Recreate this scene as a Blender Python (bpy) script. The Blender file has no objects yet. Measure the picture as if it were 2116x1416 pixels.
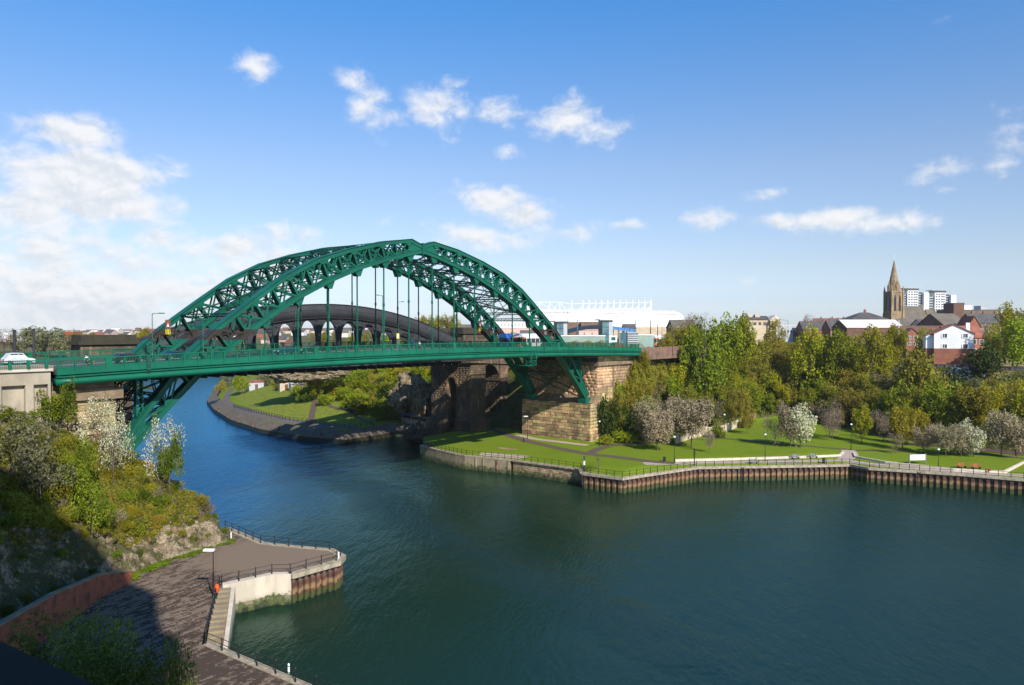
import bpy, bmesh, math, random
import numpy as np
from mathutils import Vector, Matrix, noise
from mathutils.bvhtree import BVHTree
R = math.radians
random.seed(7)
S = bpy.context.scene
COL = S.collection

# ---------------------------------------------------------------- camera
CAM = np.array([-104.3775, -109.905, 32.162]); YAW = 0.878937; PIT = -0.0186628; F = 1573.65
cd = bpy.data.cameras.new('camera'); cam = bpy.data.objects.new('camera', cd); COL.objects.link(cam)
cam.location = CAM; cam.rotation_euler = (math.pi/2 + PIT, 0, -YAW)
cd.sensor_width = 36; cd.lens = F/2116*36; cd.clip_start = 0.3; cd.clip_end = 20000
S.camera = cam
# ---------------------------------------------------------------- sun, sky, exposure
SUNV = Vector((-0.52, -1.22, 0.98)).normalized()       # towards the sun
ld = bpy.data.lights.new('sun', 'SUN'); sun = bpy.data.objects.new('sun', ld); COL.objects.link(sun)
sun.rotation_euler = (-SUNV).to_track_quat('-Z', 'Y').to_euler()
ld.energy = 5.0; ld.angle = R(0.53); ld.color = (1.0, 0.93, 0.83)
S.view_settings.view_transform = 'Standard'; S.view_settings.look = 'None'
S.view_settings.exposure = 0.50; S.view_settings.gamma = 1
W = bpy.data.worlds.new('World'); S.world = W; W.use_nodes = True

class NT:
    """small helper to write node trees"""
    def __init__(s, tree): s.t = tree; tree.nodes.clear()
    def n(s, typ, **k):
        nd = s.t.nodes.new(typ)
        for a, b in k.items():
            if a == 'inp':
                for i, v in b.items():
                    if isinstance(v, bpy.types.NodeSocket): s.t.links.new(v, nd.inputs[i])
                    else: nd.inputs[i].default_value = v
            else: setattr(nd, a, b)
        return nd
    def m(s, op, a, b=None, c=None, clamp=False):
        nd = s.t.nodes.new('ShaderNodeMath'); nd.operation = op; nd.use_clamp = clamp
        for i, v in enumerate((a, b, c)):
            if v is None: continue
            if isinstance(v, bpy.types.NodeSocket): s.t.links.new(v, nd.inputs[i])
            else: nd.inputs[i].default_value = v
        return nd.outputs[0]
    def mix(s, f, a, b, blend='MIX'):
        nd = s.t.nodes.new('ShaderNodeMix'); nd.data_type = 'RGBA'; nd.blend_type = blend
        for i, v in ((0, f), (6, a), (7, b)):
            if isinstance(v, bpy.types.NodeSocket): s.t.links.new(v, nd.inputs[i])
            elif i: nd.inputs[i].default_value = (v[0], v[1], v[2], 1)
            else: nd.inputs[i].default_value = v
        return nd.outputs[2]
    def ramp(s, v, *stops):
        nd = s.t.nodes.new('ShaderNodeValToRGB'); s.t.links.new(v, nd.inputs[0])
        el = nd.color_ramp.elements
        while len(el) > 1: el.remove(el[0])
        for i, (p, c) in enumerate(stops):
            e = el[0] if i == 0 else el.new(p)
            e.position = p
            c = c if isinstance(c, tuple) else (c, c, c)
            e.color = (c[0], c[1], c[2], 1)
        return nd.outputs[0]
    def sstep(s, v, a, b):
        nd = s.n('ShaderNodeMapRange', inp={0: v, 1: a, 2: b}); nd.interpolation_type = 'SMOOTHSTEP'
        return nd.outputs[0]
    def noise(s, vec, scale, detail=3, rough=.55, lac=2.0):
        return s.n('ShaderNodeTexNoise', inp={'Vector': vec, 'Scale': scale, 'Detail': detail, 'Roughness': rough}).outputs[0]

FWD = np.array([math.sin(YAW)*math.cos(PIT), math.cos(YAW)*math.cos(PIT), math.sin(PIT)])
RT = np.array([math.cos(YAW), -math.sin(YAW), 0.0]); UP = np.cross(RT, FWD)
def ray(px, py): return FWD + RT*(px-1058)/F + UP*(708-py)/F
def G(px, py, z):                     # ground point of height z seen in the photo's pixel
    v = ray(px, py); return CAM + v*(z-CAM[2])/v[2]
def DP(px, py, d): return CAM + ray(px, py)*d
def PY(px, py, y):
    v = ray(px, py); return CAM + v*(y-CAM[1])/v[1]

def build_world():
    t = NT(W.node_tree)
    sky = t.n('ShaderNodeTexSky'); sky.sky_type = 'NISHITA'; sky.sun_disc = False
    sky.sun_elevation = math.asin(SUNV.z); sky.sun_rotation = math.atan2(SUNV.x, SUNV.y)
    sky.air_density = 1.0; sky.dust_density = 0.6; sky.ozone_density = 2.4; sky.altitude = 50
    tc = t.n('ShaderNodeTexCoord'); d = tc.outputs['Generated']
    sp = t.n('ShaderNodeSeparateXYZ', inp={0: d})
    x, y, z = sp.outputs
    az = t.m('MULTIPLY', t.m('ARCTAN2', x, y), 57.2958)
    el = t.m('MULTIPLY', t.m('ARCSINE', z), 57.2958)
    # clear sky: a little deeper and paler toward the horizon, as on a spring day
    # the camera's rendering of the sky: paler blue low down, deeper high up, the same all round
    gr = t.ramp(t.m('DIVIDE', el, 30.0), (0.0, (.50, .56, .76)), (.067, (.42, .45, .60)), (.155, (.46, .44, .49)), (.385, (.47, .47, .52)), (.75, (.235, .48, .67)), (1.0, (.20, .47, .68)))
    skyc = t.mix(1.0, sky.outputs[0], t.mix(1.0, gr, (2.0, 2.0, 2.0), 'MULTIPLY'), 'MULTIPLY')
    # wisps and puffs
    map_ = t.n('ShaderNodeCombineXYZ', inp={0: az, 1: t.m('MULTIPLY', el, 1.35), 2: 0.0}).outputs[0]
    warp = t.n('ShaderNodeTexNoise', inp={'Vector': map_, 'Scale': 0.28, 'Detail': 3.0}).outputs['Color']
    wv = t.n('ShaderNodeVectorMath', operation='MULTIPLY_ADD', inp={0: warp, 1: (2.2, 1.6, 0), 2: map_}).outputs[0]
    n1 = t.noise(wv, 0.42, 9, .58); n2 = t.noise(wv, 0.16, 5, .5)
    P = []
    for px, py, rx, ry, s in CLOUDS:
        v = ray(px, py); v = v/np.linalg.norm(v)
        P.append((math.degrees(math.atan2(v[0], v[1])), math.degrees(math.asin(v[2])), rx/25.0, ry/24.0, s))
    acc = None
    for a, e, rx, ry, s in P:
        u = t.m('DIVIDE', t.m('SUBTRACT', az, a), rx); w = t.m('DIVIDE', t.m('SUBTRACT', el, e), ry)
        q = t.m('ADD', t.m('MULTIPLY', u, u), t.m('MULTIPLY', w, w))
        g = t.m('MULTIPLY', t.m('EXPONENT', t.m('MULTIPLY', q, -1.0)), s)
        acc = g if acc is None else t.m('MAXIMUM', acc, g)
    # bank of cloud low over the river upstream, scattered fair-weather cloud elsewhere
    ab = t.m('MULTIPLY', t.sstep(az, 42.0, 20.0), t.sstep(az, -60.0, -20.0))
    bank = t.m('MULTIPLY', t.m('MULTIPLY', ab, t.sstep(el, 10.0, 2.5)), 1.0)
    rest = t.m('MULTIPLY', t.m('SUBTRACT', 1.0, t.m('MULTIPLY', t.sstep(az, -60.0, -20.0), t.sstep(az, 130.0, 95.0))), 0.42)
    acc = t.m('MAXIMUM', t.m('MAXIMUM', acc, bank), t.m('MULTIPLY', rest, t.sstep(el, 45.0, 20.0)))
    dens = t.m('ADD', acc, t.m('MULTIPLY', t.m('SUBTRACT', n1, 0.5), 1.7))
    dens = t.m('ADD', dens, t.m('MULTIPLY', t.m('SUBTRACT', n2, 0.5), 0.5))
    mask = t.m('MULTIPLY', t.sstep(dens, 0.28, 1.05), t.sstep(acc, 0.02, 0.20))
    wh = t.m('MULTIPLY', mask, 0.93)
    wu = t.n('ShaderNodeVectorMath', operation='ADD', inp={0: wv, 1: (.25, .55, 0)}).outputs[0]
    rel = t.m('SUBTRACT', n1, t.noise(wu, 0.42, 9, .58))
    shade = t.sstep(t.m('ADD', t.m('MULTIPLY', rel, 3.2), t.m('MULTIPLY', t.m('SUBTRACT', 1.0, dens), .25)), -0.45, 0.35)
    ccol = t.mix(shade, (5.4, 5.7, 6.1), (6.8, 6.8, 6.9))
    c2 = t.mix(wh, skyc, ccol)
    bg = t.n('ShaderNodeBackground', inp={'Color': c2, 'Strength': 0.10})
    out = t.n('ShaderNodeOutputWorld', inp={0: bg.outputs[0]})
CLOUDS = [(535,140,52,34,.75),(730,165,40,36,.8),(760,215,52,50,.85),(905,225,76,52,.9),(820,240,76,28,.65),(1025,238,66,34,.65),(1170,240,80,36,.85),(1240,275,66,34,.75),
 (1050,315,35,18,.5),(490,250,34,18,.5),(150,275,90,30,1.1),(220,315,70,24,.7),(180,365,120,50,1.5),(190,410,130,45,1.4),(60,430,130,50,1.1),(250,420,70,40,.8),
 (60,500,120,40,.8),(320,495,60,24,.8),(480,515,120,38,1.0),(600,490,60,28,.7),(1010,410,80,34,1.0),(1080,450,70,34,1.0),(1000,490,120,30,.85),(1210,480,60,20,.7),
 (1290,465,50,14,.5),(1465,450,60,26,.75),(1640,460,90,20,.85),(1740,450,90,26,.85),(1830,460,90,24,.8),(1600,400,70,16,.5),(1990,350,90,24,.65),
 (1950,385,30,20,.4),(2090,260,40,40,.6),(1855,268,30,18,.4),(1940,255,25,16,.4),(1935,45,40,18,.4),(840,460,90,20,.4),(1540,585,50,14,.35),(300,590,260,50,1.0),(560,570,150,40,.9),(120,610,260,50,1.0),(560,530,70,30,.9)]
build_world()

# ---------------------------------------------------------------- materials
def pos(t): return t.n('ShaderNodeNewGeometry').outputs['Position']
def mat(name, c1, c2=None, scale=1.0, rough=.7, bump=0.0, bscale=None, metal=0.0, objvar=0.0, detail=4, spec=.4, extra=None, local=False, stretch=None):
    m = bpy.data.materials.new(name); m.use_nodes = True; t = NT(m.node_tree)
    p = t.n('ShaderNodeTexCoord').outputs['Object'] if local else pos(t)
    if stretch: p = t.n('ShaderNodeVectorMath', operation='MULTIPLY', inp={0: p, 1: stretch}).outputs[0]
    if c2 is None: c2 = tuple(v*0.8 for v in c1)
    nz = t.noise(p, scale, detail, .6)
    col = t.mix(t.sstep(nz, .35, .65), c1, c2)
    if objvar:
        r = t.n('ShaderNodeObjectInfo').outputs['Random']
        hs = t.n('ShaderNodeHueSaturation', inp={'Hue': t.m('ADD', 0.5, t.m('MULTIPLY', t.m('SUBTRACT', t.m('FRACT', t.m('MULTIPLY', r, 7.31)), .5), objvar*.12)),
              'Saturation': 1.0, 'Value': t.m('ADD', 1.0, t.m('MULTIPLY', t.m('SUBTRACT', r, .5), objvar*1.6)), 'Color': col})
        col = hs.outputs[0]
    if extra: col = extra(t, col, pos(t))
    b = t.n('ShaderNodeBsdfPrincipled', inp={'Base Color': col, 'Roughness': rough, 'Metallic': metal, 'Specular IOR Level': spec})
    if bump:
        h = t.noise(p, bscale or scale*3, 5, .6)
        bn = t.n('ShaderNodeBump', inp={'Height': h, 'Strength': min(1, bump), 'Distance': bump*.3})
        t.t.links.new(bn.outputs[0], b.inputs['Normal'])
    t.n('ShaderNodeOutputMaterial', inp={0: b.outputs[0]})
    return m
def leafmat(name, c1, c2, c3=None, scale=.6, objvar=.35, trans=.3, frac=.5):
    m = bpy.data.materials.new(name); m.use_nodes = True; t = NT(m.node_tree)
    p = pos(t)
    col = t.mix(t.sstep(t.noise(p, scale, 3), .38, .62), c1, c2)
    if c3:
        f = t.sstep(t.noise(p, 3.1, 2), frac, frac+.06)
        col = t.mix(f, col, c3)
    r = t.n('ShaderNodeObjectInfo').outputs['Random']
    col = t.n('ShaderNodeHueSaturation', inp={'Hue': t.m('ADD', 0.5, t.m('MULTIPLY', t.m('SUBTRACT', t.m('FRACT', t.m('MULTIPLY', r, 5.7)), .5), objvar*.10)),
        'Saturation': 1.0, 'Value': t.m('ADD', 1.0, t.m('MULTIPLY', t.m('SUBTRACT', r, .5), objvar*1.5)), 'Color': col}).outputs[0]
    d = t.n('ShaderNodeBsdfPrincipled', inp={'Base Color': col, 'Roughness': .65, 'Specular IOR Level': .15})
    tr = t.n('ShaderNodeBsdfTranslucent', inp={'Color': col})
    mx = t.n('ShaderNodeMixShader', inp={0: trans, 1: d.outputs[0], 2: tr.outputs[0]})
    t.n('ShaderNodeOutputMaterial', inp={0: mx.outputs[0]})
    return m

def x_green(t, col, p):
    # rust streaks and grime on the paint, and the brown anti-climb paint band on the ribs
    s = t.n('ShaderNodeVectorMath', operation='MULTIPLY', inp={0: p, 1: (1.2, 1.2, .25)}).outputs[0]
    g = t.sstep(t.noise(s, 1.6, 5, .65), .60, .80)
    f = t.sstep(t.noise(p, .12, 4, .6), .45, .7)
    col = t.mix(t.m('MULTIPLY', f, .30), col, (.012, .15, .105))
    return t.mix(t.m('MULTIPLY', g, .5), col, (.085, .055, .02))
def x_rib(t, col, p):
    col = x_green(t, col, p)
    z = t.n('ShaderNodeSeparateXYZ', inp={0: p}).outputs[2]
    f = t.m('MULTIPLY', t.m('GREATER_THAN', z, 30.35), t.m('LESS_THAN', z, 32.0))
    return t.mix(f, col, (.035, .028, .022))
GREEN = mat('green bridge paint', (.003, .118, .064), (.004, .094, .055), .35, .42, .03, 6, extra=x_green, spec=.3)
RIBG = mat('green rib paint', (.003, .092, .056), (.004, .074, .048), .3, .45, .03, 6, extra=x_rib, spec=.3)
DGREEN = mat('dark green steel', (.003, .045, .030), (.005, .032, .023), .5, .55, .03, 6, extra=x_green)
IRON = mat('grey painted iron', (.046, .048, .055), (.034, .036, .042), .4, .8, .03, 5, spec=.15)
BLACK = mat('black painted iron', (.012, .012, .014), (.02, .02, .022), 2, .45)
ASPH = mat('asphalt', (.060, .058, .056), (.045, .044, .043), .6, .9, .05, 20)
CONC = mat('weathered concrete', (.40, .345, .26), (.27, .23, .17), .45, .85, .06, 4, stretch=(1, 1, .35))
CONCP = mat('pale concrete', (.50, .45, .38), (.36, .32, .26), .7, .85, .05, 4, stretch=(1, 1, .3))
WHITE = mat('white paint', (.78, .79, .80), (.66, .68, .70), .3, .5)
OFFW = mat('off white render', (.66, .62, .56), (.60, .56, .50), .4, .8, .03, 8)
GLASS = mat('dark window glass', (.03, .04, .05), (.05, .065, .08), .5, .08, spec=.8)
TEALG = mat('teal glazing', (.10, .20, .22), (.05, .12, .15), .5, .12, spec=.8)
RAIL = mat('galvanised steel', (.32, .33, .34), (.25, .26, .27), 2, .4, metal=.6)
def x_stone(t, col, p):
    soot = t.sstep(t.noise(p, .16, 5, .6), .42, .66)
    col = t.mix(t.m('MULTIPLY', soot, .62), col, (.075, .060, .045))
    s = t.n('ShaderNodeVectorMath', operation='MULTIPLY', inp={0: p, 1: (1, 1, .12)}).outputs[0]
    st = t.sstep(t.noise(s, .9, 4), .60, .75)
    return t.mix(t.m('MULTIPLY', st, .35), col, (.42, .36, .27))
STONE = mat('sandstone block', (.47, .335, .165), (.31, .215, .105), .9, .9, .25, 2.2, objvar=.55, extra=x_stone)
JOINT = mat('sandstone joints', (.15, .11, .075), (.10, .075, .05), .8, .95, .1, 3)
def x_soot(t, col, p):
    soot = t.sstep(t.noise(p, .22, 5, .6), .36, .60)
    col = t.mix(t.m('MULTIPLY', soot, .75), col, (.040, .034, .030))
    s = t.n('ShaderNodeVectorMath', operation='MULTIPLY', inp={0: p, 1: (1, 1, .14)}).outputs[0]
    st = t.sstep(t.noise(s, 1.1, 4), .58, .74)
    return t.mix(t.m('MULTIPLY', st, .4), col, (.36, .31, .25))
SOOT = mat('sooty sandstone', (.19, .125, .070), (.11, .075, .045), .7, .9, .3, 2.0, objvar=.4, extra=x_soot)
DSTONE = mat('mossy dark coping', (.045, .040, .022), (.030, .028, .020), .8, .9, .15, 3)
def x_tide(t, col, p):
    z = t.n('ShaderNodeSeparateXYZ', inp={0: p}).outputs[2]
    zz = t.m('ADD', z, t.m('MULTIPLY', t.m('SUBTRACT', t.noise(p, 1.2, 6, .75), .5), 6.0))
    col = t.mix(t.m('MULTIPLY', t.sstep(z, 1.7, .6), .6), col, (.10, .085, .045))
    col = t.mix(t.m('MULTIPLY', t.sstep(zz, 1.05, .75), .85), col, (.045, .068, .012))
    return t.mix(t.sstep(zz, .25, .05), col, (.022, .022, .014))
def x_pile(t, col, p):
    z = t.n('ShaderNodeSeparateXYZ', inp={0: p}).outputs[2]
    zz = t.m('ADD', z, t.m('MULTIPLY', t.m('SUBTRACT', t.noise(p, 1.1, 4), .5), 1.1))
    top = t.sstep(zz, 2.1, 2.7)
    col = t.mix(t.m('MULTIPLY', top, .5), col, (.17, .13, .115))
    mid = t.m('MULTIPLY', t.sstep(zz, .9, 1.25), t.sstep(zz, 1.9, 1.4))
    col = t.mix(t.m('MULTIPLY', mid, .75), col, (.26, .165, .085))
    col = t.mix(t.m('MULTIPLY', t.sstep(zz, .95, .6), .8), col, (.040, .062, .012))
    return t.mix(t.sstep(zz, .2, .0), col, (.020, .022, .012))
PILE = mat('rusty sheet pile', (.110, .046, .028), (.055, .027, .020), 1.2, .85, .1, 5, objvar=.3, extra=x_pile)
QSTONE = mat('quay stone', (.37, .27, .155), (.25, .19, .115), 1.0, .9, .2, 3, objvar=.4, extra=x_tide)
QCONC = mat('quay concrete', (.27, .22, .145), (.19, .155, .105), .8, .9, .1, 4, extra=x_tide, stretch=(1, 1, .4))
LCONC = mat('shuttered concrete', (.54, .47, .38), (.43, .37, .29), .8, .85, .05, 4, extra=x_tide, stretch=(1, 1, .25))
CAP = mat('quay coping', (.36, .30, .22), (.22, .185, .13), 1.4, .9, .1, 5)
WCOPE = mat('pale path kerb', (.62, .53, .44), (.48, .40, .33), 1.0, .85, .05, 5)
def x_lawn(t, col, p):
    b = t.sstep(t.noise(p, .085, 4, .6), .50, .70)
    col = t.mix(t.m('MULTIPLY', b, .35), col, (.075, .125, .004))
    d = t.sstep(t.noise(p, .30, 5, .7), .60, .74)
    col = t.mix(t.m('MULTIPLY', d, .6), col, (.21, .18, .05))
    e = t.sstep(t.noise(p, 1.6, 4, .7), .50, .68)
    col = t.mix(t.m('MULTIPLY', e, .35), col, (.06, .115, .004))
    w = t.n('ShaderNodeTexWave', inp={'Vector': p, 'Scale': .9, 'Distortion': 4.0, 'Detail': 2.0, 'Detail Scale': 1.0}).outputs['Fac']
    return t.mix(t.m('MULTIPLY', w, .12), col, (.08, .14, .004))
LAWN = mat('mown grass', (.150, .198, .012), (.108, .158, .009), 3.0, .95, .12, 9, extra=x_lawn, spec=.1)
BANKG = mat('rough grass', (.175, .200, .026), (.105, .130, .018), .8, .95, .5, 3, spec=.1)
def x_scrub(t, col, p):
    b = t.sstep(t.noise(p, .25, 5, .65), .48, .62)
    return t.mix(b, col, (.045, .070, .010))
SCRUB = mat('scrubby ground', (.110, .095, .035), (.075, .072, .022), 1.2, .95, .6, 2.5, extra=x_scrub, spec=.1)
def x_dry(t, col, p):
    b = t.sstep(t.noise(p, .12, 5, .65), .46, .60)
    return t.mix(b, col, (.060, .085, .018))
DRY = mat('dry grass', (.29, .225, .105), (.20, .155, .07), .7, .95, .4, 3, extra=x_dry, spec=.1)
def x_rock(t, col, p):
    sv = t.n('ShaderNodeVectorMath', operation='MULTIPLY', inp={0: p, 1: (1.3, 1.3, .55)}).outputs[0]
    for cs, cw in ((1.1, .022), (3.2, .030)):
        ck = t.m('ABSOLUTE', t.m('SUBTRACT', t.noise(sv, cs, 4, .65), .5))
        col = t.mix(t.m('MULTIPLY', t.sstep(ck, cw, .0), .85), col, (.035, .028, .020))
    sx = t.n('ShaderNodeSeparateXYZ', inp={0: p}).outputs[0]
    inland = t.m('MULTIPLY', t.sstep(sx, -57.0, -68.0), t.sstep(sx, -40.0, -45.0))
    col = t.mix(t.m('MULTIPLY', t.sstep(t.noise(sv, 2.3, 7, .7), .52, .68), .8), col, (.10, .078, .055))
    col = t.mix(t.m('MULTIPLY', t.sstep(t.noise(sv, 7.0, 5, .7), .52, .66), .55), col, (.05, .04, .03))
    g = t.sstep(t.m('ADD', t.noise(p, .50, 6, .7), t.m('MULTIPLY', inland, .085)), .49, .58)  # heavier green growth inland, also painting in the deep shade there
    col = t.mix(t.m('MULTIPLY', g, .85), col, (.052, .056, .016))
    o = t.sstep(t.noise(p, .9, 3), .62, .72)
    return t.mix(t.m('MULTIPLY', o, .5), col, (.42, .24, .10))
WSTONE = mat('weathered brown stone', (.24, .17, .105), (.15, .11, .07), .8, .9, .15, 3)
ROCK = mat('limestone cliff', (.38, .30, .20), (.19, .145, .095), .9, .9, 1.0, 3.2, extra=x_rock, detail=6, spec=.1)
PAVE = mat('brown paving path', (.105, .070, .055), (.075, .052, .042), 1.5, .9, .05, 10)
PAVE2 = mat('pale paving', (.40, .32, .25), (.30, .235, .18), 1.2, .9, .05, 10)
CITY = mat('far town ground', (.085, .095, .035), (.12, .10, .06), .02, .95, spec=.1)
ORANGE = mat('orange plastic', (.75, .09, .01), None, 1, .5)
YELLOW = mat('yellow paint', (.75, .58, .01), None, 1, .5)
BLUEP = mat('blue paint', (.02, .12, .42), None, 1, .4)
REDP = mat('red paint', (.45, .02, .02), None, 1, .5)
TYRE = mat('black rubber', (.012, .012, .012), None, 1, .8)
TIMBER = mat('weathered timber', (.16, .14, .12), (.10, .088, .075), 1, .9, .1, 6)
BARK = mat('tree bark', (.120, .095, .065), (.075, .058, .04), 2, .95, .2, 6)
MUD = mat('river mud', (.045, .038, .020), (.03, .028, .016), 1, .5, .3, 3)

def m_brickwall():
    def x(t, col, p):
        q = t.n('ShaderNodeVectorMath', operation='MULTIPLY', inp={0: p, 1: (1, 1, 1)}).outputs[0]
        sp = t.n('ShaderNodeSeparateXYZ', inp={0: q})
        u = t.m('ADD', t.m('MULTIPLY', sp.outputs[0], .8), t.m('MULTIPLY', sp.outputs[1], .6))
        v = t.n('ShaderNodeCombineXYZ', inp={0: u, 1: sp.outputs[2], 2: 0.0}).outputs[0]
        bk = t.n('ShaderNodeTexBrick', inp={'Vector': v, 'Scale': 1.0, 'Mortar Size': .012, 'Brick Width': .23, 'Row Height': .078,
             'Color1': (.46, .095, .030, 1), 'Color2': (.30, .060, .022, 1), 'Mortar': (.22, .13, .08, 1)})
        g = t.sstep(t.noise(p, .8, 6, .7), .46, .66)
        return t.mix(t.m('MULTIPLY', g, .75), bk.outputs[0], (.085, .040, .026))
    return mat('red brick', (.3, .1, .05), None, 1, .9, .1, 8, extra=x)
BRICK = m_brickwall()
STK = 13.0
def m_setts():
    def x(t, col, p):
        rot = t.n('ShaderNodeVectorRotate', inp={0: p, 'Angle': R(33)}); rot.rotation_type = 'Z_AXIS'
        bk = t.n('ShaderNodeTexBrick', inp={'Vector': rot.outputs[0], 'Scale': 1.0, 'Mortar Size': .014, 'Brick Width': .24, 'Row Height': .12,
             'Color1': (.215, .160, .118, 1), 'Color2': (.195, .145, .108, 1), 'Mortar': (.12, .09, .065, 1)}).outputs[0]
        # damp, mossy setts gather in patches; each sett is either dark or pale
        s = t.n('ShaderNodeVectorMath', operation='SNAP', inp={0: rot.outputs[0], 1: (.24, .12, 1.0)}).outputs[0]
        s2 = t.n('ShaderNodeVectorRotate', inp={0: s, 'Angle': R(-33-STK)}); s2.rotation_type = 'Z_AXIS'
        s2 = t.n('ShaderNodeVectorMath', operation='MULTIPLY', inp={0: s2.outputs[0], 1: (.55, 2.0, 1)}).outputs[0]
        c = t.m('ADD', t.m('MULTIPLY', t.noise(s2, 1.1, 6, .75), .72), t.m('MULTIPLY', t.noise(p, .12, 3), .28))
        sp = t.n('ShaderNodeSeparateXYZ', inp={0: p})
        # the bull-nose of the pier is resurfaced and clean
        dx = t.m('SUBTRACT', sp.outputs[0], -49.5); dy = t.m('SUBTRACT', sp.outputs[1], -25.0)
        dd = t.m('SQRT', t.m('ADD', t.m('MULTIPLY', dx, dx), t.m('MULTIPLY', dy, dy)))
        far = t.sstep(dd, 6.0, 11.0)
        f = t.m('MULTIPLY', t.sstep(c, .475, .515), far)
        return t.mix(f, bk, (.062, .044, .034))
    return mat('stone setts', (.2, .15, .11), None, 1, .92, .08, 12, extra=x, spec=.15)
SETTS = m_setts()
def m_water():
    m = bpy.data.materials.new('river water'); m.use_nodes = True; t = NT(m.node_tree)
    p = pos(t)
    sp = t.n('ShaderNodeSeparateXYZ', inp={0: p})
    # ruffled by the wind upstream and along one drifting lane; calmer in the lee of the quay
    wob = t.m('MULTIPLY', t.m('SUBTRACT', t.noise(p, .05, 5, .6), .5), 26.0)
    lane = None
    pts = [G(520, 905, 0), G(700, 985, 0), G(880, 1090, 0), G(1080, 1180, 0), G(1300, 1290, 0), G(1560, 1400, 0), G(1750, 1500, 0)]
    for a, b in zip(pts, pts[1:]):
        ax, ay, bx, by = a[0], a[1], b[0], b[1]; L = math.hypot(bx-ax, by-ay); ux, uy = (bx-ax)/L, (by-ay)/L
        s = t.m('ADD', t.m('MULTIPLY', t.m('SUBTRACT', sp.outputs[0], ax), ux), t.m('MULTIPLY', t.m('SUBTRACT', sp.outputs[1], ay), uy))
        sc = t.m('MINIMUM', t.m('MAXIMUM', s, 0.0), L)
        dx = t.m('SUBTRACT', sp.outputs[0], t.m('MULTIPLY_ADD', sc, ux, ax)); dy = t.m('SUBTRACT', sp.outputs[1], t.m('MULTIPLY_ADD', sc, uy, ay))
        dd = t.m('SQRT', t.m('ADD', t.m('MULTIPLY', dx, dx), t.m('MULTIPLY', dy, dy)))
        lane = dd if lane is None else t.m('MINIMUM', lane, dd)
    lane = t.sstep(t.m('ADD', lane, t.m('MULTIPLY', wob, .75)), 8.5, .5)
    up = t.sstep(t.m('ADD', t.m('ADD', t.m('MULTIPLY', sp.outputs[1], .75), t.m('MULTIPLY', sp.outputs[0], -.65)), wob), 8.0, 45.0)
    near = t.sstep(sp.outputs[1], -40.0, -100.0)
    ruf = t.m('MAXIMUM', t.m('MULTIPLY', lane, .8), up)
    ruf = t.m('MAXIMUM', ruf, t.m('MULTIPLY', near, .35))
    cf = t.m('MAXIMUM', t.m('MULTIPLY', lane, .18), t.m('MAXIMUM', up, t.m('MULTIPLY', near, .12)))  # cf tints water and gloss: reflected blue sky painted into the colour
    st = t.n('ShaderNodeVectorRotate', inp={0: p, 'Angle': R(-35)}); st.rotation_type = 'Z_AXIS'
    q = t.n('ShaderNodeVectorMath', operation='MULTIPLY', inp={0: st.outputs[0], 1: (.65, 1.6, 1)}).outputs[0]
    h = t.m('ADD', t.m('MULTIPLY', t.noise(q, 1.1, 5, .62), 1.0), t.m('MULTIPLY', t.noise(q, .28, 3, .5), 1.6))
    amp = t.m('MULTIPLY_ADD', t.m('MAXIMUM', lane, t.m('MULTIPLY', near, .6)), .26, .17)
    bn = t.n('ShaderNodeBump', inp={'Height': t.m('MULTIPLY', h, amp), 'Strength': 1.0, 'Distance': .55})
    col = t.mix(t.sstep(t.noise(p, .02, 3), .4, .6), (.007, .022, .013), (.010, .026, .015))
    col = t.mix(cf, col, (.001, .024, .060))
    df = t.n('ShaderNodeBsdfDiffuse', inp={'Color': col})
    gl = t.n('ShaderNodeBsdfGlossy', inp={'Color': t.mix(cf, (.60, .86, .80), (.24, .66, 1.0)), 'Roughness': t.m('MULTIPLY_ADD', ruf, .06, .05), 'Normal': bn.outputs[0]})
    fz = t.n('ShaderNodeFresnel', inp={'IOR': t.m('MULTIPLY_ADD', cf, .42, 1.33), 'Normal': bn.outputs[0]})
    b = t.n('ShaderNodeMixShader', inp={0: fz.outputs[0], 1: df.outputs[0], 2: gl.outputs[0]})
    t.n('ShaderNodeOutputMaterial', inp={0: b.outputs[0]})
    return m
WATER = m_water()

# ---------------------------------------------------------------- objects
KIDS = {}
WP = {}   # world position of every parent (parents are never rotated unless local=True is used)
def props(o, label=None, cat=None, group=None, kind=None):
    if label: o['label'] = label
    if cat: o['category'] = cat
    if group: o['group'] = group
    if kind: o['kind'] = kind
    return o
def thing(name, label, cat, loc=(0, 0, 0), rot=0.0, group=None):
    o = bpy.data.objects.new(name, None); COL.objects.link(o); o.location = loc; o.rotation_euler = (0, 0, rot); o.empty_display_size = .5
    WP[o.name] = np.array(loc, float)
    return props(o, label, cat, group)
def link(name, me, parent=None, loc=None, rot=None, scale=None):
    o = bpy.data.objects.new(name, me); COL.objects.link(o)
    if parent: o.parent = parent; KIDS.setdefault(parent.name, []).append(o)
    if loc is not None: o.location = loc
    if rot is not None: o.rotation_euler = rot if hasattr(rot, '__len__') else (0, 0, rot)
    if scale is not None: o.scale = scale if hasattr(scale, '__len__') else (scale,)*3
    return o
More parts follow.
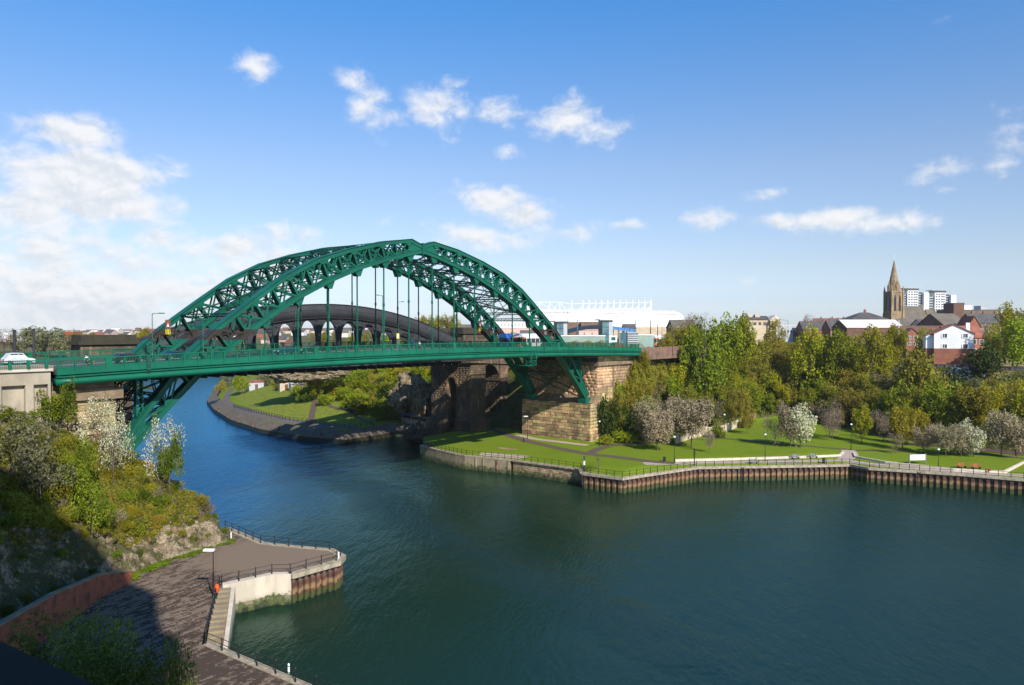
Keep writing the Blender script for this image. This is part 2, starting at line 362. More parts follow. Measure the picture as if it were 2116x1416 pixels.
def np_mesh(name, V, Fq, mats, smooth=False, mi=None):
    V = np.asarray(V, np.float32); me = bpy.data.meshes.new(name)
    if isinstance(Fq, np.ndarray):
        n, k = Fq.shape
        me.vertices.add(len(V)); me.vertices.foreach_set('co', V.ravel())
        me.loops.add(n*k); me.loops.foreach_set('vertex_index', Fq.astype(np.int32).ravel())
        me.polygons.add(n); me.polygons.foreach_set('loop_start', np.arange(0, n*k, k, dtype=np.int32))
        me.polygons.foreach_set('loop_total', np.full(n, k, np.int32))
        me.update(calc_edges=True)
    else:
        me.from_pydata([tuple(map(float, v)) for v in V], [], Fq); me.update()
    for m in (mats if isinstance(mats, (list, tuple)) else [mats]): me.materials.append(m)
    if mi is not None: me.polygons.foreach_set('material_index', np.asarray(mi, np.int32))
    if smooth: me.polygons.foreach_set('use_smooth', np.ones(len(me.polygons), bool))
    return me
class MB:
    """collects shapes into one mesh (world or local coordinates)"""
    def __init__(s): s.v = []; s.f = []
    def add(s, vs, fs):
        b = len(s.v); s.v += [tuple(v) for v in vs]; s.f += [tuple(i+b for i in f) for f in fs]; return s
    def hexa(s, c): return s.add(c, [(0,3,2,1),(4,5,6,7),(0,1,5,4),(1,2,6,5),(2,3,7,6),(3,0,4,7)])
    def box(s, x0, x1, y0, y1, z0, z1): return s.hexa([(x0,y0,z0),(x1,y0,z0),(x1,y1,z0),(x0,y1,z0),(x0,y0,z1),(x1,y0,z1),(x1,y1,z1),(x0,y1,z1)])
    def bar(s, p, q, w, h, up=(0, 0, 1)):      # w sideways, h along up
        p = Vector(p); q = Vector(q); d = (q-p).normalized(); u = Vector(up)
        if abs(d.dot(u)) > .99: u = Vector((0, 1, 0))
        r = d.cross(u).normalized(); u = r.cross(d)
        r = r*w/2; u = u*h/2
        return s.hexa([p-r-u, q-r-u, q+r-u, p+r-u, p-r+u, q-r+u, q+r+u, p+r+u])
    def tube(s, p, q, r0, r1=None, n=6, caps=True):
        p = Vector(p); q = Vector(q); r1 = r0 if r1 is None else r1
        d = (q-p).normalized(); a = d.orthogonal().normalized(); b = d.cross(a)
        vs = [p+(a*math.cos(i*2*math.pi/n)+b*math.sin(i*2*math.pi/n))*r0 for i in range(n)] + [q+(a*math.cos(i*2*math.pi/n)+b*math.sin(i*2*math.pi/n))*r1 for i in range(n)]
        fs = [(i, (i+1) % n, n+(i+1) % n, n+i) for i in range(n)]
        if caps: fs += [tuple(range(n-1, -1, -1)), tuple(range(n, 2*n))]
        return s.add(vs, fs)
    def prism(s, poly, a, b, axis='y'):        # poly of 2D points extruded from a to b along the axis
        n = len(poly)
        f = {'y': lambda u, w, t: (u, t, w), 'x': lambda u, w, t: (t, u, w), 'z': lambda u, w, t: (u, w, t)}[axis]
        vs = [f(u, w, a) for u, w in poly] + [f(u, w, b) for u, w in poly]
        return s.add(vs, [(i, (i+1) % n, n+(i+1) % n, n+i) for i in range(n)] + [tuple(range(n-1, -1, -1)), tuple(range(n, 2*n))])
    def lathe(s, prof, c=(0, 0, 0), n=12):
        vs = [(c[0]+r*math.cos(i*2*math.pi/n), c[1]+r*math.sin(i*2*math.pi/n), c[2]+z) for r, z in prof for i in range(n)]
        fs = [(j*n+i, j*n+(i+1) % n, (j+1)*n+(i+1) % n, (j+1)*n+i) for j in range(len(prof)-1) for i in range(n)]
        return s.add(vs, fs)
    def build(s, name, m, parent=None, local=False, kind=None, smooth=False, label=None):
        V = np.array(s.v, float) if s.v else np.zeros((0, 3))
        off = np.zeros(3)
        if parent is not None and not local:
            pp = parent
            off = WP[pp.name] if pp.name in WP else off
            V = V-off
        if len(s.f) > 400 and all(len(f) == 4 for f in s.f): fs = np.array(s.f)
        else: fs = s.f
        me = np_mesh(name, V, fs, m, smooth)
        if local is False or len(s.f) > 0:
            bm = bmesh.new(); bm.from_mesh(me); bmesh.ops.recalc_face_normals(bm, faces=bm.faces); bm.to_mesh(me); bm.free()
        o = link(name, me, parent)
        if parent is not None: WP[o.name] = off if not local else np.zeros(3)
        if kind: o['kind'] = kind
        if label: o['label'] = label
        return o
def copy_tree(src, loc=None, rot=None, label=None, scale=None, parent=None):
    c = src.copy(); COL.objects.link(c); c.parent = parent
    if loc is not None: c.location = loc
    if rot is not None: c.rotation_euler = (0, 0, rot)
    if scale is not None: c.scale = (scale,)*3 if not hasattr(scale, '__len__') else scale
    if label: c['label'] = label
    for ch in KIDS.get(src.name, ()): copy_tree(ch, parent=c)
    return c
# ================================================================ ground and water
def fr(x, y, z=0, s=1.0, o=5): return noise.fractal(Vector((x*s, y*s, z*s)), 1.0, 2.0, o)
BV = []      # surfaces things can be stood on
def loft(name, rows, nu, nv, disp, m, kind='structure', smooth=True, stand=True, cols=None):
    """rows: stations, each a list of control points from the water's edge inland"""
    K = len(rows[0]); A = np.array(rows, float)
    U = []
    for i in range(len(A)-1):
        k = nu[i] if hasattr(nu, '__len__') else nu
        for j in range(k): U.append(A[i]*(1-j/k)+A[i+1]*j/k)
    U.append(A[-1]); U = np.array(U)
    if len(nv) > 0:
        V = []; tv = []
        for i in range(K-1):
            for j in range(nv[i]): V.append(U[:, i]*(1-j/nv[i])+U[:, i+1]*j/nv[i]); tv.append(i+j/nv[i])
        V.append(U[:, -1]); tv.append(K-1)
    V = np.stack(V, 1)                     # (nu, nv, 3)
    out = V.copy()
    for a in range(V.shape[0]):
        for b in range(V.shape[1]):
            out[a, b] = disp(V[a, b], tv[b], a)
    n, k = V.shape[:2]
    idx = np.arange(n*k).reshape(n, k)
    Fq = np.stack([idx[:-1, :-1], idx[1:, :-1], idx[1:, 1:], idx[:-1, 1:]], -1).reshape(-1, 4)
    me = np_mesh(name, out.reshape(-1, 3), Fq, m, smooth)
    if cols is not None:
        mi = np.array([cols(tv[b], out[a, b]) for a in range(n-1) for b in range(k-1)], np.int32)
        me.polygons.foreach_set('material_index', mi)
    bm = bmesh.new(); bm.from_mesh(me); bmesh.ops.recalc_face_normals(bm, faces=bm.faces)
    if sum(f.normal.z for f in bm.faces) < 0: bmesh.ops.reverse_faces(bm, faces=bm.faces)
    bm.to_mesh(me)
    if stand: BV.append(BVHTree.FromBMesh(bm))
    bm.free()
    return props(link(name, me), kind=kind)
def hit(px, py):
    """where the sight line through a photo pixel meets the ground"""
    v = Vector(ray(px, py)).normalized(); best = None
    for b in BV:
        h = b.ray_cast(Vector(CAM), v)
        if h[0] is not None and (best is None or h[3] < best[3]): best = h
    return np.array(best[0]) if best else G(px, py, 3.3)
def zat(x, y, d=0.0):
    best = None
    for b in BV:
        h = b.ray_cast(Vector((x, y, 200)), Vector((0, 0, -1)))
        if h[0] is not None and (best is None or h[0].z > best): best = h[0].z
    return d if best is None else best

# --- water: one sheet
wm = MB().add([(-700, -500, 0), (900, -500, 0), (900, 900, 0), (-700, 900, 0)], [(0, 1, 2, 3)])
o = wm.build('water', WATER); props(o, kind='structure')
# --- north bank: quay edge, foot of the slope, mid slope, brow, plateau, far
NQ = [(152,330),(63.8,199),(47.3,163.2),(33.7,127.8),(26.6,98.8),(25.5,77.1),(29.5,61.5),(48,62.5),(57,55),(47,46),(36,38),(26.5,28),(24.2,20),(22.6,12),(22.3,8.8),(24.4,-2.8),(25.0,-20.8),(21.9,-23.4),(22.5,-32.6),(42.5,-38.5),(58.6,-54.9),(66.1,-62.1),(64.4,-66.4),(69.2,-82.4),(70.8,-92.6),(70.4,-112),(70,-170)]
NF = [(162,325,4),(72,196,4),(56,160,4),(41.5,127,3.6),(37,100,3.5),(37,79,3.5),(38,71,3.4),(52,68.5,3.4),(62,61,3.4),(62,48,3.4),(62,38,3.4),(62,32,3.4),(62,26,3.5),(60,20,3.5),(60,12,3.5),(59,-3.2,3.5),(63,-5,3.5),(72,-8,3.6),(80,-9,3.6),(97,-15,3.6),(120,-17,4.4),(136,-24,4.8),(128,-36,4.2),(109,-62,3.6),(106,-78,3.6),(99,-98,3.6),(97,-170,3.6)]
NM = [(180,316,10),(88,186,9),(74,152,9),(66,126,9),(64,104,8.5),(60,90,7.5),(61,79,5),(62,73,5),(68,64,8),(69,50,8),(68,42,8),(68,36,8),(68,29,10),(68,20,12),(68,12,12),(71,-3.6,14),(74,-3.6,14),(82,-4,13),(90,-4,13),(112,-6,12),(134,-11,12.5),(148,-24,13),(143,-40,12.5),(129,-62,12.5),(126,-76,12.5),(119,-94,12.5),(120,-170,9)]
NT_ = [(215,300,25),(130,165,26),(112,140,26),(108,120,26),(108,110,26),(104,98,26),(96,84,25),(90,74,25),(84,62,26),(80,50,26),(79,44,26.5),(79,38,26.5),(79,30,26.6),(78,20,26.9),(78,12,26.9),(84,-3.8,25),(88,-3,24),(94,2,23),(102,4,22.5),(130,4,21.8),(150,-4,21.5),(160,-26,21.5),(157,-45,21.2),(149,-61,20.5),(147,-74,20.2),(142,-92,19.8),(165,-175,20.5)]
NE = [(420,560,23),(300,420,23),(290,380,23),(300,350,23),(330,320,23),(360,290,24),(390,260,24),(420,240,24),(450,220,24),(480,200,24),(500,180,24),(520,160,24),(540,140,24),(560,120,24),(570,100,24),(580,80,24),(590,60,24),(600,45,24),(605,25,24),(610,0,24),(615,-30,24),(615,-60,24),(615,-90,24),(612,-130,24),(605,-180,24),(590,-250,24),(550,-330,24)]
def inset(pts, d):
    P = [Vector(p) for p in pts]; out = []
    for i, p in enumerate(P):
        a = (P[i]-P[i-1]).normalized() if i else (P[1]-P[0]).normalized(); b = (P[i+1]-P[i]).normalized() if i < len(P)-1 else a
        n = (Vector((-a.y, a.x))+Vector((-b.y, b.x))).normalized(); out.append(tuple(p+n*d))
    return out
NQ = inset(NQ, .72)
rows = [[(*q, -1.5), (*q, 3.2 if i > 9 else .8), f, m_, t_, e] for i, (q, f, m_, t_, e) in enumerate(zip(NQ, NF, NM, NT_, NE))]
def nd(p, v, a):
    x, y, z = p
    if v <= 1.02: return (x, y, z)
    w = min(1, max(0, v-1.0)); s = min(1, max(0, v-2.0))
    lawnish = .10*fr(x, y, 0, .12)*w
    dz = lawnish + s*(1.2*fr(x, y, 2, .09)+.35*fr(x, y, 5, .4))*(1 if v < 4 else .35)
    if v > 4.2: dz += 1.5*(v-4)*fr(x, y, 9, .004)
    return (x+s*.8*fr(x, y, 7, .2), y+s*.8*fr(x, y, 8, .2), z+dz)
def ncol(v, p):
    if v < 2.0: return 0
    x, y = p[0], p[1]
    if y > 66: return 1 if v < 3.4 else 2        # grassy banks upstream
    if v >= 3.0 and y < -24 : return 3
    if v >= 2.35 and y < -44: return 3
    return 2
loft('north_bank_ground', rows, 5, [1, 5, 8, 12, 14], nd, [LAWN, BANKG, SCRUB, DRY], cols=ncol)
# --- south bank: foot of the cliff, top of rock, brow, plateau, far
SF = [(60,560,0),(10,330,0),(-30,200,0),(-50,110,0),(-56,60,0),(-55,30,0),(-52,10,0),(-50,-3,1.0),(-49.2,-10,3.2),(-50.4,-16.0,3.5),(-55.6,-16.8,3.5),(-61.7,-18.2,3.5),(-65.6,-20.3,3.5),(-70.0,-22.4,3.5),(-76.4,-28.4,3.5),(-84,-34.5,3.5),(-96,-46,3.5),(-104,-60,3.5),(-108,-80,3.5)]
SR = [(50,555,4),(0,325,4),(-38,200,4),(-55,110,5),(-60,60,6),(-58,30,6),(-55.5,12,6),(-53,-3,6.2),(-51.4,-9,7.4),(-52.0,-13.6,7.8),(-57,-14.0,7.4),(-62.4,-15.4,7.2),(-67,-17,8.6),(-72.5,-18.2,10.5),(-79.5,-22.8,12.5),(-88,-29,13.5),(-100,-42,14.5),(-109,-58,15),(-114,-80,15)]
SB = [(40,550,20),(-20,320,20),(-56,200,20),(-72,110,21),(-76,60,22),(-66,30,20),(-61,14,17.5),(-58.5,2,14.2),(-57.6,-3.5,13.6),(-59.5,-6.2,14.6),(-64.0,-7.0,17.3),(-68.5,-7.6,18.6),(-73,-8.0,19.8),(-78,-9.2,21.2),(-86,-13,22.8),(-97,-22,24.5),(-110,-38,26),(-119,-58,26),(-124,-82,26)]
SP = [(20,545,23),(-50,320,24),(-95,205,24),(-100,115,24),(-95,62,25),(-84,32,25),(-80,22,24),(-76,14,22),(-74,8,20.5),(-75,3,20.0),(-78,2,20.5),(-82,1,21.5),(-88,0,23),(-94,-2,25.5),(-102,-6,26),(-112,-16,27),(-122,-32,27),(-132,-55,27),(-140,-82,27)]
SE = [(-30,560,24),(-200,480,24),(-300,400,24),(-380,330,24),(-420,280,24),(-450,240,24),(-470,210,24),(-480,180,24),(-490,160,24),(-500,140,24),(-505,120,24),(-510,100,24),(-515,80,24),(-520,60,24),(-520,40,24),(-520,0,25),(-520,-40,25),(-510,-90,26),(-500,-140,26)]
rows = [[(p[0]+1.5, p[1]+.6, -1.5), p, r, b, q, e] for p, r, b, q, e in zip(SF, SR, SB, SP, SE)]
def sd(p, v, a):
    x, y, z = p
    if v < 1: return (x, y, z)
    if v <= 2.0:
        k = math.sin(min(1, (v-1))*math.pi*.5)
        n1 = fr(x*1.0, y*1.0, z*1.0, .35, 6); n2 = noise.ridged_multi_fractal(Vector((x*.8, y*.8, z*.45)), 1.0, 2.1, 5, 1.0, 2.0)-1.0
        n3 = fr(x, y, z*.6, 2.2, 3)
        return (x+k*(.8*n1+.35*n2+.18*n3), y-k*(1.1*n1+.55*n2+.25*n3), z+k*.6*fr(x, y, z, .6))
    s = min(1, 2*(v-2)+.4)*(1 if v < 4 else .6)
    return (x+.5*s*fr(x, y, 3, .3), y+.5*s*fr(x, y, 4, .3), z+s*(.8*fr(x, y, z, .16)+.35*fr(x, y, z, .7)))
def scol(v, p):
    return 0 if v < 2.0 else (1 if v < 4.2 else 2)
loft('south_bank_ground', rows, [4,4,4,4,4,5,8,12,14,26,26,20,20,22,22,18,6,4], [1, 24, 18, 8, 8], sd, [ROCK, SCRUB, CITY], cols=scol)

# --- the quay on the south bank, paved, inside its kerb
LQ = [(-46.6,-9.0),(-47.6,-19.6),(-46.1,-23.7),(-43.6,-29.2),(-44.4,-32.6),(-46.2,-34.0),(-52.7,-33.6),(-54.4,-32.2),(-60.0,-31.3),(-68.9,-44.7),(-67.8,-62.5),(-66.5,-92)]
ins = [(-48.2,-8),(-48.0,-19.4),(-46.7,-23.5),(-44.3,-29.0),(-45.0,-32.1),(-46.6,-33.4),(-53.0,-33.0),(-54.7,-31.6),(-60.3,-30.6),(-69.6,-44.6),(-68.5,-62.5),(-67.2,-92)]
poly = ins+[(-130,-90),(-110,-50),(-98,-44),(-84,-33),(-76,-26),(-68,-20),(-58,-15.5),(-51,-14)]
m_ = MB(); m_.add([(x, y, 3.5) for x, y in poly], [tuple(range(len(poly)))])
o = m_.build('paved_quay', SETTS); bmt = bmesh.new(); bmt.from_mesh(o.data); bmesh.ops.triangulate(bmt, faces=bmt.faces); bmt.to_mesh(o.data); BV.append(BVHTree.FromBMesh(bmt)); bmt.free(); props(o, kind='structure')

# --- far plain to the horizon, a ring round the place with low hills
def far():
    rs = [430, 560, 700, 900, 1200, 1600, 2100, 2600, 3100]; n = 180; V = []
    for r in rs:
        for i in range(n):
            a = 2*math.pi*i/n; x = CAM[0]+r*math.sin(a); y = CAM[1]+r*math.cos(a)
            deg = math.degrees(a)
            z = (19 if r < 500 else 23)+6*fr(x, y, 0, .0012)*min(1, r/2500)
            if r < 650 and 21 < deg < 35: z = -3
            if r > 1500:
                hill = 14*max(0, math.cos(R((deg-44)*3.2))) if 16 < deg < 72 else 4
                z += hill*min(1, (r-1500)/1400)*(.75+.5*fr(x, y, 4, .0009))
            V.append((x, y, z))
    Fq = np.array([(j*n+i, j*n+(i+1) % n, (j+1)*n+(i+1) % n, (j+1)*n+i) for j in range(len(rs)-1) for i in range(n)])
    me = np_mesh('far_ground', V, Fq, CITY, True)
    bm = bmesh.new(); bm.from_mesh(me); bmesh.ops.recalc_face_normals(bm, faces=bm.faces)
    if sum(f.normal.z for f in bm.faces) < 0: bmesh.ops.reverse_faces(bm, faces=bm.faces)
    bm.to_mesh(me); BV.append(BVHTree.FromBMesh(bm)); bm.free()
    props(link('far_ground', me), kind='structure')
far()
# drape a ribbon over the ground
def ribbon(name, pts, w, m, dz=.03, step=1.2, kind='structure'):
    P = [Vector((p[0], p[1], 0)) for p in pts]; Q = []
    for a, b in zip(P, P[1:]):
        k = max(1, int((b-a).length/step))
        for j in range(k): Q.append(a.lerp(b, j/k))
    Q.append(P[-1])
    for _ in range(3): Q = [Q[0]]+[(Q[i-1]+Q[i]*2+Q[i+1])/4 for i in range(1, len(Q)-1)]+[Q[-1]]
    mb = MB(); vs = []
    for i, q in enumerate(Q):
        d = (Q[min(i+1, len(Q)-1)]-Q[max(i-1, 0)]).normalized(); nn = Vector((-d.y, d.x, 0))
        ww = w(i/len(Q)) if callable(w) else w
        for s in (-.5, -.17, .17, .5):
            x, y = q.x+nn.x*ww*s, q.y+nn.y*ww*s
            vs.append((x, y, zat(x, y)+dz))
    n = len(Q); mb.add(vs, [(i*4+j, i*4+j+1, i*4+j+5, i*4+j+4) for i in range(n-1) for j in range(3)])
    o = mb.build(name, m)
    if o.data.polygons[0].normal.z < 0:
        o.data.flip_normals()
    props(o, kind=kind)
def pxp(l, z=3.35): return [tuple(G(a, b, z)[:2]) for a, b in l]
ribbon('brown_path', pxp([(1010,884),(1030,893),(1070,907),(1110,917),(1160,928),(1220,939),(1280,945),(1345,954),(1395,957)]), 2.6, PAVE, .05)
ribbon('wall_apron', pxp([(1068,900),(1110,909),(1160,915),(1215,921)]), 2.4, PAVE2, .04)
ribbon('side_path', pxp([(1215,939),(1232,930),(1262,921),(1300,919),(1340,915)]), 2.4, PAVE, .06)
ribbon('slope_path', pxp([(1262,921),(1340,914),(1420,910),(1490,908),(1560,915),(1640,922),(1700,927),(1760,932),(1860,934),(1960,938),(2060,942),(2120,950)]), 1.2, PAVE, .07)
ribbon('quay_promenade', pxp([(1330,958),(1400,957),(1500,955.5),(1640,953),(1745,951),(1800,959),(1900,968),(1990,974),(2080,980),(2200,988)]), 3.0, PAVE2, .045)
ribbon('gate_path', pxp([(1745,950),(1760,941),(1752,932)]), 3.2, PAVE2, .055)
ribbon('concrete_landing', pxp([(990,938),(1020,939),(1060,942),(1085,945)]), lambda t: 4.2, PAVE2, .05)
ribbon('dirt_track', pxp([(1870,915),(1920,918),(1990,924),(2060,932),(2120,938)], 3.8), 4.0, mat('bare soil', (.085,.05,.032), None, .8, .95), .08)
ribbon('worn_patch', pxp([(1028,924),(1045,928),(1066,930)]), lambda t: 2.6*math.sin(math.pi*min(1, max(.05, t))), DRY, .045)
# upstream promontory paths
ribbon('riverside_path', pxp([(482,800),(470,815),(466,826),(478,834),(520,851),(590,866),(680,878),(740,880)], 3.5), 3.0, mat('grey path', (.115,.095,.09), None, .8, .9), .06)
ribbon('steps_path', [tuple(G(a, b, 6.5)[:2]) for a, b in ((636,862),(645,843),(652,830))], 2.0, PAVE, .08)
ribbon('bank_path', [tuple(G(a, b, 6.5)[:2]) for a, b in ((595,808),(620,820),(652,830),(700,842),(780,856))], 1.4, PAVE, .08)

# ================================================================ quay walls
def seg_iter(pts, step):
    """walks a polyline leaving (point, unit direction) at every step"""
    out = []; carry = 0
    for a, b in zip(pts, pts[1:]):
        a = Vector(a); b = Vector(b); L = (b-a).length; d = (b-a)/L; k = max(1, round(L/step))
        for j in range(k): out.append((a+d*(j+.5)*L/k, d, L/k))
    return out
def band(parent, name, pts, out_, inn, z0, z1, m):
    """a coping that follows a polyline with mitred corners"""
    P = [Vector(p).to_2d() for p in pts]; mb = MB(); L = []
    for i, p in enumerate(P):
        a = (P[i]-P[i-1]).normalized() if i else (P[1]-P[0]).normalized()
        b = (P[i+1]-P[i]).normalized() if i < len(P)-1 else a
        n = Vector((a.y, -a.x))+Vector((b.y, -b.x)); n = n.normalized(); c = max(.35, n.dot(Vector((a.y, -a.x))))
        L.append((p+n*out_/c, p-n*inn/c))
    for (o0, i0), (o1, i1) in zip(L, L[1:]):
        mb.hexa([(o0.x,o0.y,z0),(o1.x,o1.y,z0),(i1.x,i1.y,z0),(i0.x,i0.y,z0),(o0.x,o0.y,z1),(o1.x,o1.y,z1),(i1.x,i1.y,z1),(i0.x,i0.y,z1)])
    return mb.build(name, m, parent)
def pile_mesh(w, h):
    """one interlocking sheet pile: an outer pan, sloping flanks and half the inner pans"""
    a = [(-w/2, .42), (-w*.26, .42), (-w*.20, 0), (w*.20, 0), (w*.26, .42), (w/2, .42)]
    vs = []; fs = []
    for z in (-.9, h):
        for x, y in a: vs.append((x, y, z))
        for x, y in reversed(a): vs.append((x, y+.05, z))
    n = 12
    fs = [(i, (i+1) % n, n+(i+1) % n, n+i) for i in range(n)]+[tuple(range(n, 2*n))]
    return MB().add(vs, fs), vs, fs
def sheet_wall(parent, pts, pitch, h, flip=1):
    mb, vs, fs = pile_mesh(1.0, 1.0)
    me = None
    for p, d, w in seg_iter(pts, pitch):
        if me is None:
            me = np_mesh('sheet_pile', [(x*1.0, y*flip, z*h if z > 0 else z) for x, y, z in vs], fs, PILE)
        o = link('sheet_pile', me, parent, loc=(p.x-WP[parent.name][0], p.y-WP[parent.name][1], 0), rot=math.atan2(d.y, d.x), scale=(w, 1, 1))
# north sheet-piled quay (land lies to the left of the walk, so piles face right)
qn = thing('sheet_pile_quay', 'long rusty sheet-piled quay wall with green weed along the lawn on the far bank', 'quay wall', (60, -60, 0))
N1 = [(21.9,-23.6),(22.5,-32.6),(42.5,-38.5),(58.6,-54.9),(66.1,-62.1),(64.4,-66.4),(69.2,-82.4),(70.8,-92.6),(70.4,-112)]
# walking this way the river is on the right-hand side
sheet_wall(qn, N1, 1.22, 2.75)
band(qn, 'coping', N1, .30, .75, 2.75, 3.24, CAP)
def ladder(parent, p, d, z0, z1):
    mb = MB(); n = Vector((d.y, -d.x, 0)); d3 = Vector((d.x, d.y, 0)); b = Vector((p[0], p[1], 0))+n*.35
    for s in (-.25, .25): mb.bar(b+d3*s+Vector((0,0,z0)), b+d3*s+Vector((0,0,z1)), .07, .07)
    z = z0+.2
    while z < z1: mb.bar(b-d3*.25+Vector((0,0,z)), b+d3*.25+Vector((0,0,z)), .05, .05); z += .32
    mb.build('ladder', BLACK, parent)
for t_, a_, b_ in ((.42, 3, 4), (.55, 6, 7)):
    A_ = Vector(N1[a_-1]); B_ = Vector(N1[b_-1]); ladder(qn, A_.lerp(B_, t_), (B_-A_).normalized(), .1, 3.1)
# stone and concrete quay upstream of it
qs = thing('stone_quay', 'old stone and concrete quay wall curving round the lawn below the railway pier', 'quay wall', (24, 0, 0))
N2 = [(26.5,28),(24.2,20),(22.6,12),(22.3,8.8),(24.4,-2.8),(25.0,-20.8),(21.9,-23.4)]
# concrete part from the corner to the old buttresses
band(qs, 'concrete_face', N2[:5], .25, .3, -1, 2.95, QCONC)
def stones_wall(parent, a, b, z0, z1, ch, wmin, wmax, m, seed, depth=.35, proud=.12, lim=400, jm=JOINT):
    """coursed stones on a wall from a to b (river to the right), every stone its own object"""
    rg = random.Random(seed); A = Vector(a); B = Vector(b); L = (B-A).length; d = (B-A)/L; n = Vector((d.y, -d.x)); c = 0
    back = MB(); p0 = A-n*depth; p1 = B-n*depth
    back.hexa([(A.x,A.y,z0),(B.x,B.y,z0),(p1.x,p1.y,z0),(p0.x,p0.y,z0),(A.x,A.y,z1),(B.x,B.y,z1),(p1.x,p1.y,z1),(p0.x,p0.y,z1)])
    back.build('wall_core', jm, parent)
    rest = MB(); z = z0; row = 0
    while z < z1-.05:
        h = min(ch*rg.uniform(.85, 1.15), z1-z) if z1-z-ch > .25 else z1-z
        s = -rg.uniform(0, wmin) if row % 2 else 0.0
        while s < L-.05:
            w = rg.uniform(wmin, wmax); e = s+w
            if L-e < wmin*.5: e = L
            x0, x1 = max(0, s)+.015, min(L, e)-.015
            if x1-x0 > .08:
                pr = proud*rg.uniform(.35, 1.0); g = .02; ti = .05
                P = []
                for zz, q in ((z+g, 0), (z+h-g, 0)):
                    pass
                q0, q1 = A+d*x0, A+d*x1
                f0, f1 = A+d*(x0+ti)+n*pr, A+d*(x1-ti)+n*pr
                vs = [(q0.x,q0.y,z+g),(q1.x,q1.y,z+g),(q1.x,q1.y,z+h-g),(q0.x,q0.y,z+h-g),(f0.x,f0.y,z+g+ti),(f1.x,f1.y,z+g+ti),(f1.x,f1.y,z+h-g-ti),(f0.x,f0.y,z+h-g-ti)]
                fs = [(4,5,6,7),(0,1,5,4),(1,2,6,5),(2,3,7,6),(3,0,4,7)]
                if c < lim:
                    off = WP[parent.name]; cx, cy = (q0.x+q1.x)/2, (q0.y+q1.y)/2
                    me = np_mesh('stone', [(v[0]-cx, v[1]-cy, v[2]-z) for v in vs], fs, m)
                    link('stone', me, parent, loc=(cx-off[0], cy-off[1], z-off[2])); c += 1
                else: rest.add(vs, fs)
            s = e
        z += h; row += 1
    if rest.v: rest.build('small_stonework', m, parent, kind='stuff')
    return c
stones_wall(qs, (24.65,-3.4), (25.15,-20.9), -.6, 2.95, .42, .7, 1.4, QSTONE, 3, depth=.6, lim=150)
stones_wall(qs, (25.15,-20.9), (22.1,-23.6), -.6, 2.95, .45, .7, 1.3, QSTONE, 4, depth=.6, lim=40)
band(qs, 'coping', N2, .30, .6, 2.95, 3.24, CAP)
for f_ in (.25, .42, .72, .97):
    A_ = Vector((22.3,8.8)); B_ = Vector((24.4,-2.8)); q_ = A_.lerp(B_, f_); MB().box(q_.x-.45, q_.x-.2, q_.y-.18, q_.y+.18, -.8, 2.9).build('fender', PILE if f_ == .72 else QCONC, qs)
# upstream quay: low piled wall with sloping apron
qu = thing('upstream_quay', 'low dark piled quay with a sloping stone apron round the grassy point upstream', 'quay wall', (30, 100, 0))
N3 = [(100,258),(63.8,199),(47.3,163.2),(33.7,127.8),(26.6,98.8),(25.5,77.1),(29.5,61.5),(48,62.3),(57,55)]
rowsN = [[(a[0]-.4, a[1]-.2), ] for a in N3]
band(qu, 'piled_face', N3, .45, .2, -1, 1.1, MUD)
o_ = band(qu, 'apron', N3, .42, 3.6, .9, 1.25, QCONC)
mb = MB(); vs = []
P_ = [Vector(p) for p in N3]
for i, p in enumerate(P_):
    d = (P_[min(i+1, len(P_)-1)]-P_[max(i-1, 0)]).normalized(); n = Vector((d.y, -d.x))
    vs += [(p.x+n.x*.5, p.y+n.y*.5, 1.2), (p.x-n.x*3.6, p.y-n.y*3.6, 3.2)]
mb.add(vs, [(2*i, 2*i+1, 2*i+3, 2*i+2) for i in range(len(P_)-1)]); mb.build('stone_apron', mat('worn apron stone', (.125,.10,.07), (.075,.062,.045), .9, .9, .15, 4), qu)
for i in range(7):
    pa = seg_iter([Vector(p) for p in N3[2:7]], 17)[i][0] if i < len(seg_iter([Vector(p) for p in N3[2:7]], 17)) else None
    if pa is None: break
    MB().tube((pa.x-.3, pa.y, .8), (pa.x-.3, pa.y, 3.0), .28, n=8).build('mooring_post', PILE, qu)
# south pier, sheet piled nose and shuttered concrete
ql = thing('south_quay', 'south bank quay wall, rusty sheet piles at the nose and pale concrete beside the steps', 'quay wall', (-55, -35, 0))
L1 = [(-60.0,-31.3),(-54.4,-32.3),(-52.9,-33.8),(-46.2,-34.0),(-44.4,-32.6),(-43.6,-29.2),(-46.1,-23.7),(-47.6,-19.6),(-46.6,-9.0)]
sheet_wall(ql, L1[2:], .86, 3.0)
band(ql, 'coping', L1[2:], .32, .75, 3.0, 3.54, CAP)
band(ql, 'concrete_face', L1[:3], .0, .9, 1.1, 3.54, LCONC)
band(ql, 'lower_wall', L1[:3], .12, .9, -1, 1.08, mat('weedy old wall', (.30,.25,.17), (.2,.165,.115), .9, .9, .15, 4, extra=x_tide))
L2 = [(-66.5,-92),(-67.8,-62.5),(-68.9,-44.7)]
band(ql, 'side_face', L2, .0, .6, -1, 3.2, LCONC)
band(ql, 'side_coping', L2, .1, .7, 3.2, 3.56, CAP)
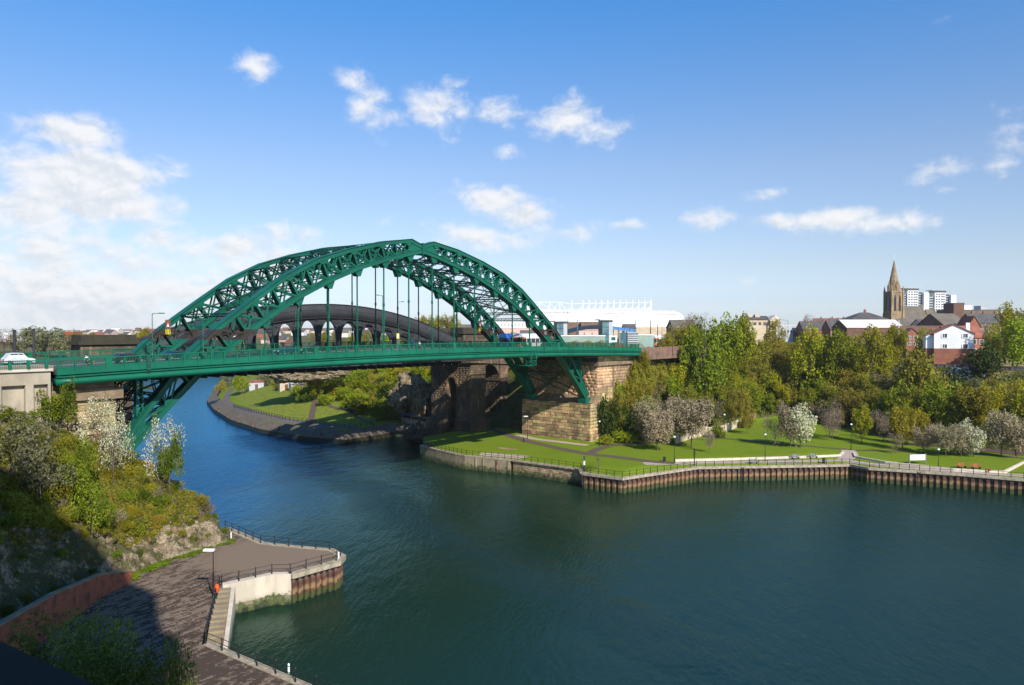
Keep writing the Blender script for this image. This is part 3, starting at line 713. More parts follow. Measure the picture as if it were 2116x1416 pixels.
# steps down to the water behind a thin sloping wall
A_ = Vector((-60.2,-31.6)); B_ = Vector((-68.7,-44.4)); d_ = (B_-A_).normalized(); n_ = Vector((-d_.y, d_.x)); Ls = (B_-A_).length
for i in range(16):
    z1 = 3.35-i*.19; p = A_+d_*(Ls*i/16); q = A_+d_*(Ls*(i+1)/16); r0 = p+n_*.9; r1 = q+n_*.9; p = p-n_*.75; q = q-n_*.75
    MB().hexa([(p.x,p.y,-1),(q.x,q.y,-1),(r1.x,r1.y,-1),(r0.x,r0.y,-1),(p.x,p.y,z1),(q.x,q.y,z1),(r1.x,r1.y,z1),(r0.x,r0.y,z1)]).build('step', QCONC, ql)
p = A_+n_*.92; q = B_+n_*.92; r0 = p+n_*.42; r1 = q+n_*.42
MB().hexa([(p.x,p.y,-1),(q.x,q.y,-1),(r1.x,r1.y,-1),(r0.x,r0.y,-1),(p.x,p.y,3.5),(q.x,q.y,1.4),(r1.x,r1.y,1.4),(r0.x,r0.y,3.5)]).build('sloping_wall', LCONC, ql)
# low mud bank left by the tide at the foot of the far quay
mb = MB(); c0 = G(1722, 999, 0); pts = []
for i in range(26):
    a = 2*math.pi*i/26; rr = 1+.25*fr(math.cos(a), math.sin(a), 3, 1.3)
    pts.append((71.5+9.0*rr*math.cos(a)*.62+3.0*math.sin(a), -63.5+7*rr*math.sin(a), .03))
mb.add([(70.5,-63,.42)]+pts, [(0, i+1, (i+1) % 26+1) for i in range(26)]); o = mb.build('mud_bank', MUD, smooth=True); props(o, kind='structure')

# ================================================================ railings
def railing(name, label, pts, z, step=1.9, h=1.1, th=1.0, m=BLACK, group=None, inset=.35, zf=None):
    c = pts[len(pts)//2]; t = thing(name, label, 'railing', (c[0], c[1], z), group=group)
    P = []
    for a, b in zip(pts, pts[1:]):
        a = Vector(a); b = Vector(b); k = max(1, round((b-a).length/step))
        for j in range(k): P.append(a.lerp(b, j/k))
    P.append(Vector(pts[-1]))
    pm = MB().tube((0,0,0), (0,0,h), .055*th, n=6).tube((0,0,h), (0,0,h+.12), .085*th, .02, n=6).tube((0,0,0), (0,0,.18), .10*th, .07*th, n=6)
    me = np_mesh('post', pm.v, pm.f, m)
    zs = [z if zf is None else zf(p) for p in P]
    for p, zz in zip(P, zs): link('post', me, t, loc=(p.x-c[0], p.y-c[1], zz-z))
    for hh in (h*.94, h*.5):
        mb = MB()
        for p, q, za, zb in zip(P, P[1:], zs, zs[1:]): mb.tube((p.x, p.y, za+hh), (q.x, q.y, zb+hh), .030*th, n=5, caps=False)
        mb.build('rail', m, t)
    return t
railing('quay_railing', 'black post and rail fence on the sheet-piled quay of the far bank', inset(N1, .3), 3.24, 1.9, th=1.15)
railing('quay_railing', 'black post and rail fence on the stone quay below the railway pier', inset(N2, .3), 3.24, 1.75, th=1.15)
railing('quay_railing', 'black railing round the nose of the south bank pier', inset(L1, .35), 3.54, 2.3, th=1.0)
railing('quay_railing', 'black railing above the quay steps beside the lamp and lifebuoy', [(-60.3,-31.1),(-69.1,-44.2)], 3.54, 1.5, th=1.1)
railing('quay_railing', 'black railing along the paved quay edge in the near bottom corner', inset(L2, .4), 3.56, 2.6, th=1.0)
_p = [tuple(v[:2]) for v in (G(482,836,3.5), G(520,850,3.5), G(590,865,3.5), G(680,877,3.5), G(722,881,3.5), G(800,870,3.5))]
railing('riverside_railing', 'dark railing beside the riverside path on the upstream point', _p, 3.5, 2.2, th=1.4, zf=lambda p: zat(p.x, p.y, 3.5))
# pale kerb wall round the lawn
kb = thing('kerb_wall', 'low pale stone kerb wall between the lawn and the promenade', 'kerb', (68, -60, 3.3))
for l in (((1395,951),(1500,948.5),(1660,944),(1735,941),(1742,935)), ((1764,936),(1768,944),(1830,955),(1970,970),(2075,975),(2112,957),(2150,940))):
    q = pxp(l, 3.6)[::-1]; band(kb, 'kerb_run', q, .22, .22, 3.0, 3.78, WCOPE)
# terraced steps at the right edge
tp = thing('terrace_steps', 'grey terraced steps at the far right end of the promenade', 'steps', (88, -98, 3.3))
for i in range(5): MB().box(84+i*1.3, 86.2+i*1.3, -112, -94.0-i*.2, 3.0, 3.5+.28*i).build('step', QCONC, tp)
# ================================================================ the green arch bridge
ZP = 14.7; HS = 6.307; WB = 17.3; YF = -5.3; YB = WB+5.3
RZ = lambda x: 29.29-.000232*x*x            # top of the parapet
bridge = thing('arch_bridge', 'green steel through-arch road bridge with lattice ribs and hangers crossing the river', 'bridge', (0, WB/2, 26))
LOWP = [(0,46.9),(4,46.05),(9.2,44.7),(15.6,42.75),(22,40.2),(28.3,37.15),(34.3,33.6),(40.6,29.1),(46.3,24.7),(51.6,19.6),(57.0,13.9)]
UPP = [(0,48.55),(3.0,49.5),(10.0,48.45),(17.8,46.5),(24.6,44.3),(31.0,41.15),(36.9,37.1),(43.6,32.3),(47.8,28.6),(51.2,24.4),(55.4,19.4),(58.4,15.2)]
def ip(P, x):
    for (a, za), (b, zb) in zip(P, P[1:]):
        if x <= b or (b, zb) == P[-1]: return za+(zb-za)*(x-a)/(b-a)
def pl(P, inset_):
    """polyline moved sideways (down for the upper chord, up for the lower)"""
    V = [Vector(p) for p in P]; out = []
    for i, p in enumerate(V):
        a = (V[i]-V[i-1]).normalized() if i else (V[1]-V[0]).normalized(); b = (V[i+1]-V[i]).normalized() if i < len(V)-1 else a
        n = (Vector((-a.y, a.x))+Vector((-b.y, b.x))).normalized(); out.append(p+n*inset_)
    return out
CH = .78                                     # chord depth
def chord_mesh(P, side, sgn, y0, hw=.68):
    """box chord with projecting flanges, P the outer line, side -1 hangs below it, +1 stands above it"""
    mb = MB()
    for lay, (a, b, w) in enumerate(((0, .07, hw+.16), (.07, CH-.06, hw), (CH-.06, CH, hw+.10))):
        A = pl(P, side*a); B = pl(P, side*b)
        for i in range(len(P)-1):
            a0, a1, b0, b1 = A[i], A[i+1], B[i], B[i+1]
            vs = [(sgn*v.x, y, v.y) for y in (y0-w, y0+w) for v in (a0, a1, b1, b0)]
            mb.hexa(vs)
    return mb
NJ = 18; PJ = HS/2
LN = []; UN = []
for j in range(NJ+1):
    x = min(j*PJ, 57.0); z = ip(LOWP, x); n = Vector((ip(LOWP, x-.5)-ip(LOWP, x+.5) if x > .5 else .05, 1.0)).normalized()
    L_ = Vector((x, z)); best = None
    for (a, za), (b, zb) in zip(UPP, UPP[1:]):
        A = Vector((a, za)); D = Vector((b-a, zb-za)); den = n.x*D.y-n.y*D.x
        if abs(den) < 1e-6: continue
        w = A-L_; t = (w.x*D.y-w.y*D.x)/den; u = (w.x*n.y-w.y*n.x)/den
        if -.001 <= u <= 1.001 and t > 0 and (best is None or t < best): best = t
    if best is None: best = (Vector(UPP[-1])-L_).length
    U_ = L_+n*best
    LN.append(L_+n*CH*.5); UN.append(U_-n*CH*.5)
def lattice(mb, p, q, w, up=(0,0,1), th=.10, pitch=None, flat=True):
    """laced member: two edge angles and a zigzag between"""
    p = Vector(p); q = Vector(q); d = (q-p); L = d.length; d = d/L; u = Vector(up); u = (u-d*u.dot(d)).normalized()
    a, b = u*w/2, u*(-w/2); sidev = d.cross(u)
    for o in (a, b): mb.bar(p+o, q+o, th*1.6, th*1.2, u)
    k = max(2, int(L/(pitch or w*1.1)))
    for i in range(k):
        s0 = p+d*(L*i/k)+(a if i % 2 == 0 else b); s1 = p+d*(L*(i+1)/k)+(b if i % 2 == 0 else a)
        mb.bar(s0, s1, th*.9, th*.5, u)
    return mb
for y0 in (0.0, WB):
    rib = thing('arch_rib', None, None, (0, y0, ZP)); del_ = rib
    rib.parent = bridge; rib.location = (0-bridge.location.x, y0-bridge.location.y, ZP-bridge.location.z); WP[rib.name] = np.array((0, y0, ZP), float)
    KIDS.setdefault(bridge.name, []).append(rib)
    for sg in (-1, 1):
        chord_mesh(UPP, -1, sg, y0).build('upper_chord', RIBG, rib)
        chord_mesh(LOWP, 1, sg, y0).build('lower_chord', RIBG, rib)
        for j in range(1, NJ):
            prs = [(LN[j], UN[j], .38)]
            if j < NJ-1:
                prs += [(LN[j], UN[j+1], .29), (UN[j], LN[j+1], .29)] if j < 14 else [(UN[j], LN[j+1], .26)] if j % 2 else [(LN[j], UN[j+1], .26)]
            for a, b, w in prs:
                mb = MB()
                for dy in (-.55, .55): mb.bar((sg*a.x, y0+dy, a.y), (sg*b.x, y0+dy, b.y), .10, w, (0, 0, 1) if abs(a.x-b.x) > .5*abs(a.y-b.y) else (1, 0, 0))
                if w > .36: mb.bar((sg*a.x, y0, a.y), (sg*b.x, y0, b.y), .9, .05, (1, 0, 0))
                mb.build('web_bar', RIBG, rib)
            # gusset plates
            for nd_, pr in ((LN[j], 0), (UN[j], 1)):
                if j % 2 == pr: 
                    mb = MB(); dv = (UN[j]-LN[j]).normalized()*(1 if pr == 0 else -1); tx = Vector((dv.y, -dv.x)); e = .38
                    poly = [nd_+tx*.95+dv*.2, nd_+tx*.35+dv*(.35+.55), nd_-tx*.35+dv*(.35+.55), nd_-tx*.95+dv*.2]
                    for yy in (-.73, .69): mb.prism([(sg*v.x, v.y) for v in poly], y0+yy, y0+yy+.04)
                    mb.build('gusset', RIBG, rib)
        # solid plate toward the crown pin and toward the foot
        for yy in (-.66, .60):
            mb = MB(); mb.prism([(sg*.1, 47.3), (sg*2.6, 46.9), (sg*4.1, 47.2), (sg*2.6, 48.7), (sg*.1, 48.1)], y0+yy, y0+yy+.06)
            mb.prism([(sg*v.x, v.y) for v in (LN[17], UN[17], Vector((58.0, 15.9)), Vector((56.9, 14.6)))], y0+yy, y0+yy+.06)
            mb.build('end_plate', RIBG, rib)
        MB().box(min(sg*56.2, sg*59.2), max(sg*56.2, sg*59.2), y0-1.2, y0+1.2, 13.1, 14.4).build('pin_shoe', RIBG, rib)
    MB().box(-.16, .16, y0-.9, y0+.9, 46.6, 48.9).build('crown_pin', RIBG, rib)
    # rivetted hanger bosses and hangers
    for k in range(12):
        x = (k-5.5)*HS; zl = ip(LOWP, abs(x)); sgk = 1 if x > 0 else -1
        dz = abs(ip(LOWP, abs(x)+.9)-zl)
        mb = MB(); mb.prism([(x-.95, zl+(dz if (x < 0) == False else -dz)*.9), (x+.95, zl+(-dz if (x < 0) == False else dz)*.9), (x+.35, zl-1.1), (x-.35, zl-1.1)], y0-.62, y0+.62)
        mb.build('hanger_bracket', RIBG, rib)
        mb = MB()
        zb = RZ(x)-1.4
        for dx in (-.11, .11): mb.bar((x+dx, y0, zb), (x+dx, y0, zl-.9), .05, .05)
        mb.bar((x, y0-.0, zb), (x, y0, zl-.9), .30, .10, (1, 0, 0)); mb.box(x-.17, x+.17, y0-.2, y0+.2, zb, zb+1.5)
        mb.box(x-.15, x+.15, y0-.14, y0+.14, (zb+zl)/2, (zb+zl)/2+.6)
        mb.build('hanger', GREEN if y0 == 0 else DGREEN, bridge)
# sway bracing between the ribs, above the traffic and below the deck
for sg in (-1, 1):
    for j in range(2, NJ, 2):
        if 27.5 < UN[j].y < 33: continue
        a = UN[j]; b = LN[j]; mb = MB()
        nv = (a.x-b.x, a.y-b.y)
        lattice(mb, (sg*a.x, .6, a.y), (sg*a.x, WB-.6, a.y), .55, (sg*nv[0], 0, nv[1]))
        if b.y > 33 or b.y < 24:
            lattice(mb, (sg*b.x, .6, b.y), (sg*b.x, WB-.6, b.y), .55, (sg*nv[0], 0, nv[1]))
            m_x = ((a.x+b.x)/2, (a.y+b.y)/2)
            for y_a, y_b in ((.6, WB*.25), (WB*.5, WB*.25), (WB*.5, WB*.75), (WB-.6, WB*.75)):
                mb.bar((sg*a.x, y_a, a.y), (sg*b.x, y_b, b.y), .10, .14)
                mb.bar((sg*b.x, y_a, b.y), (sg*a.x, y_b, a.y), .10, .14)
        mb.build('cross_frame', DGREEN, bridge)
    for NN, nm in ((UN, 'top_bracing'), (LN, 'bottom_bracing')):
        for j in range(0, NJ-1, 2):
            a = NN[j]; b = NN[j+2] if j+2 <= NJ else NN[NJ]
            if 28.5 < (a.y+b.y)/2 < 35.5: continue
            if nm == 'bottom_bracing' and 25 < (a.y+b.y)/2 < 29: continue
            mb = MB(); up = (sg*(a.y-b.y), 0, b.x-a.x)
            c = ((a.x+b.x)/2, (a.y+b.y)/2)
            cr = Vector((sg*c[0], WB/2, c[1]))
            for (q, y_) in ((a, .6), (a, WB-.6), (b, .6), (b, WB-.6)):
                e = Vector((sg*q.x, y_, q.y)); dd = (cr-e); sv = dd.cross(Vector(up)).normalized()
                lattice(mb, e, cr, .42, sv, .08)
            mb.prism([(sg*(c[0]-.55), WB/2-.7), (sg*(c[0]+.55), WB/2-.7), (sg*(c[0]+.55), WB/2+.7), (sg*(c[0]-.55), WB/2+.7)], c[1]-.05, c[1]+.05, 'z')
            mb.build(nm, DGREEN, bridge)
# vertical end posts standing on the ribs below the deck
for sg in (-1, 1):
    for y0 in (0.0, WB):
        x = sg*55.0; zt = 24.8; zb = ip(UPP, 55.0)-.2; mb = MB()
        for dx in (-.42, .42): mb.bar((x+dx, y0, zb), (x+dx, y0, zt), .9, .14, (1, 0, 0))
        for dy in (-.42, .42):
            k = 7
            for i in range(k): mb.bar((x-.42 if i % 2 else x+.42, y0+dy, zb+(zt-zb)*i/k), (x+.42 if i % 2 else x-.42, y0+dy, zb+(zt-zb)*(i+1)/k), .05, .12)
        mb.build('end_post', GREEN, bridge)
    mb = MB()
    for z in (20.3, 24.3): lattice(mb, (sg*55, .5, z), (sg*55, WB-.5, z), .7)
    for y_a, y_b in ((.5, WB/2), (WB-.5, WB/2)): lattice(mb, (sg*55, y_a, 24), (sg*55, y_b, 18.5), .5, (0, 1, 0))
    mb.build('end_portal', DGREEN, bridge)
GAPG = mat('shade green recess', (.002, .014, .010), None, 1, .8)  # near-black green paints in the shade of the fascia gaps
# deck
X0, X1 = -67.4, 77.0
NX = 60
xs = [X0+(X1-X0)*i/NX for i in range(NX+1)]
def extrude_x(mb, prof, xs, zf):
    """prof: closed list of (y, z relative to the parapet top)"""
    n = len(prof); b = len(mb.v)
    for x in xs:
        for y, z in prof: mb.v.append((x, y, zf(x)+z))
    for i in range(len(xs)-1):
        for j in range(n): mb.f.append((b+i*n+j, b+i*n+(j+1) % n, b+(i+1)*n+(j+1) % n, b+(i+1)*n+j))
    mb.f.append(tuple(b+j for j in range(n))); mb.f.append(tuple(b+(len(xs)-1)*n+j for j in range(n-1, -1, -1)))
    return mb
for s, y_ in ((1, YF), (-1, YB)):
    Y = lambda o: y_+s*o
    xa = xs
    # moulded fascia: ledge, two fillets, the long half-round apron
    ap = [(Y(1.3), -3.1)]
    for i in range(9):
        a = math.pi*(.02+.60*i/8); ap.append((Y(.55-.62*math.sin(a)+.10), -2.62+.62*math.cos(a)*.98-.14))
    APR = lambda a_: (Y(.5-.66*math.cos(a_)), -2.86-.53*math.sin(a_))
    AA = [R(-52+142*i/11) for i in range(12)]
    ap = [(Y(1.5), -2.45)]+[APR(a_) for a_ in AA]+[(Y(1.5), -3.39)]
    extrude_x(MB(), ap, xa, RZ).build('fascia_girder', GREEN, bridge, smooth=True)
    # rivet lines on the apron
    if s > 0:
        mb = MB(); 
        for i in range(1, 62):
            x = X0+(X1-X0)*i/62
            pr = [APR(a_) for a_ in AA[1:9]]
            for (ya, za), (yb, zb) in zip(pr, pr[1:]): mb.bar((x, ya-.01, RZ(x)+za), (x, yb-.01, RZ(x)+zb), .07, .03, (0, -1, .3))
        mb.build('rivet_seams', GREEN, bridge, kind='stuff')
    extrude_x(MB(), [(Y(-.26), -1.87), (Y(-.26), -1.96), (Y(-.16), -2.00), (Y(.25), -2.00), (Y(.25), -1.83), (Y(-.02), -1.83)], xa, RZ).build('cornice', GREEN, bridge)
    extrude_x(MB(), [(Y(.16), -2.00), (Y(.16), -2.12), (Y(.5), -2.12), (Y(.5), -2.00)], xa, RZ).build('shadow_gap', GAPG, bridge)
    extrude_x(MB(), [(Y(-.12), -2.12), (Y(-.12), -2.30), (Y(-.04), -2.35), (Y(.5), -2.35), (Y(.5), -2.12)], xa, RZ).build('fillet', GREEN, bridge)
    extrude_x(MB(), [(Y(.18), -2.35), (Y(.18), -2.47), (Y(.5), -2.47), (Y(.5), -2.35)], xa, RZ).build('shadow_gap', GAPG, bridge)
    extrude_x(MB(), [(Y(.0), -1.86), (Y(.0), -1.12), (Y(.12), -1.12), (Y(.12), -1.86)], xa, RZ).build('kick_plate', GREEN, bridge)
    extrude_x(MB(), [(Y(-.06), -.14), (Y(-.06), -.0), (Y(.16), -.0), (Y(.16), -.14)], xa, RZ).build('handrail', GREEN, bridge)
    extrude_x(MB(), [(Y(-.02), -1.12), (Y(-.02), -1.04), (Y(.12), -1.04), (Y(.12), -1.12)], xa, RZ).build('lower_rail', GREEN, bridge)
    k = 0; x = X0+.15
    pm = MB().box(-.09, .09, 0, .24, -1.9, -.1); pme = np_mesh('parapet_post', pm.v, pm.f, GREEN)
    bars = None
    pitch = 2.04
    n_ = int((X1-X0)/pitch)
    for i in range(n_+1):
        x = X0+.12+i*pitch
        big = i in (3, 19, 35, 52)
        link('parapet_post', pme, bridge, loc=(x-bridge.location.x, (y_ if s > 0 else y_+.0)-s*.08+(0 if s > 0 else -.24+.08*0)-bridge.location.y, RZ(x)-bridge.location.z), scale=(4.6 if big else 1, 1, 1))
        if i < n_:
            mb = MB()
            nb = 9
            for q in range(nb):
                xx = x+pitch*(q+1)/(nb+1); mb.box(xx-.025, xx+.025, Y(.03) if s > 0 else Y(.08), Y(.08) if s > 0 else Y(.03), RZ(xx)-1.05, RZ(xx)-.1)
            mb.build('bar_grille', GREEN, bridge)
    # expansion covers
    for x in (-56.0, 33.4):
        if s > 0: MB().prism([(Y(-.20), RZ(x)-.02), (Y(-.20), RZ(x)-1.9), (Y(-.26), RZ(x)-2.1), (Y(.05), RZ(x)-2.9), (Y(.3), RZ(x)-2.9), (Y(.3), RZ(x)-.02)], x-.25, x+.25, 'x').build('expansion_cover', DGREEN, bridge)
extrude_x(MB(), [(YF+.3, -1.35), (YF+4.3, -1.35), (YF+4.3, -1.9), (YF+.3, -1.9)], xs, RZ).build('footway', ASPH, bridge)
extrude_x(MB(), [(YB-.3, -1.35), (YB-4.3, -1.35), (YB-4.3, -1.9), (YB-.3, -1.9)], xs, RZ).build('footway', ASPH, bridge)
extrude_x(MB(), [(.9, -1.5), (WB-.9, -1.5), (WB-.9, -2.1), (.9, -2.1)], xs, RZ).build('carriageway', ASPH, bridge)
for y in (WB/2-.15, WB/2+.15): extrude_x(MB(), [(y-.06, -1.494), (y+.06, -1.494), (y+.06, -1.499), (y-.06, -1.499)], xs, RZ).build('centre_line', WHITE, bridge)
for y in (.2, WB*.25, WB*.5, WB*.75, WB-.2): extrude_x(MB(), [(y-.25, -2.15), (y+.25, -2.15), (y+.25, -3.2), (y-.25, -3.2)], xs, RZ).build('stringer', DGREEN, bridge)
for i in range(23):
    x = X0+2+i*HS
    if x > X1-1: break
    mb = MB(); zt = RZ(x)-2.12
    mb.box(x-.3, x+.3, .3, WB-.3, zt-1.35, zt); mb.box(x-.12, x+.12, YF+.9, .3, zt-.7, zt); mb.box(x-.12, x+.12, WB-.3, YB-.9, zt-.7, zt)
    mb.build('floor_beam', DGREEN, bridge)
# maintenance cradle hung from the fascia
mb = MB(); xc = 29.0; zt = RZ(xc)-2.3; yc = YF-.35
for a, b in (((xc-1.7, zt), (xc-.8, zt-1.9)), ((xc+1.7, zt), (xc+.9, zt-1.9)), ((xc-.5, zt), (xc-.8, zt-1.0)), ((xc+.3, zt), (xc+.9, zt-1.0)), ((xc-.8, zt-.9), (xc-.8, zt-2.9)), ((xc+1.0, zt-.9), (xc+1.0, zt-2.9)), ((xc-.8, zt-2.9), (xc+1.0, zt-2.9)), ((xc-.8, zt-1.3), (xc+1.0, zt-1.3)), ((xc-.8, zt-1.8), (xc+1.0, zt-1.8)), ((xc-.8, zt-1.8), (xc+1.0, zt-2.9)), ((xc+1.0, zt-1.8), (xc-.8, zt-2.9)), ((xc-.8, zt-1.3), (xc+.1, zt)), ((xc+1.0, zt-1.3), (xc+.1, zt))):
    for yy in (yc, yc+1.6): mb.bar((a[0], yy, a[1]), (b[0], yy, b[1]), .10, .10, (0, 1, 0))
mb.box(xc-2.2, xc+1.05, yc+.1, yc+20, zt-3.0, zt-2.9)
mb.build('inspection_cradle', GREEN, bridge)

# ---------------------------------------------------------------- abutments
ab = thing('north_abutment', 'great buff sandstone abutment with a sloping skewback carrying the north end of the green bridge', 'abutment', (66, 8, 3))
n1 = stones_wall(ab, (56.3, 19.6), (56.3, -2.6), 2.9, 13.0, .80, 1.1, 2.3, STONE, 11, depth=3, proud=.22, lim=170)
MB().prism([(56.6, 12.9), (57.4, 12.9), (61, 16.6), (61, 12.0)], -2.6, 19.6).build('skewback', WSTONE, ab)
MB().box(57.0, 80, -2.3, 19.6, 2, 13.0).build('wall_core', JOINT, ab)
stones_wall(ab, (56.3, -2.6), (77.0, -2.6), 2.9, 13.0, .80, 1.0, 2.0, STONE, 12, depth=.6, proud=.20, lim=70)
stones_wall(ab, (59.3, -2.6), (77.0, -2.6), 13.0, 22.6, .80, 1.0, 2.0, STONE, 13, depth=.6, proud=.13, lim=60)
stones_wall(ab, (59.3, 20.2), (59.3, -2.6), 13.0, 22.6, .80, 1.1, 2.0, STONE, 14, depth=.8, proud=.13, lim=0)
MB().box(59.9, 80, -2.2, 19.8, 13, 24.5).build('wall_core', JOINT, ab)
MB().box(58.6, 77.4, -3.4, 20.9, 22.6, 23.6).build('string_course', WSTONE, ab)
stones_wall(ab, (59.2, -2.9), (77.0, -2.9), 23.62, 25.6, .62, 1.2, 2.2, STONE, 15, depth=.5, proud=.12, lim=20)
MB().box(76.4, 78.4, -3.7, -1.9, 3, 24.9).build('pilaster', WSTONE, ab)
MB().box(66.4, 67.0, -2.98, -2.6, 3, 22.6).build('pilaster_strip', WSTONE, ab)
sa = thing('south_abutment', 'buff sandstone abutment tower under the south end of the green bridge behind white blossom', 'abutment', (-63, 8, 13))
stones_wall(sa, (-68.5, -3.0), (-59.4, -3.0), 12, 22.7, .85, 1.2, 2.4, STONE, 16, depth=1, proud=.12, lim=60)
stones_wall(sa, (-59.4, -3.0), (-59.4, 20.2), 12, 22.7, .85, 1.2, 2.4, STONE, 17, depth=1, proud=.12, lim=0)
MB().box(-76, -60.0, -2.4, 19.8, 11, 25.2).build('wall_core', JOINT, sa)
MB().box(-76, -58.6, -3.6, 20.8, 22.75, 24.2).build('string_course', WSTONE, sa)
MB().box(-76, -59.6, -3.1, 20.1, 24.22, 25.6).build('upper_wall', WSTONE, sa)
MB().prism([(-60.5, 14.2), (-57.6, 14.2), (-56.0, 12.6), (-56.0, 8), (-60.5, 8)], -3.2, 20.5).build('skewback', WSTONE, sa)
MB().box(-56.4, -53.6, -1.6, 3.0, 9, 12.9).build('brick_pad', BRICK, sa)
# concrete approach wall with sunk panels
aw = thing('approach_wall', 'buff concrete approach wall with tall sunk panels at the left end of the green bridge', 'wall', (-80, -4.8, 14))
Yw = -4.7
MB().box(-110, -67.9, Yw+.6, 22, 12, 26.8).build('wall_body', CONC, aw)
for x0, x1 in ((-110, -98), (-92.4, -90.8), (-85.8, -84.2), (-79.4, -77.6), (-74.3, -73.25), (-70.7, -69.8), (-68.2, -67.9)): MB().box(x0, x1, Yw, Yw+.6, 12, 25.2).build('pier_strip', CONC, aw)
MB().box(-110, -67.9, Yw-.003, Yw+.6, 25.2, 26.82).build('frieze', CONC, aw)
MB().box(-110, -67.7, Yw-.28, 22.6, 26.83, 27.15).build('coping', CONCP, aw)
ar = thing('approach_road', 'grey approach road and footways on the south bank leading on to the green bridge', 'road', (-90, 8, 27))
MB().box(-160, -67.45, .3, 17.0, 26.7, 27.35).build('carriageway', ASPH, ar); MB().box(-160, -67.45, -4.4, .28, 26.7, 27.5).build('footway', PAVE2, ar); MB().box(-160, -67.45, 17.02, 22.2, 26.7, 27.5).build('footway', PAVE2, ar)
props(ar, kind='structure')
nr = thing('approach_road', 'grey approach road on the north bank running off the green bridge past the station', 'road', (110, 8, 27))
MB().box(77.05, 125, .3, 17.0, 25.0, 26.45).build('carriageway', ASPH, nr); MB().box(77.05, 125, -4.4, .28, 25.0, 26.6).build('footway', PAVE2, nr); MB().box(77.05, 125, 17.02, 22.2, 25.0, 26.6).build('footway', PAVE2, nr)
props(nr, kind='structure')
mb = MB(); mb.box(77.5, 125.2, -4.9, -4.45, 23.5, 26.9); o = mb.build('approach_parapet', mat('dull brown brick', (.20, .115, .08), (.13, .08, .06), .6, .9, .1, 5)); props(o, 'dull brick parapet wall of the north approach half hidden by bushes', 'wall')
# green parapets on the south approach
for y_, lab in ((-4.9, 'green parapet railing on the concrete wall of the south approach, near side'), (22.3, 'green parapet railing on the far side of the south approach')):
    t = thing('approach_parapet', lab, 'railing', (-88, y_, 27.15), group='green parapets of the south approach')
    xx = np.arange(-112, -67.5, 1.98); mb = MB().box(-112, -67.7, y_-.09, y_+.09, 28.10, 28.24); mb.build('handrail', GREEN, t); MB().box(-112, -67.7, y_-.05, y_+.05, 27.25, 27.32).build('lower_rail', GREEN, t)
    pm = MB().box(-.14, .14, -.14, .14, 0, 1.12); pme = np_mesh('post', pm.v, pm.f, GREEN)
    for i, x in enumerate(xx):
        link('post', pme, t, loc=(x+88, 0, 0), scale=(2.2 if i in (11,) else 1, 1.1, 1))
        if x < -68: 
            b = MB()
            for q in range(9): xq = x+1.98*(q+1)/10; b.box(xq-.022, xq+.022, y_-.02, y_+.02, 27.3, 28.1)
            b.build('bar_grille', GREEN, t)

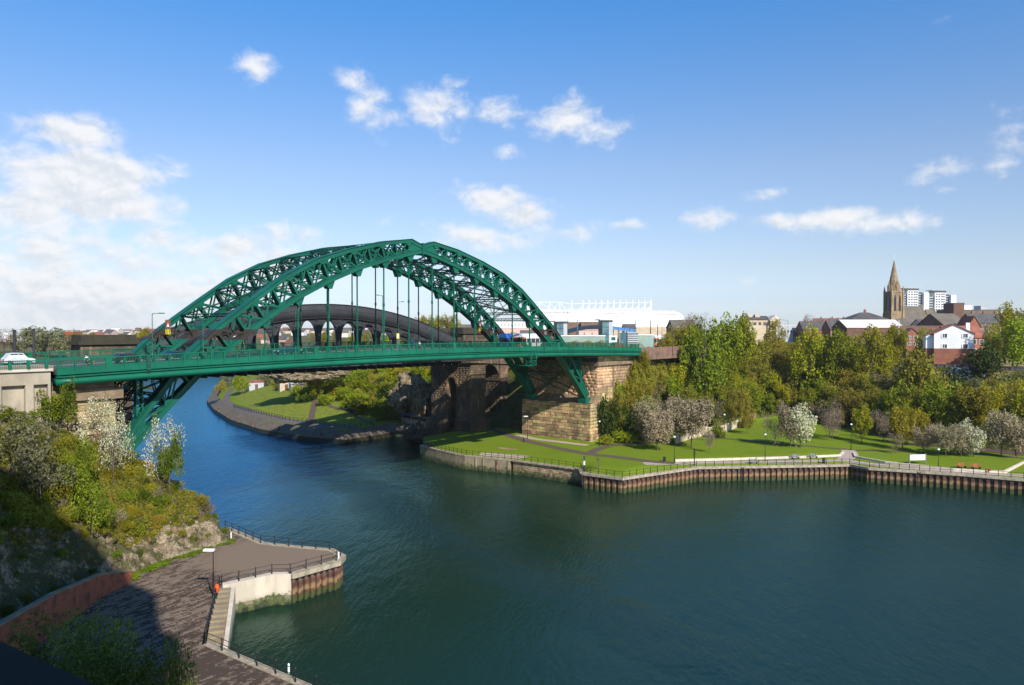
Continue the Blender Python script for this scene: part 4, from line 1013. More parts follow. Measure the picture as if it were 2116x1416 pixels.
# ================================================================ the dark railway bridge behind
YR0, YR1 = 38.5, 46.6; XA, XB = -39.0, 53.0
def rtop(x):
    u = (x-7.3)/45.7; return 27.9+9.9*max(0, 1-u*u)
def rbot(x):
    u = (x-7.3)/45.7; return 24.3+10.4*max(0, 1-u*u)
rb = thing('railway_bridge', 'dark grey iron railway bridge with a row of tall oval openings behind the green bridge', 'bridge', (7, 42, 26))
NC = 15; cx = [9.72+(i-7)*5.98 for i in range(NC)]
for y0 in (YR0, YR1):
    mb = MB(); n = 46; P = [XA+(XB-XA)*i/n for i in range(n+1)]
    prof = lambda x: [(y0-.45, rbot(x)), (y0+.45, rbot(x)), (y0+.45, rtop(x)), (y0-.45, rtop(x))]
    flt = lambda x: [(y0-.62, rtop(x)+.002), (y0+.62, rtop(x)+.002), (y0+.62, rtop(x)+.14), (y0-.62, rtop(x)+.14)]
    flb = lambda x: [(y0-.62, rbot(x)-.14), (y0+.62, rbot(x)-.14), (y0+.62, rbot(x)-.002), (y0-.62, rbot(x)-.002)]
    for fn in (prof, flt, flb):
        b0 = len(mb.v)
        for x in P: mb.v += [(x, y, z) for y, z in fn(x)]
        mb.f += [(b0+i*4+k, b0+i*4+(k+1) % 4, b0+(i+1)*4+(k+1) % 4, b0+(i+1)*4+k) for i in range(n) for k in range(4)]+[(b0, b0+1, b0+2, b0+3), (b0+n*4+3, b0+n*4+2, b0+n*4+1, b0+n*4)]
    mb.build('arch_rib', IRON, rb)
    mb = MB()
    for x0, x1 in zip(P, P[1:]):
        a = rtop(x0)*.58+rbot(x0)*.42; b = rtop(x1)*.58+rbot(x1)*.42
        mb.bar((x0, y0-.47, a), (x1, y0-.47, b), .03, .06)
    mb.build('plate_joint', BLACK, rb)
    zd = 24.6
    for i, x in enumerate(cx):
        zt = rbot(x)+.05
        if zt-zd < 1.2: continue
        mb = MB(); mb.box(x-.36, x+.36, y0-.16, y0+.16, zd, zt)
        for s in (-.26, .26): mb.box(x+s-.07, x+s+.07, y0-.27, y0+.27, zd, zt)
        # flared foot and head, cut to the curve of the oval openings
        mb.build('column', IRON, rb)
    for i in range(NC-1):
        xa, xb = cx[i], cx[i+1]; xc = (xa+xb)/2; hw = (xb-xa)/2-.34
        zt = min(rbot(xa), rbot(xb), rbot(xc))
        H = zt-zd
        if H < 2.2: 
            continue
        # oval opening between two columns: a plate with a hole, built as a ring strip
        zc = zd+H*.50 if H > 5 else zd+H*.5; ry = H*.5-.30 if H > 5 else H*.40; rx = hw*.90
        ryd = (zc-zd)+.4 if H > 5 else ry
        N = 36; outer = []; inner = []
        for k in range(N):
            a = 2*math.pi*k/N; c, s = math.cos(a), math.sin(a)
            inner.append((xc+rx*c, zc+(ry if s > 0 else ryd)*s))
            # outer boundary on the bay rectangle
            tx = (hw+.02)/abs(c) if abs(c) > 1e-6 else 1e9; zz = (zt+.6-zc) if s > 0 else (zc-zd+.1)
            tz = zz/abs(s) if abs(s) > 1e-6 else 1e9; t_ = min(tx, tz); outer.append((xc+c*t_, zc+s*t_))
        for yy, th in ((y0-.06, .12),):
            mb = MB(); vs = []
            for y in (yy, yy+th):
                for (a, b), (c, d) in zip(inner, outer):
                    b = max(b, zd-.1); vs += [(a, y, b), (c, y, d)]
            M2 = 2*N
            for k in range(N):
                k2 = (k+1) % N
                mb_f = [(2*k, 2*k+1, 2*k2+1, 2*k2), (M2+2*k, M2+2*k2, M2+2*k2+1, M2+2*k+1), (2*k, 2*k2, M2+2*k2, M2+2*k)]
                if i == -1: continue
                mb.f += mb_f
            mb.v = vs; mb.build('spandrel_plate', IRON, rb)
        # rim of the oval
        mb = MB()
        for k in range(N):
            (a, b), (c, d) = inner[k], inner[(k+1) % N]
            if min(b, d) < zd-.2: continue
            mb.bar((a, y0, b), (c, y0, d), .10, .34, (0, 1, 0))
        mb.build('oval_rim', IRON, rb)
        # pale look-through rings in the spandrels (open circles stand proud)
        if H > 4:
            for sx in (-1, 1):
                mb = MB(); qx = xc+sx*hw*.80; qz = zt-.62; r_ = .42
                for k in range(12):
                    a0, a1 = 2*math.pi*k/12, 2*math.pi*(k+1)/12
                    mb.bar((qx+r_*math.cos(a0), y0-.2, qz+r_*1.2*math.sin(a0)), (qx+r_*math.cos(a1), y0-.2, qz+r_*1.2*math.sin(a1)), .2, .08, (0, 1, 0))
                mb.build('spandrel_ring', IRON, rb)
MB().box(XA-2, 84, YR0-1.4, YR1+1.4, 23.0, 24.7).build('deck', IRON, rb)
mb = MB()
for x in np.arange(XA, 54, 3.0): mb.box(x-.15, x+.15, YR0-.4, YR1+.4, 21.9, 23.0)
mb.build('deck_beams', IRON, rb, kind='stuff')
for x in (cx[6], cx[8], 7.1):
    mb = MB(); lattice(mb, (x, YR0+.4, rbot(x)+1.6), (x, YR1-.4, rbot(x)+1.6), .9); mb.build('cross_tie', IRON, rb)
mb = MB()
for x in np.arange(30, 56, .8): mb.bar((x, YR0-1.5, 23.1), (x+.8, YR0-1.5, 24.2), .06, .06); mb.bar((x+.8, YR0-1.5, 23.1), (x, YR0-1.5, 24.2), .06, .06)
mb.bar((30, YR0-1.5, 24.2), (58, YR0-1.5, 24.2), .1, .15); mb.build('parapet_lattice', IRON, rb, kind='stuff')
# its masonry pier with an arched niche
def niche_wall(parent, x, y0, y1, z0, z1, n0, n1, ntop, m, seed, ch=.5):
    """river face (normal -x) with a round-headed niche between n0..n1"""
    rg = random.Random(seed); mb = MB(); z = z0; row = 0; yc = (n0+n1)/2; r = (n1-n0)/2; zs = ntop-r
    while z < z1-.05:
        h = min(ch*rg.uniform(.9, 1.12), z1-z); y = y0-(.5 if row % 2 else 0); zc = z+h/2
        while y < y1-.05:
            e = y+rg.uniform(.7, 1.5); a, b = max(y, y0)+.02, min(e, y1)-.02
            half = 0 if zc > ntop else (r if zc < zs else math.sqrt(max(0, r*r-(zc-zs)**2)))
            spans = [(a, b)] if half == 0 or b < yc-half or a > yc+half else [(a, min(b, yc-half)), (max(a, yc+half), b)]
            for a2, b2 in spans:
                if b2-a2 > .1:
                    pr = x-.16*rg.uniform(.3, 1); mb.add([(x, a2, z+.02), (x, b2, z+.02), (x, b2, z+h-.02), (x, a2, z+h-.02), (pr, a2+.04, z+.06), (pr, b2-.04, z+.06), (pr, b2-.04, z+h-.06), (pr, a2+.04, z+h-.06)], [(4,5,6,7),(0,1,5,4),(1,2,6,5),(2,3,7,6),(3,0,4,7)])
            y = e
        z += h; row += 1
    return mb.build('river_face', m, parent, kind='stuff')
rp = thing('railway_pier', 'tall soot-blackened masonry pier with a round-headed niche under the railway bridge', 'pier', (54, 42, 2))
niche_wall(rp, 52.0, 34.6, 50.4, -.5, 22.3, 40.3, 43.9, 18.2, SOOT, 5)
MB().box(52.1, 58.2, 34.7, 40.25, -1, 23).build('wall_core', SOOT, rp); MB().box(52.1, 58.2, 43.95, 50.3, -1, 23).build('wall_core', SOOT, rp)
MB().box(54.6, 58.2, 40.3, 43.9, -1, 23).build('niche_back', SOOT, rp)
mb = MB(); arc = [(42.1+1.8*math.cos(math.pi*i/12), 16.4+1.8*math.sin(math.pi*i/12)) for i in range(13)]; mb.prism([(40.3, 22.9)]+arc[::-1]+[(43.9, 22.9)], 52.1, 54.6, 'x'); mb.build('niche_head', SOOT, rp)
for k in range(9):
    a0, a1 = math.pi*k/9, math.pi*(k+1)/9; mb = MB()
    mb.prism([(42.1+1.85*math.cos(a0+.02), 16.4+1.85*math.sin(a0+.02)), (42.1+2.6*math.cos(a0+.02), 16.4+2.6*math.sin(a0+.02)), (42.1+2.6*math.cos(a1-.02), 16.4+2.6*math.sin(a1-.02)), (42.1+1.85*math.cos(a1-.02), 16.4+1.85*math.sin(a1-.02))], 51.7, 52.1, 'x'); mb.build('voussoir', SOOT, rp)
stones_wall(rp, (52.0, 34.6), (58.2, 34.6), -.5, 22.3, .5, .7, 1.5, SOOT, 6, depth=.1, proud=.15, lim=0, jm=SOOT)
for (xa, xb, ya, yb) in ((50.6, 59, 33.6, 39.6), (50.6, 59, 44.6, 51.2)):
    stones_wall(rp, (xa, yb), (xa, ya), -.5, 6.2, .6, .8, 1.6, SOOT, 7, depth=.2, proud=.15, lim=0, jm=SOOT)
    stones_wall(rp, (xa, ya), (xb, ya), -.5, 6.2, .6, .8, 1.6, SOOT, 8, depth=.2, proud=.15, lim=0, jm=SOOT); MB().box(xa+.1, xb, ya+.1, yb-.1, -1, 6.3).build('plinth', SOOT, rp)
MB().box(51.3, 59, 33.9, 51, 22.3, 23.0).build('cornice', SOOT, rp)
r2 = thing('railway_pier', 'second darker masonry pier of the railway viaduct standing behind the niche pier', 'pier', (70, 42, 2))
stones_wall(r2, (67, 52), (67, 36.5), 1, 19.0, .5, .7, 1.5, SOOT, 21, depth=.3, proud=.15, lim=0, jm=SOOT); stones_wall(r2, (67, 36.5), (70.5, 36.5), 1, 19.0, .5, .7, 1.4, SOOT, 22, depth=.3, proud=.15, lim=0, jm=SOOT)
MB().box(67.1, 70.4, 36.6, 51.9, 0, 23).build('wall_core', SOOT, r2); MB().box(66.6, 70.9, 36.1, 52, 16.6, 17.2).build('string_course', SOOT, r2)
# land arch between the two piers, and the landward wall
mb = MB(); arc = [(62.6+4.4*math.cos(math.pi*i/14), 17.2+4.4*math.sin(math.pi*i/14)) for i in range(15)]
mb.prism([(58.2, 23.0), (58.2, 17.2)]+arc[::-1][1:-1]+[(67.0, 17.2), (67.0, 23.0)], 37.0, 51, 'y'); mb.build('land_arch', SOOT, r2)
r3 = thing('viaduct_abutment', 'landward abutment wall of the railway viaduct in deep shade', 'abutment', (82, 42, 12)); MB().box(79.0, 84, 35.8, 52, 8, 23.0).build('wall_body', SOOT, r3)
mb = MB(); arc = [(74.7+4.3*math.cos(math.pi*i/14), 17.2+4.3*math.sin(math.pi*i/14)) for i in range(15)]
mb.prism([(70.4, 23.0), (70.4, 17.2)]+arc[::-1][1:-1]+[(79.0, 17.2), (79.0, 23.0)], 37.0, 51, 'y'); mb.build('land_arch', SOOT, r3)
def pylon(lab, x0, x1, y0, y1, z0, z1, panel=True):
    t = thing('masonry_pylon', lab, 'pylon', ((x0+x1)/2, (y0+y1)/2, z0), group='stone pylons of the railway bridge')
    zc = z1-1.75
    stones_wall(t, (x0, y0), (x1, y0), z0, zc, .55, .9, 2.0, SOOT, int(x0*7), depth=.3, proud=.08, lim=60, jm=SOOT)
    MB().box(x0+.05, x1-.05, y0+.1, y1, z0, zc).build('wall_core', SOOT, t)
    MB().box(x0-.5, x1+.5, y0-.5, y1+.5, zc, zc+.6).build('cornice', DSTONE, t); MB().box(x0+.1, x1-.1, y0+.15, y1-.1, zc+.6, z1).build('attic', DSTONE, t)
    if panel:
        mb = MB(); a, b = x0+(x1-x0)*.52, x1-.35
        for q in ((a, b, zc-.95, zc-.7), (a, a+.3, z0, zc-.95), (b-.3, b, z0, zc-.95)): mb.box(q[0], q[1], y0-.22, y0, q[2], q[3])
        mb.build('panel_frame', SOOT, t)
p_ = [PY(167, 735, 36)[0], PY(284, 735, 36)[0], PY(957, 706, 36)[0], PY(1006, 706, 36)[0]]
pylon('broad mossy-capped stone pylon at the left end of the railway bridge', p_[0], p_[1], 36, 40.5, 24.5, PY(200, 692.5, 36)[2])
pylon('stone pylon at the right end of the railway bridge beside the orange bus', p_[2], p_[3], 36, 41, 24.5, PY(980, 677, 36)[2])
q_ = [PY(908, 706, 47)[0], PY(940, 706, 47)[0]]
pylon('farther dark pylon behind the end of the railway arch', q_[0], q_[1], 47, 51, 24.5, PY(920, 678, 47)[2], False)
sp_ = thing('viaduct_approach', 'stone railway viaduct approach wall on the south bank behind the bridge', 'wall', (-60, 42, 20)); MB().box(-160, XA-.5, YR0-1.5, YR1+1.5, 8, 24.6).build('wall_body', SOOT, sp_)
# ================================================================ trees and plants
LEAF = {
 'fresh': leafmat('fresh green leaves', (.270,.300,.012), (.140,.185,.008)),
 'olive': leafmat('budding olive leaves', (.300,.265,.022), (.200,.200,.016), (.230,.160,.050), frac=.56),
 'gold': leafmat('golden green leaves', (.330,.290,.008), (.200,.205,.008)),
 'bronze': leafmat('bronze green leaves', (.280,.230,.014), (.180,.165,.010)),
 'dark': leafmat('dark green leaves', (.060,.095,.010), (.035,.062,.008)),
 'blossom': leafmat('white blossom and twigs', (.32,.255,.155), (.21,.175,.095), (.50,.47,.36), frac=.62, trans=.15),
 'white': leafmat('dense white blossom', (0.420,0.400,0.260), (0.270,0.270,0.108), (0.620,0.610,0.480), frac=.52, trans=.2),
 'twig': leafmat('bare brown twigs', (.240,.185,.125), (.165,.13,.085), trans=.1),
 'grey': leafmat('grey green leaves', (.230,.230,.110), (.150,.155,.060), (.36,.36,.24), frac=.60),
 'shade': leafmat('dull willow leaves', (.16,.20,.030), (.09,.12,.02)),
 'haw': leafmat('hawthorn leaves', (.175,.215,.014), (.085,.125,.008)),
 'weed': leafmat('low green weeds', (.13,.21,.012), (.08,.14,.008)),
 'grass': leafmat('long grass blades', (.200,.205,.022), (.115,.130,.014), (.32,.25,.09), frac=.60),
 'gorse': leafmat('yellow gorse flower', (0.620,0.420,0.010), (0.162,0.216,0.014), objvar=.1),
 'rust': leafmat('rust red bramble', (0.300,0.075,0.020), (0.216,0.095,0.027), objvar=.1),
}
def cards(n, C, size, rg, elong=1.6, spread=None):
    """n leaf sprays centred on C (n,3): thin folded quads in random directions"""
    a = rg.normal(size=(n, 3)); a /= np.linalg.norm(a, axis=1)[:, None]
    b = rg.normal(size=(n, 3)); b -= a*(a*b).sum(1)[:, None]; b /= np.linalg.norm(b, axis=1)[:, None]
    s = size*(.6+.8*rg.random(n))[:, None]
    V = np.empty((n, 4, 3)); V[:, 0] = C-a*s*elong/2; V[:, 1] = C+b*s*.5; V[:, 2] = C+a*s*elong/2; V[:, 3] = C-b*s*.5
    return V.reshape(-1, 3), np.arange(4*n).reshape(n, 4)
def lobes(kind, rg, k):
    L = []
    for i in range(k):
        a = rg.random()*6.283; h = rg.random()
        if kind == 'round': r = .62*math.sqrt(rg.random()); c = (r*math.cos(a), r*math.sin(a), .26+.66*h*(1-.75*r*r)); s = .13+.11*rg.random()
        elif kind == 'tall': r = .42*math.sqrt(rg.random())*(1.1-.7*h); c = (r*math.cos(a), r*math.sin(a), .22+.72*h); s = .16+.12*rg.random()
        elif kind == 'vase': r = .25+.5*h*math.sqrt(rg.random()); c = (r*math.cos(a)*.8, r*math.sin(a)*.8, .30+.58*h); s = .20+.10*rg.random()
        elif kind == 'bush': r = .62*math.sqrt(rg.random()); c = (r*math.cos(a), r*math.sin(a), .12+.55*h*(1-.6*r)); s = .24+.14*rg.random()
        else: r = .5; c = (r*math.cos(a), r*math.sin(a), h); s = .2
        L.append((*c, s))
    return np.array(L)
def crown_mesh(name, kind, H, Wd, n, size, m, seed, k=14, shell=.55, gaps=.25):
    rg = np.random.default_rng(seed); L = lobes(kind, rg, k)
    w = L[:, 3]**2; idx = rg.choice(k, n, p=w/w.sum())
    d = rg.normal(size=(n, 3)); d /= np.linalg.norm(d, axis=1)[:, None]
    # noisy radius so the outline breaks up
    rad = L[idx, 3]*(shell+(1-shell)*rg.random(n)**.5)*(1+.22*np.sin(d[:, 0]*5+L[idx, 0]*20)*np.cos(d[:, 1]*6+idx))
    C = L[idx, :3]+d*rad[:, None]*np.array([1, 1, .85])
    keep = (np.sin(C[:, 0]*13+seed)*np.sin(C[:, 1]*11+1.3)*np.sin(C[:, 2]*14+.7)) > -gaps
    C = C[keep]; rr = np.percentile(np.hypot(C[:, 0], C[:, 1]), 96); zz = np.percentile(C[:, 2], 99.6)
    L = L/np.array([rr, rr, zz, 1]); C = C/np.array([rr, rr, zz])*np.array([Wd, Wd, H]); n = len(C)
    V, Fq = cards(n, C, size, rg)
    return np_mesh(name, V, Fq, m), L
def wood_mesh(name, H, Wd, L, seed, r0, base=.0, stems=1, twig=0):
    rg = random.Random(seed); mb = MB()
    for s in range(stems):
        bx, by = (rg.uniform(-.1, .1)*Wd*(stems > 1), rg.uniform(-.1, .1)*Wd*(stems > 1))
        p = Vector((bx, by, -.6)); top = Vector((bx+rg.uniform(-.08, .08)*Wd, by+rg.uniform(-.08, .08)*Wd, H*.72)); fork = p.lerp(top, .42)
        fork += Vector((rg.uniform(-.2, .2), rg.uniform(-.2, .2), 0))
        mb.tube(p, fork, r0, r0*.72, 7, False); mb.tube(fork, top, r0*.72, r0*.25, 6, False)
        for i in range(len(L)):
            if i % stems != s: continue
            c = Vector((L[i][0]*Wd, L[i][1]*Wd, L[i][2]*H)); st = fork.lerp(top, min(.95, max(0, (c.z/H-.40)*1.4)))
            mid = st.lerp(c, .5)+Vector((0, 0, -.03*H)); mb.tube(st, mid, r0*.34, r0*.24, 5, False); mb.tube(mid, c, r0*.24, r0*.10, 4, False)
            for q in range(3+twig):
                e = c+Vector((rg.gauss(0, 1), rg.gauss(0, 1), abs(rg.gauss(0, 1)))).normalized()*L[i][3]*min(H, Wd*2)*.9; mb.tube(c.lerp(mid, .2*q/(3+twig)), e, r0*.09, r0*.03, 3, False)
    V = np.array(mb.v); return np_mesh(name, V, mb.f, BARK, True)
PROTO = {}
def proto(key, kind, H, Wd, n, size, leaf, k=14, r0=.16, stems=1, shell=.55, gaps=.25, twig=0, var=2):
    PROTO[key] = []
    for v in range(var):
        sd_ = abs(hash_(key))+v*17
        cm, L = crown_mesh('crown', kind, H, Wd, n, size, LEAF[leaf], sd_, k, shell, gaps)
        PROTO[key].append((cm, wood_mesh('trunk', H, Wd, L, sd_, r0, stems=stems, twig=twig), H, Wd))
def hash_(s): return sum((i+1)*ord(c) for i, c in enumerate(s)) % 9973
# heights in metres, crown half width in metres
proto('maple', 'round', 11, 4.3, 6500, .30, 'fresh', 34, .2, shell=.7)
proto('fresh', 'round', 11, 3.7, 6500, .25, 'fresh', 34, .15, gaps=.3)
proto('olive', 'round', 11.5, 3.7, 6500, .22, 'olive', 34, .14, gaps=.25, twig=3, var=3)
proto('gold', 'round', 11, 3.6, 6000, .23, 'gold', 34, .15, gaps=.3)
proto('bronze', 'round', 11, 4.0, 5500, .26, 'bronze', 34, .2)
proto('darktree', 'round', 9, 3.6, 3200, .32, 'dark', 16, .2)
proto('greytree', 'round', 9, 3.5, 2600, .26, 'grey', 14, .14, gaps=.2)
proto('twigtree', 'vase', 9, 3.3, 2600, .15, 'twig', 18, .12, gaps=.5, twig=6)
proto('blossom', 'vase', 7.5, 3.3, 6200, .17, 'blossom', 20, .13, gaps=.6, twig=4, shell=.35)
proto('whitetree', 'vase', 7, 2.9, 3600, .19, 'white', 16, .12, gaps=.4, twig=3, shell=.4)
proto('bush', 'bush', 3.0, 2.2, 4200, .15, 'fresh', 12, .06, stems=3, var=2)
proto('obush', 'bush', 3.0, 2.3, 4200, .14, 'olive', 12, .06, stems=3, gaps=.3)
proto('dbush', 'bush', 3.0, 2.3, 2400, .20, 'dark', 12, .06, stems=3)
proto('gbush', 'bush', 3.2, 2.2, 2400, .17, 'grey', 12, .06, stems=3)
proto('goldbush', 'bush', 3.0, 2.2, 2200, .19, 'gold', 12, .06, stems=3)
proto('whitebush', 'round', 5.2, 2.8, 3000, .10, 'white', 30, .07, stems=3, gaps=.2, twig=6, shell=.3)
proto('fineshrub', 'round', 5.0, 2.6, 6000, .12, 'haw', 18, .08, stems=3, gaps=.25)
proto('fineolive', 'bush', 2.2, 1.9, 4200, .10, 'olive', 14, .04, stems=3, gaps=.3)
proto('finebronze', 'bush', 2.0, 1.8, 3200, .10, 'bronze', 14, .04, stems=3, gaps=.4, twig=3)
proto('finetwig', 'bush', 1.8, 1.8, 2600, .09, 'twig', 14, .04, stems=4, gaps=.5, twig=5)
proto('finegreen', 'bush', 2.0, 1.8, 3800, .11, 'haw', 14, .04, stems=3, gaps=.25)
proto('finegrey', 'round', 5.0, 3.2, 6000, .11, 'grey', 18, .08, stems=3, gaps=.3, twig=3)
_tn = [0]
def tree(key, x, y, s=1.0, sw=None, label='', name='tree', cat='tree', group=None, z=None, sink=0.0, v=None):
    P_ = PROTO[key]; cm, wm_, H, Wd = P_[_tn[0] % len(P_) if v is None else v]; _tn[0] += 1
    z = zat(x, y) if z is None else z
    t = thing(name, label, cat, (x, y, z-sink), random.random()*6.28, group)
    sw = s if sw is None else sw
    c = link('crown' if cat != 'shrub' else 'foliage', cm, t, scale=(sw, sw, s)); link('trunk' if cat != 'shrub' else 'stems', wm_, t, scale=(sw, sw, s))
    return t
KL = {'maple': 'bright green leafy', 'fresh': 'fresh green', 'olive': 'budding olive brown', 'gold': 'golden green', 'bronze': 'bronze green', 'darktree': 'dark green', 'greytree': 'pale grey-green', 'twigtree': 'bare twiggy brown', 'whitetree': 'white flowering', 'blossom': 'brown twiggy blossoming'}
KG = {'maple': 'leafy', 'fresh': 'fresh', 'olive': 'olive', 'gold': 'gold', 'bronze': 'bronze', 'darktree': 'dark', 'greytree': 'grey', 'twigtree': 'bare', 'whitetree': 'white', 'blossom': 'blossom'}
# --- the wood on the north slope: jittered over the slope, kinds in drifts
ZONE = [(1300, 'beside the abutment'), (1385, 'above the left blossoming trees'), (1450, 'above the widest blossoming tree'), (1520, 'above the pale retaining wall'), (1585, 'above the lawn corner'), (1650, 'behind the white-topped pair'), (1715, 'behind the two close grey trunks'), (1775, 'behind the tall park lamp'), (1840, 'left of the big bright clump'), (1935, 'below the brown terrace'), (2035, 'below the white house'), (9999, 'near the right edge')]
ROWS = [(730, 'at the top'), (775, 'high up'), (815, 'halfway down'), (850, 'low down'), (9999, 'at the foot')]
USED = {}
def where(x, y, z):
    p = pix(x, y, z); return next(t for a, t in ROWS if p[1]-25 < a)+' '+next(t for a, t in ZONE if p[0] < a)
SZ = ['', 'smaller ', 'broader ', 'slimmer ']
def wood():
    rg = random.Random(5); placed = []
    tries = 0
    A = [(np.array(f[:2]), np.array(t_[:2])) for f, t_ in zip(NF, NT_)]
    st = list(range(16, 25)); n = 0
    while n < 230 and tries < 6000:
        tries += 1
        u = rg.uniform(16, 23.2); i = int(u); w = u-i; v = rg.uniform(.02, 1.10)
        f = A[i][0]*(1-w)+A[i+1][0]*w; t_ = A[i][1]*(1-w)+A[i+1][1]*w
        x, y = f+(t_-f)*v
        px = pix(x, y, zat(x, y))
        if px[0] > 1840 and (v > .35 or px[0] > 2060 and v > .6): continue
        if px[0] > 1770 and v > .92: continue
        if px[0] < 1235: continue
        if any((x-a)**2+(y-b)**2 < (3.5 if px[0] < 1700 else 4.1)**2 for a, b in placed): continue
        d = noise.noise(Vector((x*.05, y*.05, 3.3)))+rg.uniform(-.35, .35)
        k = 'olive' if -.28 < d < .15 else ('gold' if .15 <= d < .30 else ('fresh' if d >= .30 else ('twigtree' if d < -.5 else 'greytree' if rg.random() < .3 else 'olive')))
        if v < .35 and rg.random() < .30: k = 'fresh'
        s = rg.uniform(.55, .86)*(.92 if v > .85 else 1)
        if px[0] < 1330: s *= .8
        z_ = zat(x, y); s = cap_s(k, x, y, z_, s*rg.uniform(.9, 1.1))
        if s < .42: continue
        placed.append((x, y)); n += 1
        tree(k, x, y, s, min(1.15, s*rg.uniform(1.2, 1.6)), KL[k]+' tree in the wood, '+where(x, y, z_), group=KG[k]+' trees in the wood on the slope')
    return placed
def pix(x, y, z):
    v = np.array((x, y, z))-CAM; d = v@FWD; return (1058+F*(v@RT)/d, 708-F*(v@UP)/d, d)
# --- trees standing singly on the lawn (photo foot point, height in photo pixels, kind, label)
def cap_s(key, x, y, z, s):
    P_ = PROTO[key][0]; p = pix(x, y, z)
    top = 742 if p[0] < 1300 else 716 if p[0] < 1375 else 690 if p[0] < 1400 else 672 if p[0] < 1700 else 684 if p[0] < 1800 else 704 if p[0] < 1850 else 778
    ok = (CAM[2]-(top-678.6)*p[2]/F-z)/P_[2]
    return min(s, ok)
def ptree(px, py, hpx, wpx, key, lab, zg=3.5, name='tree', cat='tree', group=None, v=None, sink=0.0):
    g = hit(px, py); z = g[2]
    d = pix(g[0], g[1], z)[2]; H = PROTO[key][0][2]; Wd = PROTO[key][0][3]
    return tree(key, g[0], g[1], hpx*d/F/H, wpx*d/F/(2*Wd), lab, name, cat, group, z=z, sink=sink, v=v)
LT = [
 (1359,931,82,76,'blossom','blossoming brown tree in front of the group of three by the path junction'),
 (1344,917,92,84,'blossom','twiggy blossoming tree at the left back of the lawn group'),
 (1401,915,95,92,'blossom','tall blossoming tree at the middle back of the lawn group'),
 (1428,925,106,84,'blossom','big leaning blossoming tree with the widest crown on the lawn'),
 (1465,935,52,29,'twigtree','thin bare young tree standing alone just right of the blossoming group'),
 (1600,922,62,52,'twigtree','small bare tree left of the white-topped pair on the lawn'),
 (1633,925,92,52,'blossom','brown tree with white-flowered top, left of a pair beside the path'),
 (1655,925,92,60,'whitetree','white flowering tree, right of a pair beside the path'),
 (1714,905,80,47,'twigtree','grey-brown bare tree, left one of two trunks close together'),
 (1720,911,66,44,'twigtree','grey-brown bare tree, right one of two trunks close together'),
 (1740,884,44,22,'olive','slender olive tree in front of the pale rock at the slope foot'),
 (1780,914,75,42,'gold','yellow-green slender tree right of the tall park lamp'),
 (1825,912,64,47,'twigtree','dark bare multi-stemmed tree in the shade on the lawn'),
 (1865,930,92,50,'bronze','bronze-leaved tree, left of two in front of the dark wood'),
 (1896,923,76,46,'bronze','bronze-leaved tree, right of two in front of the dark wood'),
 (1851,938,44,31,'twigtree','thin bare sapling just left of the white board'),
 (1909,937,60,52,'blossom','pale blossoming tree behind the white board'),
 (1954,944,70,44,'blossom','small white-tipped tree right of the white board'),
 (1987,944,66,52,'blossom','brown blossoming tree between the board and the orange benches'),
 (2013,944,78,50,'whitetree','brightest white flowering tree on the lawn'),
 (2067,944,96,71,'blossom','large pale blossoming tree above the orange benches'),
 (2102,948,84,52,'blossom','blossoming tree at the right end of the lawn'),
 (2030,927,72,30,'gold','slim golden tree at the edge of the dark wood'),
 (1118,0,0,0,None,None),
 (1422,878,80,40,'olive','slender olive tree above the pale retaining wall'),
 (1509,889,88,34,'olive','tall thin olive tree, left of a row before the retaining wall'),
 (1545,897,84,34,'olive','tall thin olive tree, right of a row before the retaining wall'),
]
WOODP = wood()
for px, py, h, w, k, lab in LT:
    if k: ptree(px, py, h, w, k, lab)
# bright and dark clump at the slope foot
for i, (px, py, h, w, k, lab) in enumerate([
 (1872,896,105,72,'maple','bright green maple, leftmost of the big clump at the slope foot'),
 (1925,900,115,78,'maple','tall bright green maple in the middle of the big clump'),
 (1968,903,108,66,'maple','green maple right of the middle of the big clump'),
 (2008,915,118,84,'bronze','big golden bronze tree at the right of the clump'),
 (2042,905,112,60,'gold','golden tree at the right edge of the big clump'),
 (1840,880,70,50,'darktree','dark green tree left of the bright clump'),
 (1810,872,74,52,'olive','olive tree behind the dark bare tree'),
 (2095,860,76,70,'olive','tall olive tree at the right edge of the slope'),
 (2128,890,105,80,'gold','golden tree at the far right edge above the blossom')]): ptree(px, py, h, w, k, lab, 4.5)
for i, (px, py, h, w, k) in enumerate([(1322,768,46,40,'olive'),(1336,775,56,44,'twigtree'),(1352,782,62,44,'olive'),(1368,776,58,44,'fresh'),(1384,780,66,46,'twigtree'),(1402,776,66,50,'olive'),(1420,778,70,50,'gold'),(1441,776,72,50,'olive'),(1310,800,50,44,'olive'),(1330,812,60,46,'fresh'),(1360,815,64,50,'olive'),(1395,812,60,50,'gold'),(1300,835,56,44,'olive'),(1325,850,60,44,'olive'),(1350,845,56,44,'twigtree')]):
    ptree(px, py, h, w, k, KL[k]+' tree %s the dull brick parapet, %s' % ('before' if py < 790 else 'below', ['at its left end', 'second from its left end', 'left of its middle', 'at its middle', 'right of its middle', 'fourth from its right end', 'third from its right end', 'at its right end', 'hard by the abutment', 'upper second', 'upper third', 'upper right', 'lower left', 'lower middle', 'lower right'][i]), 20)
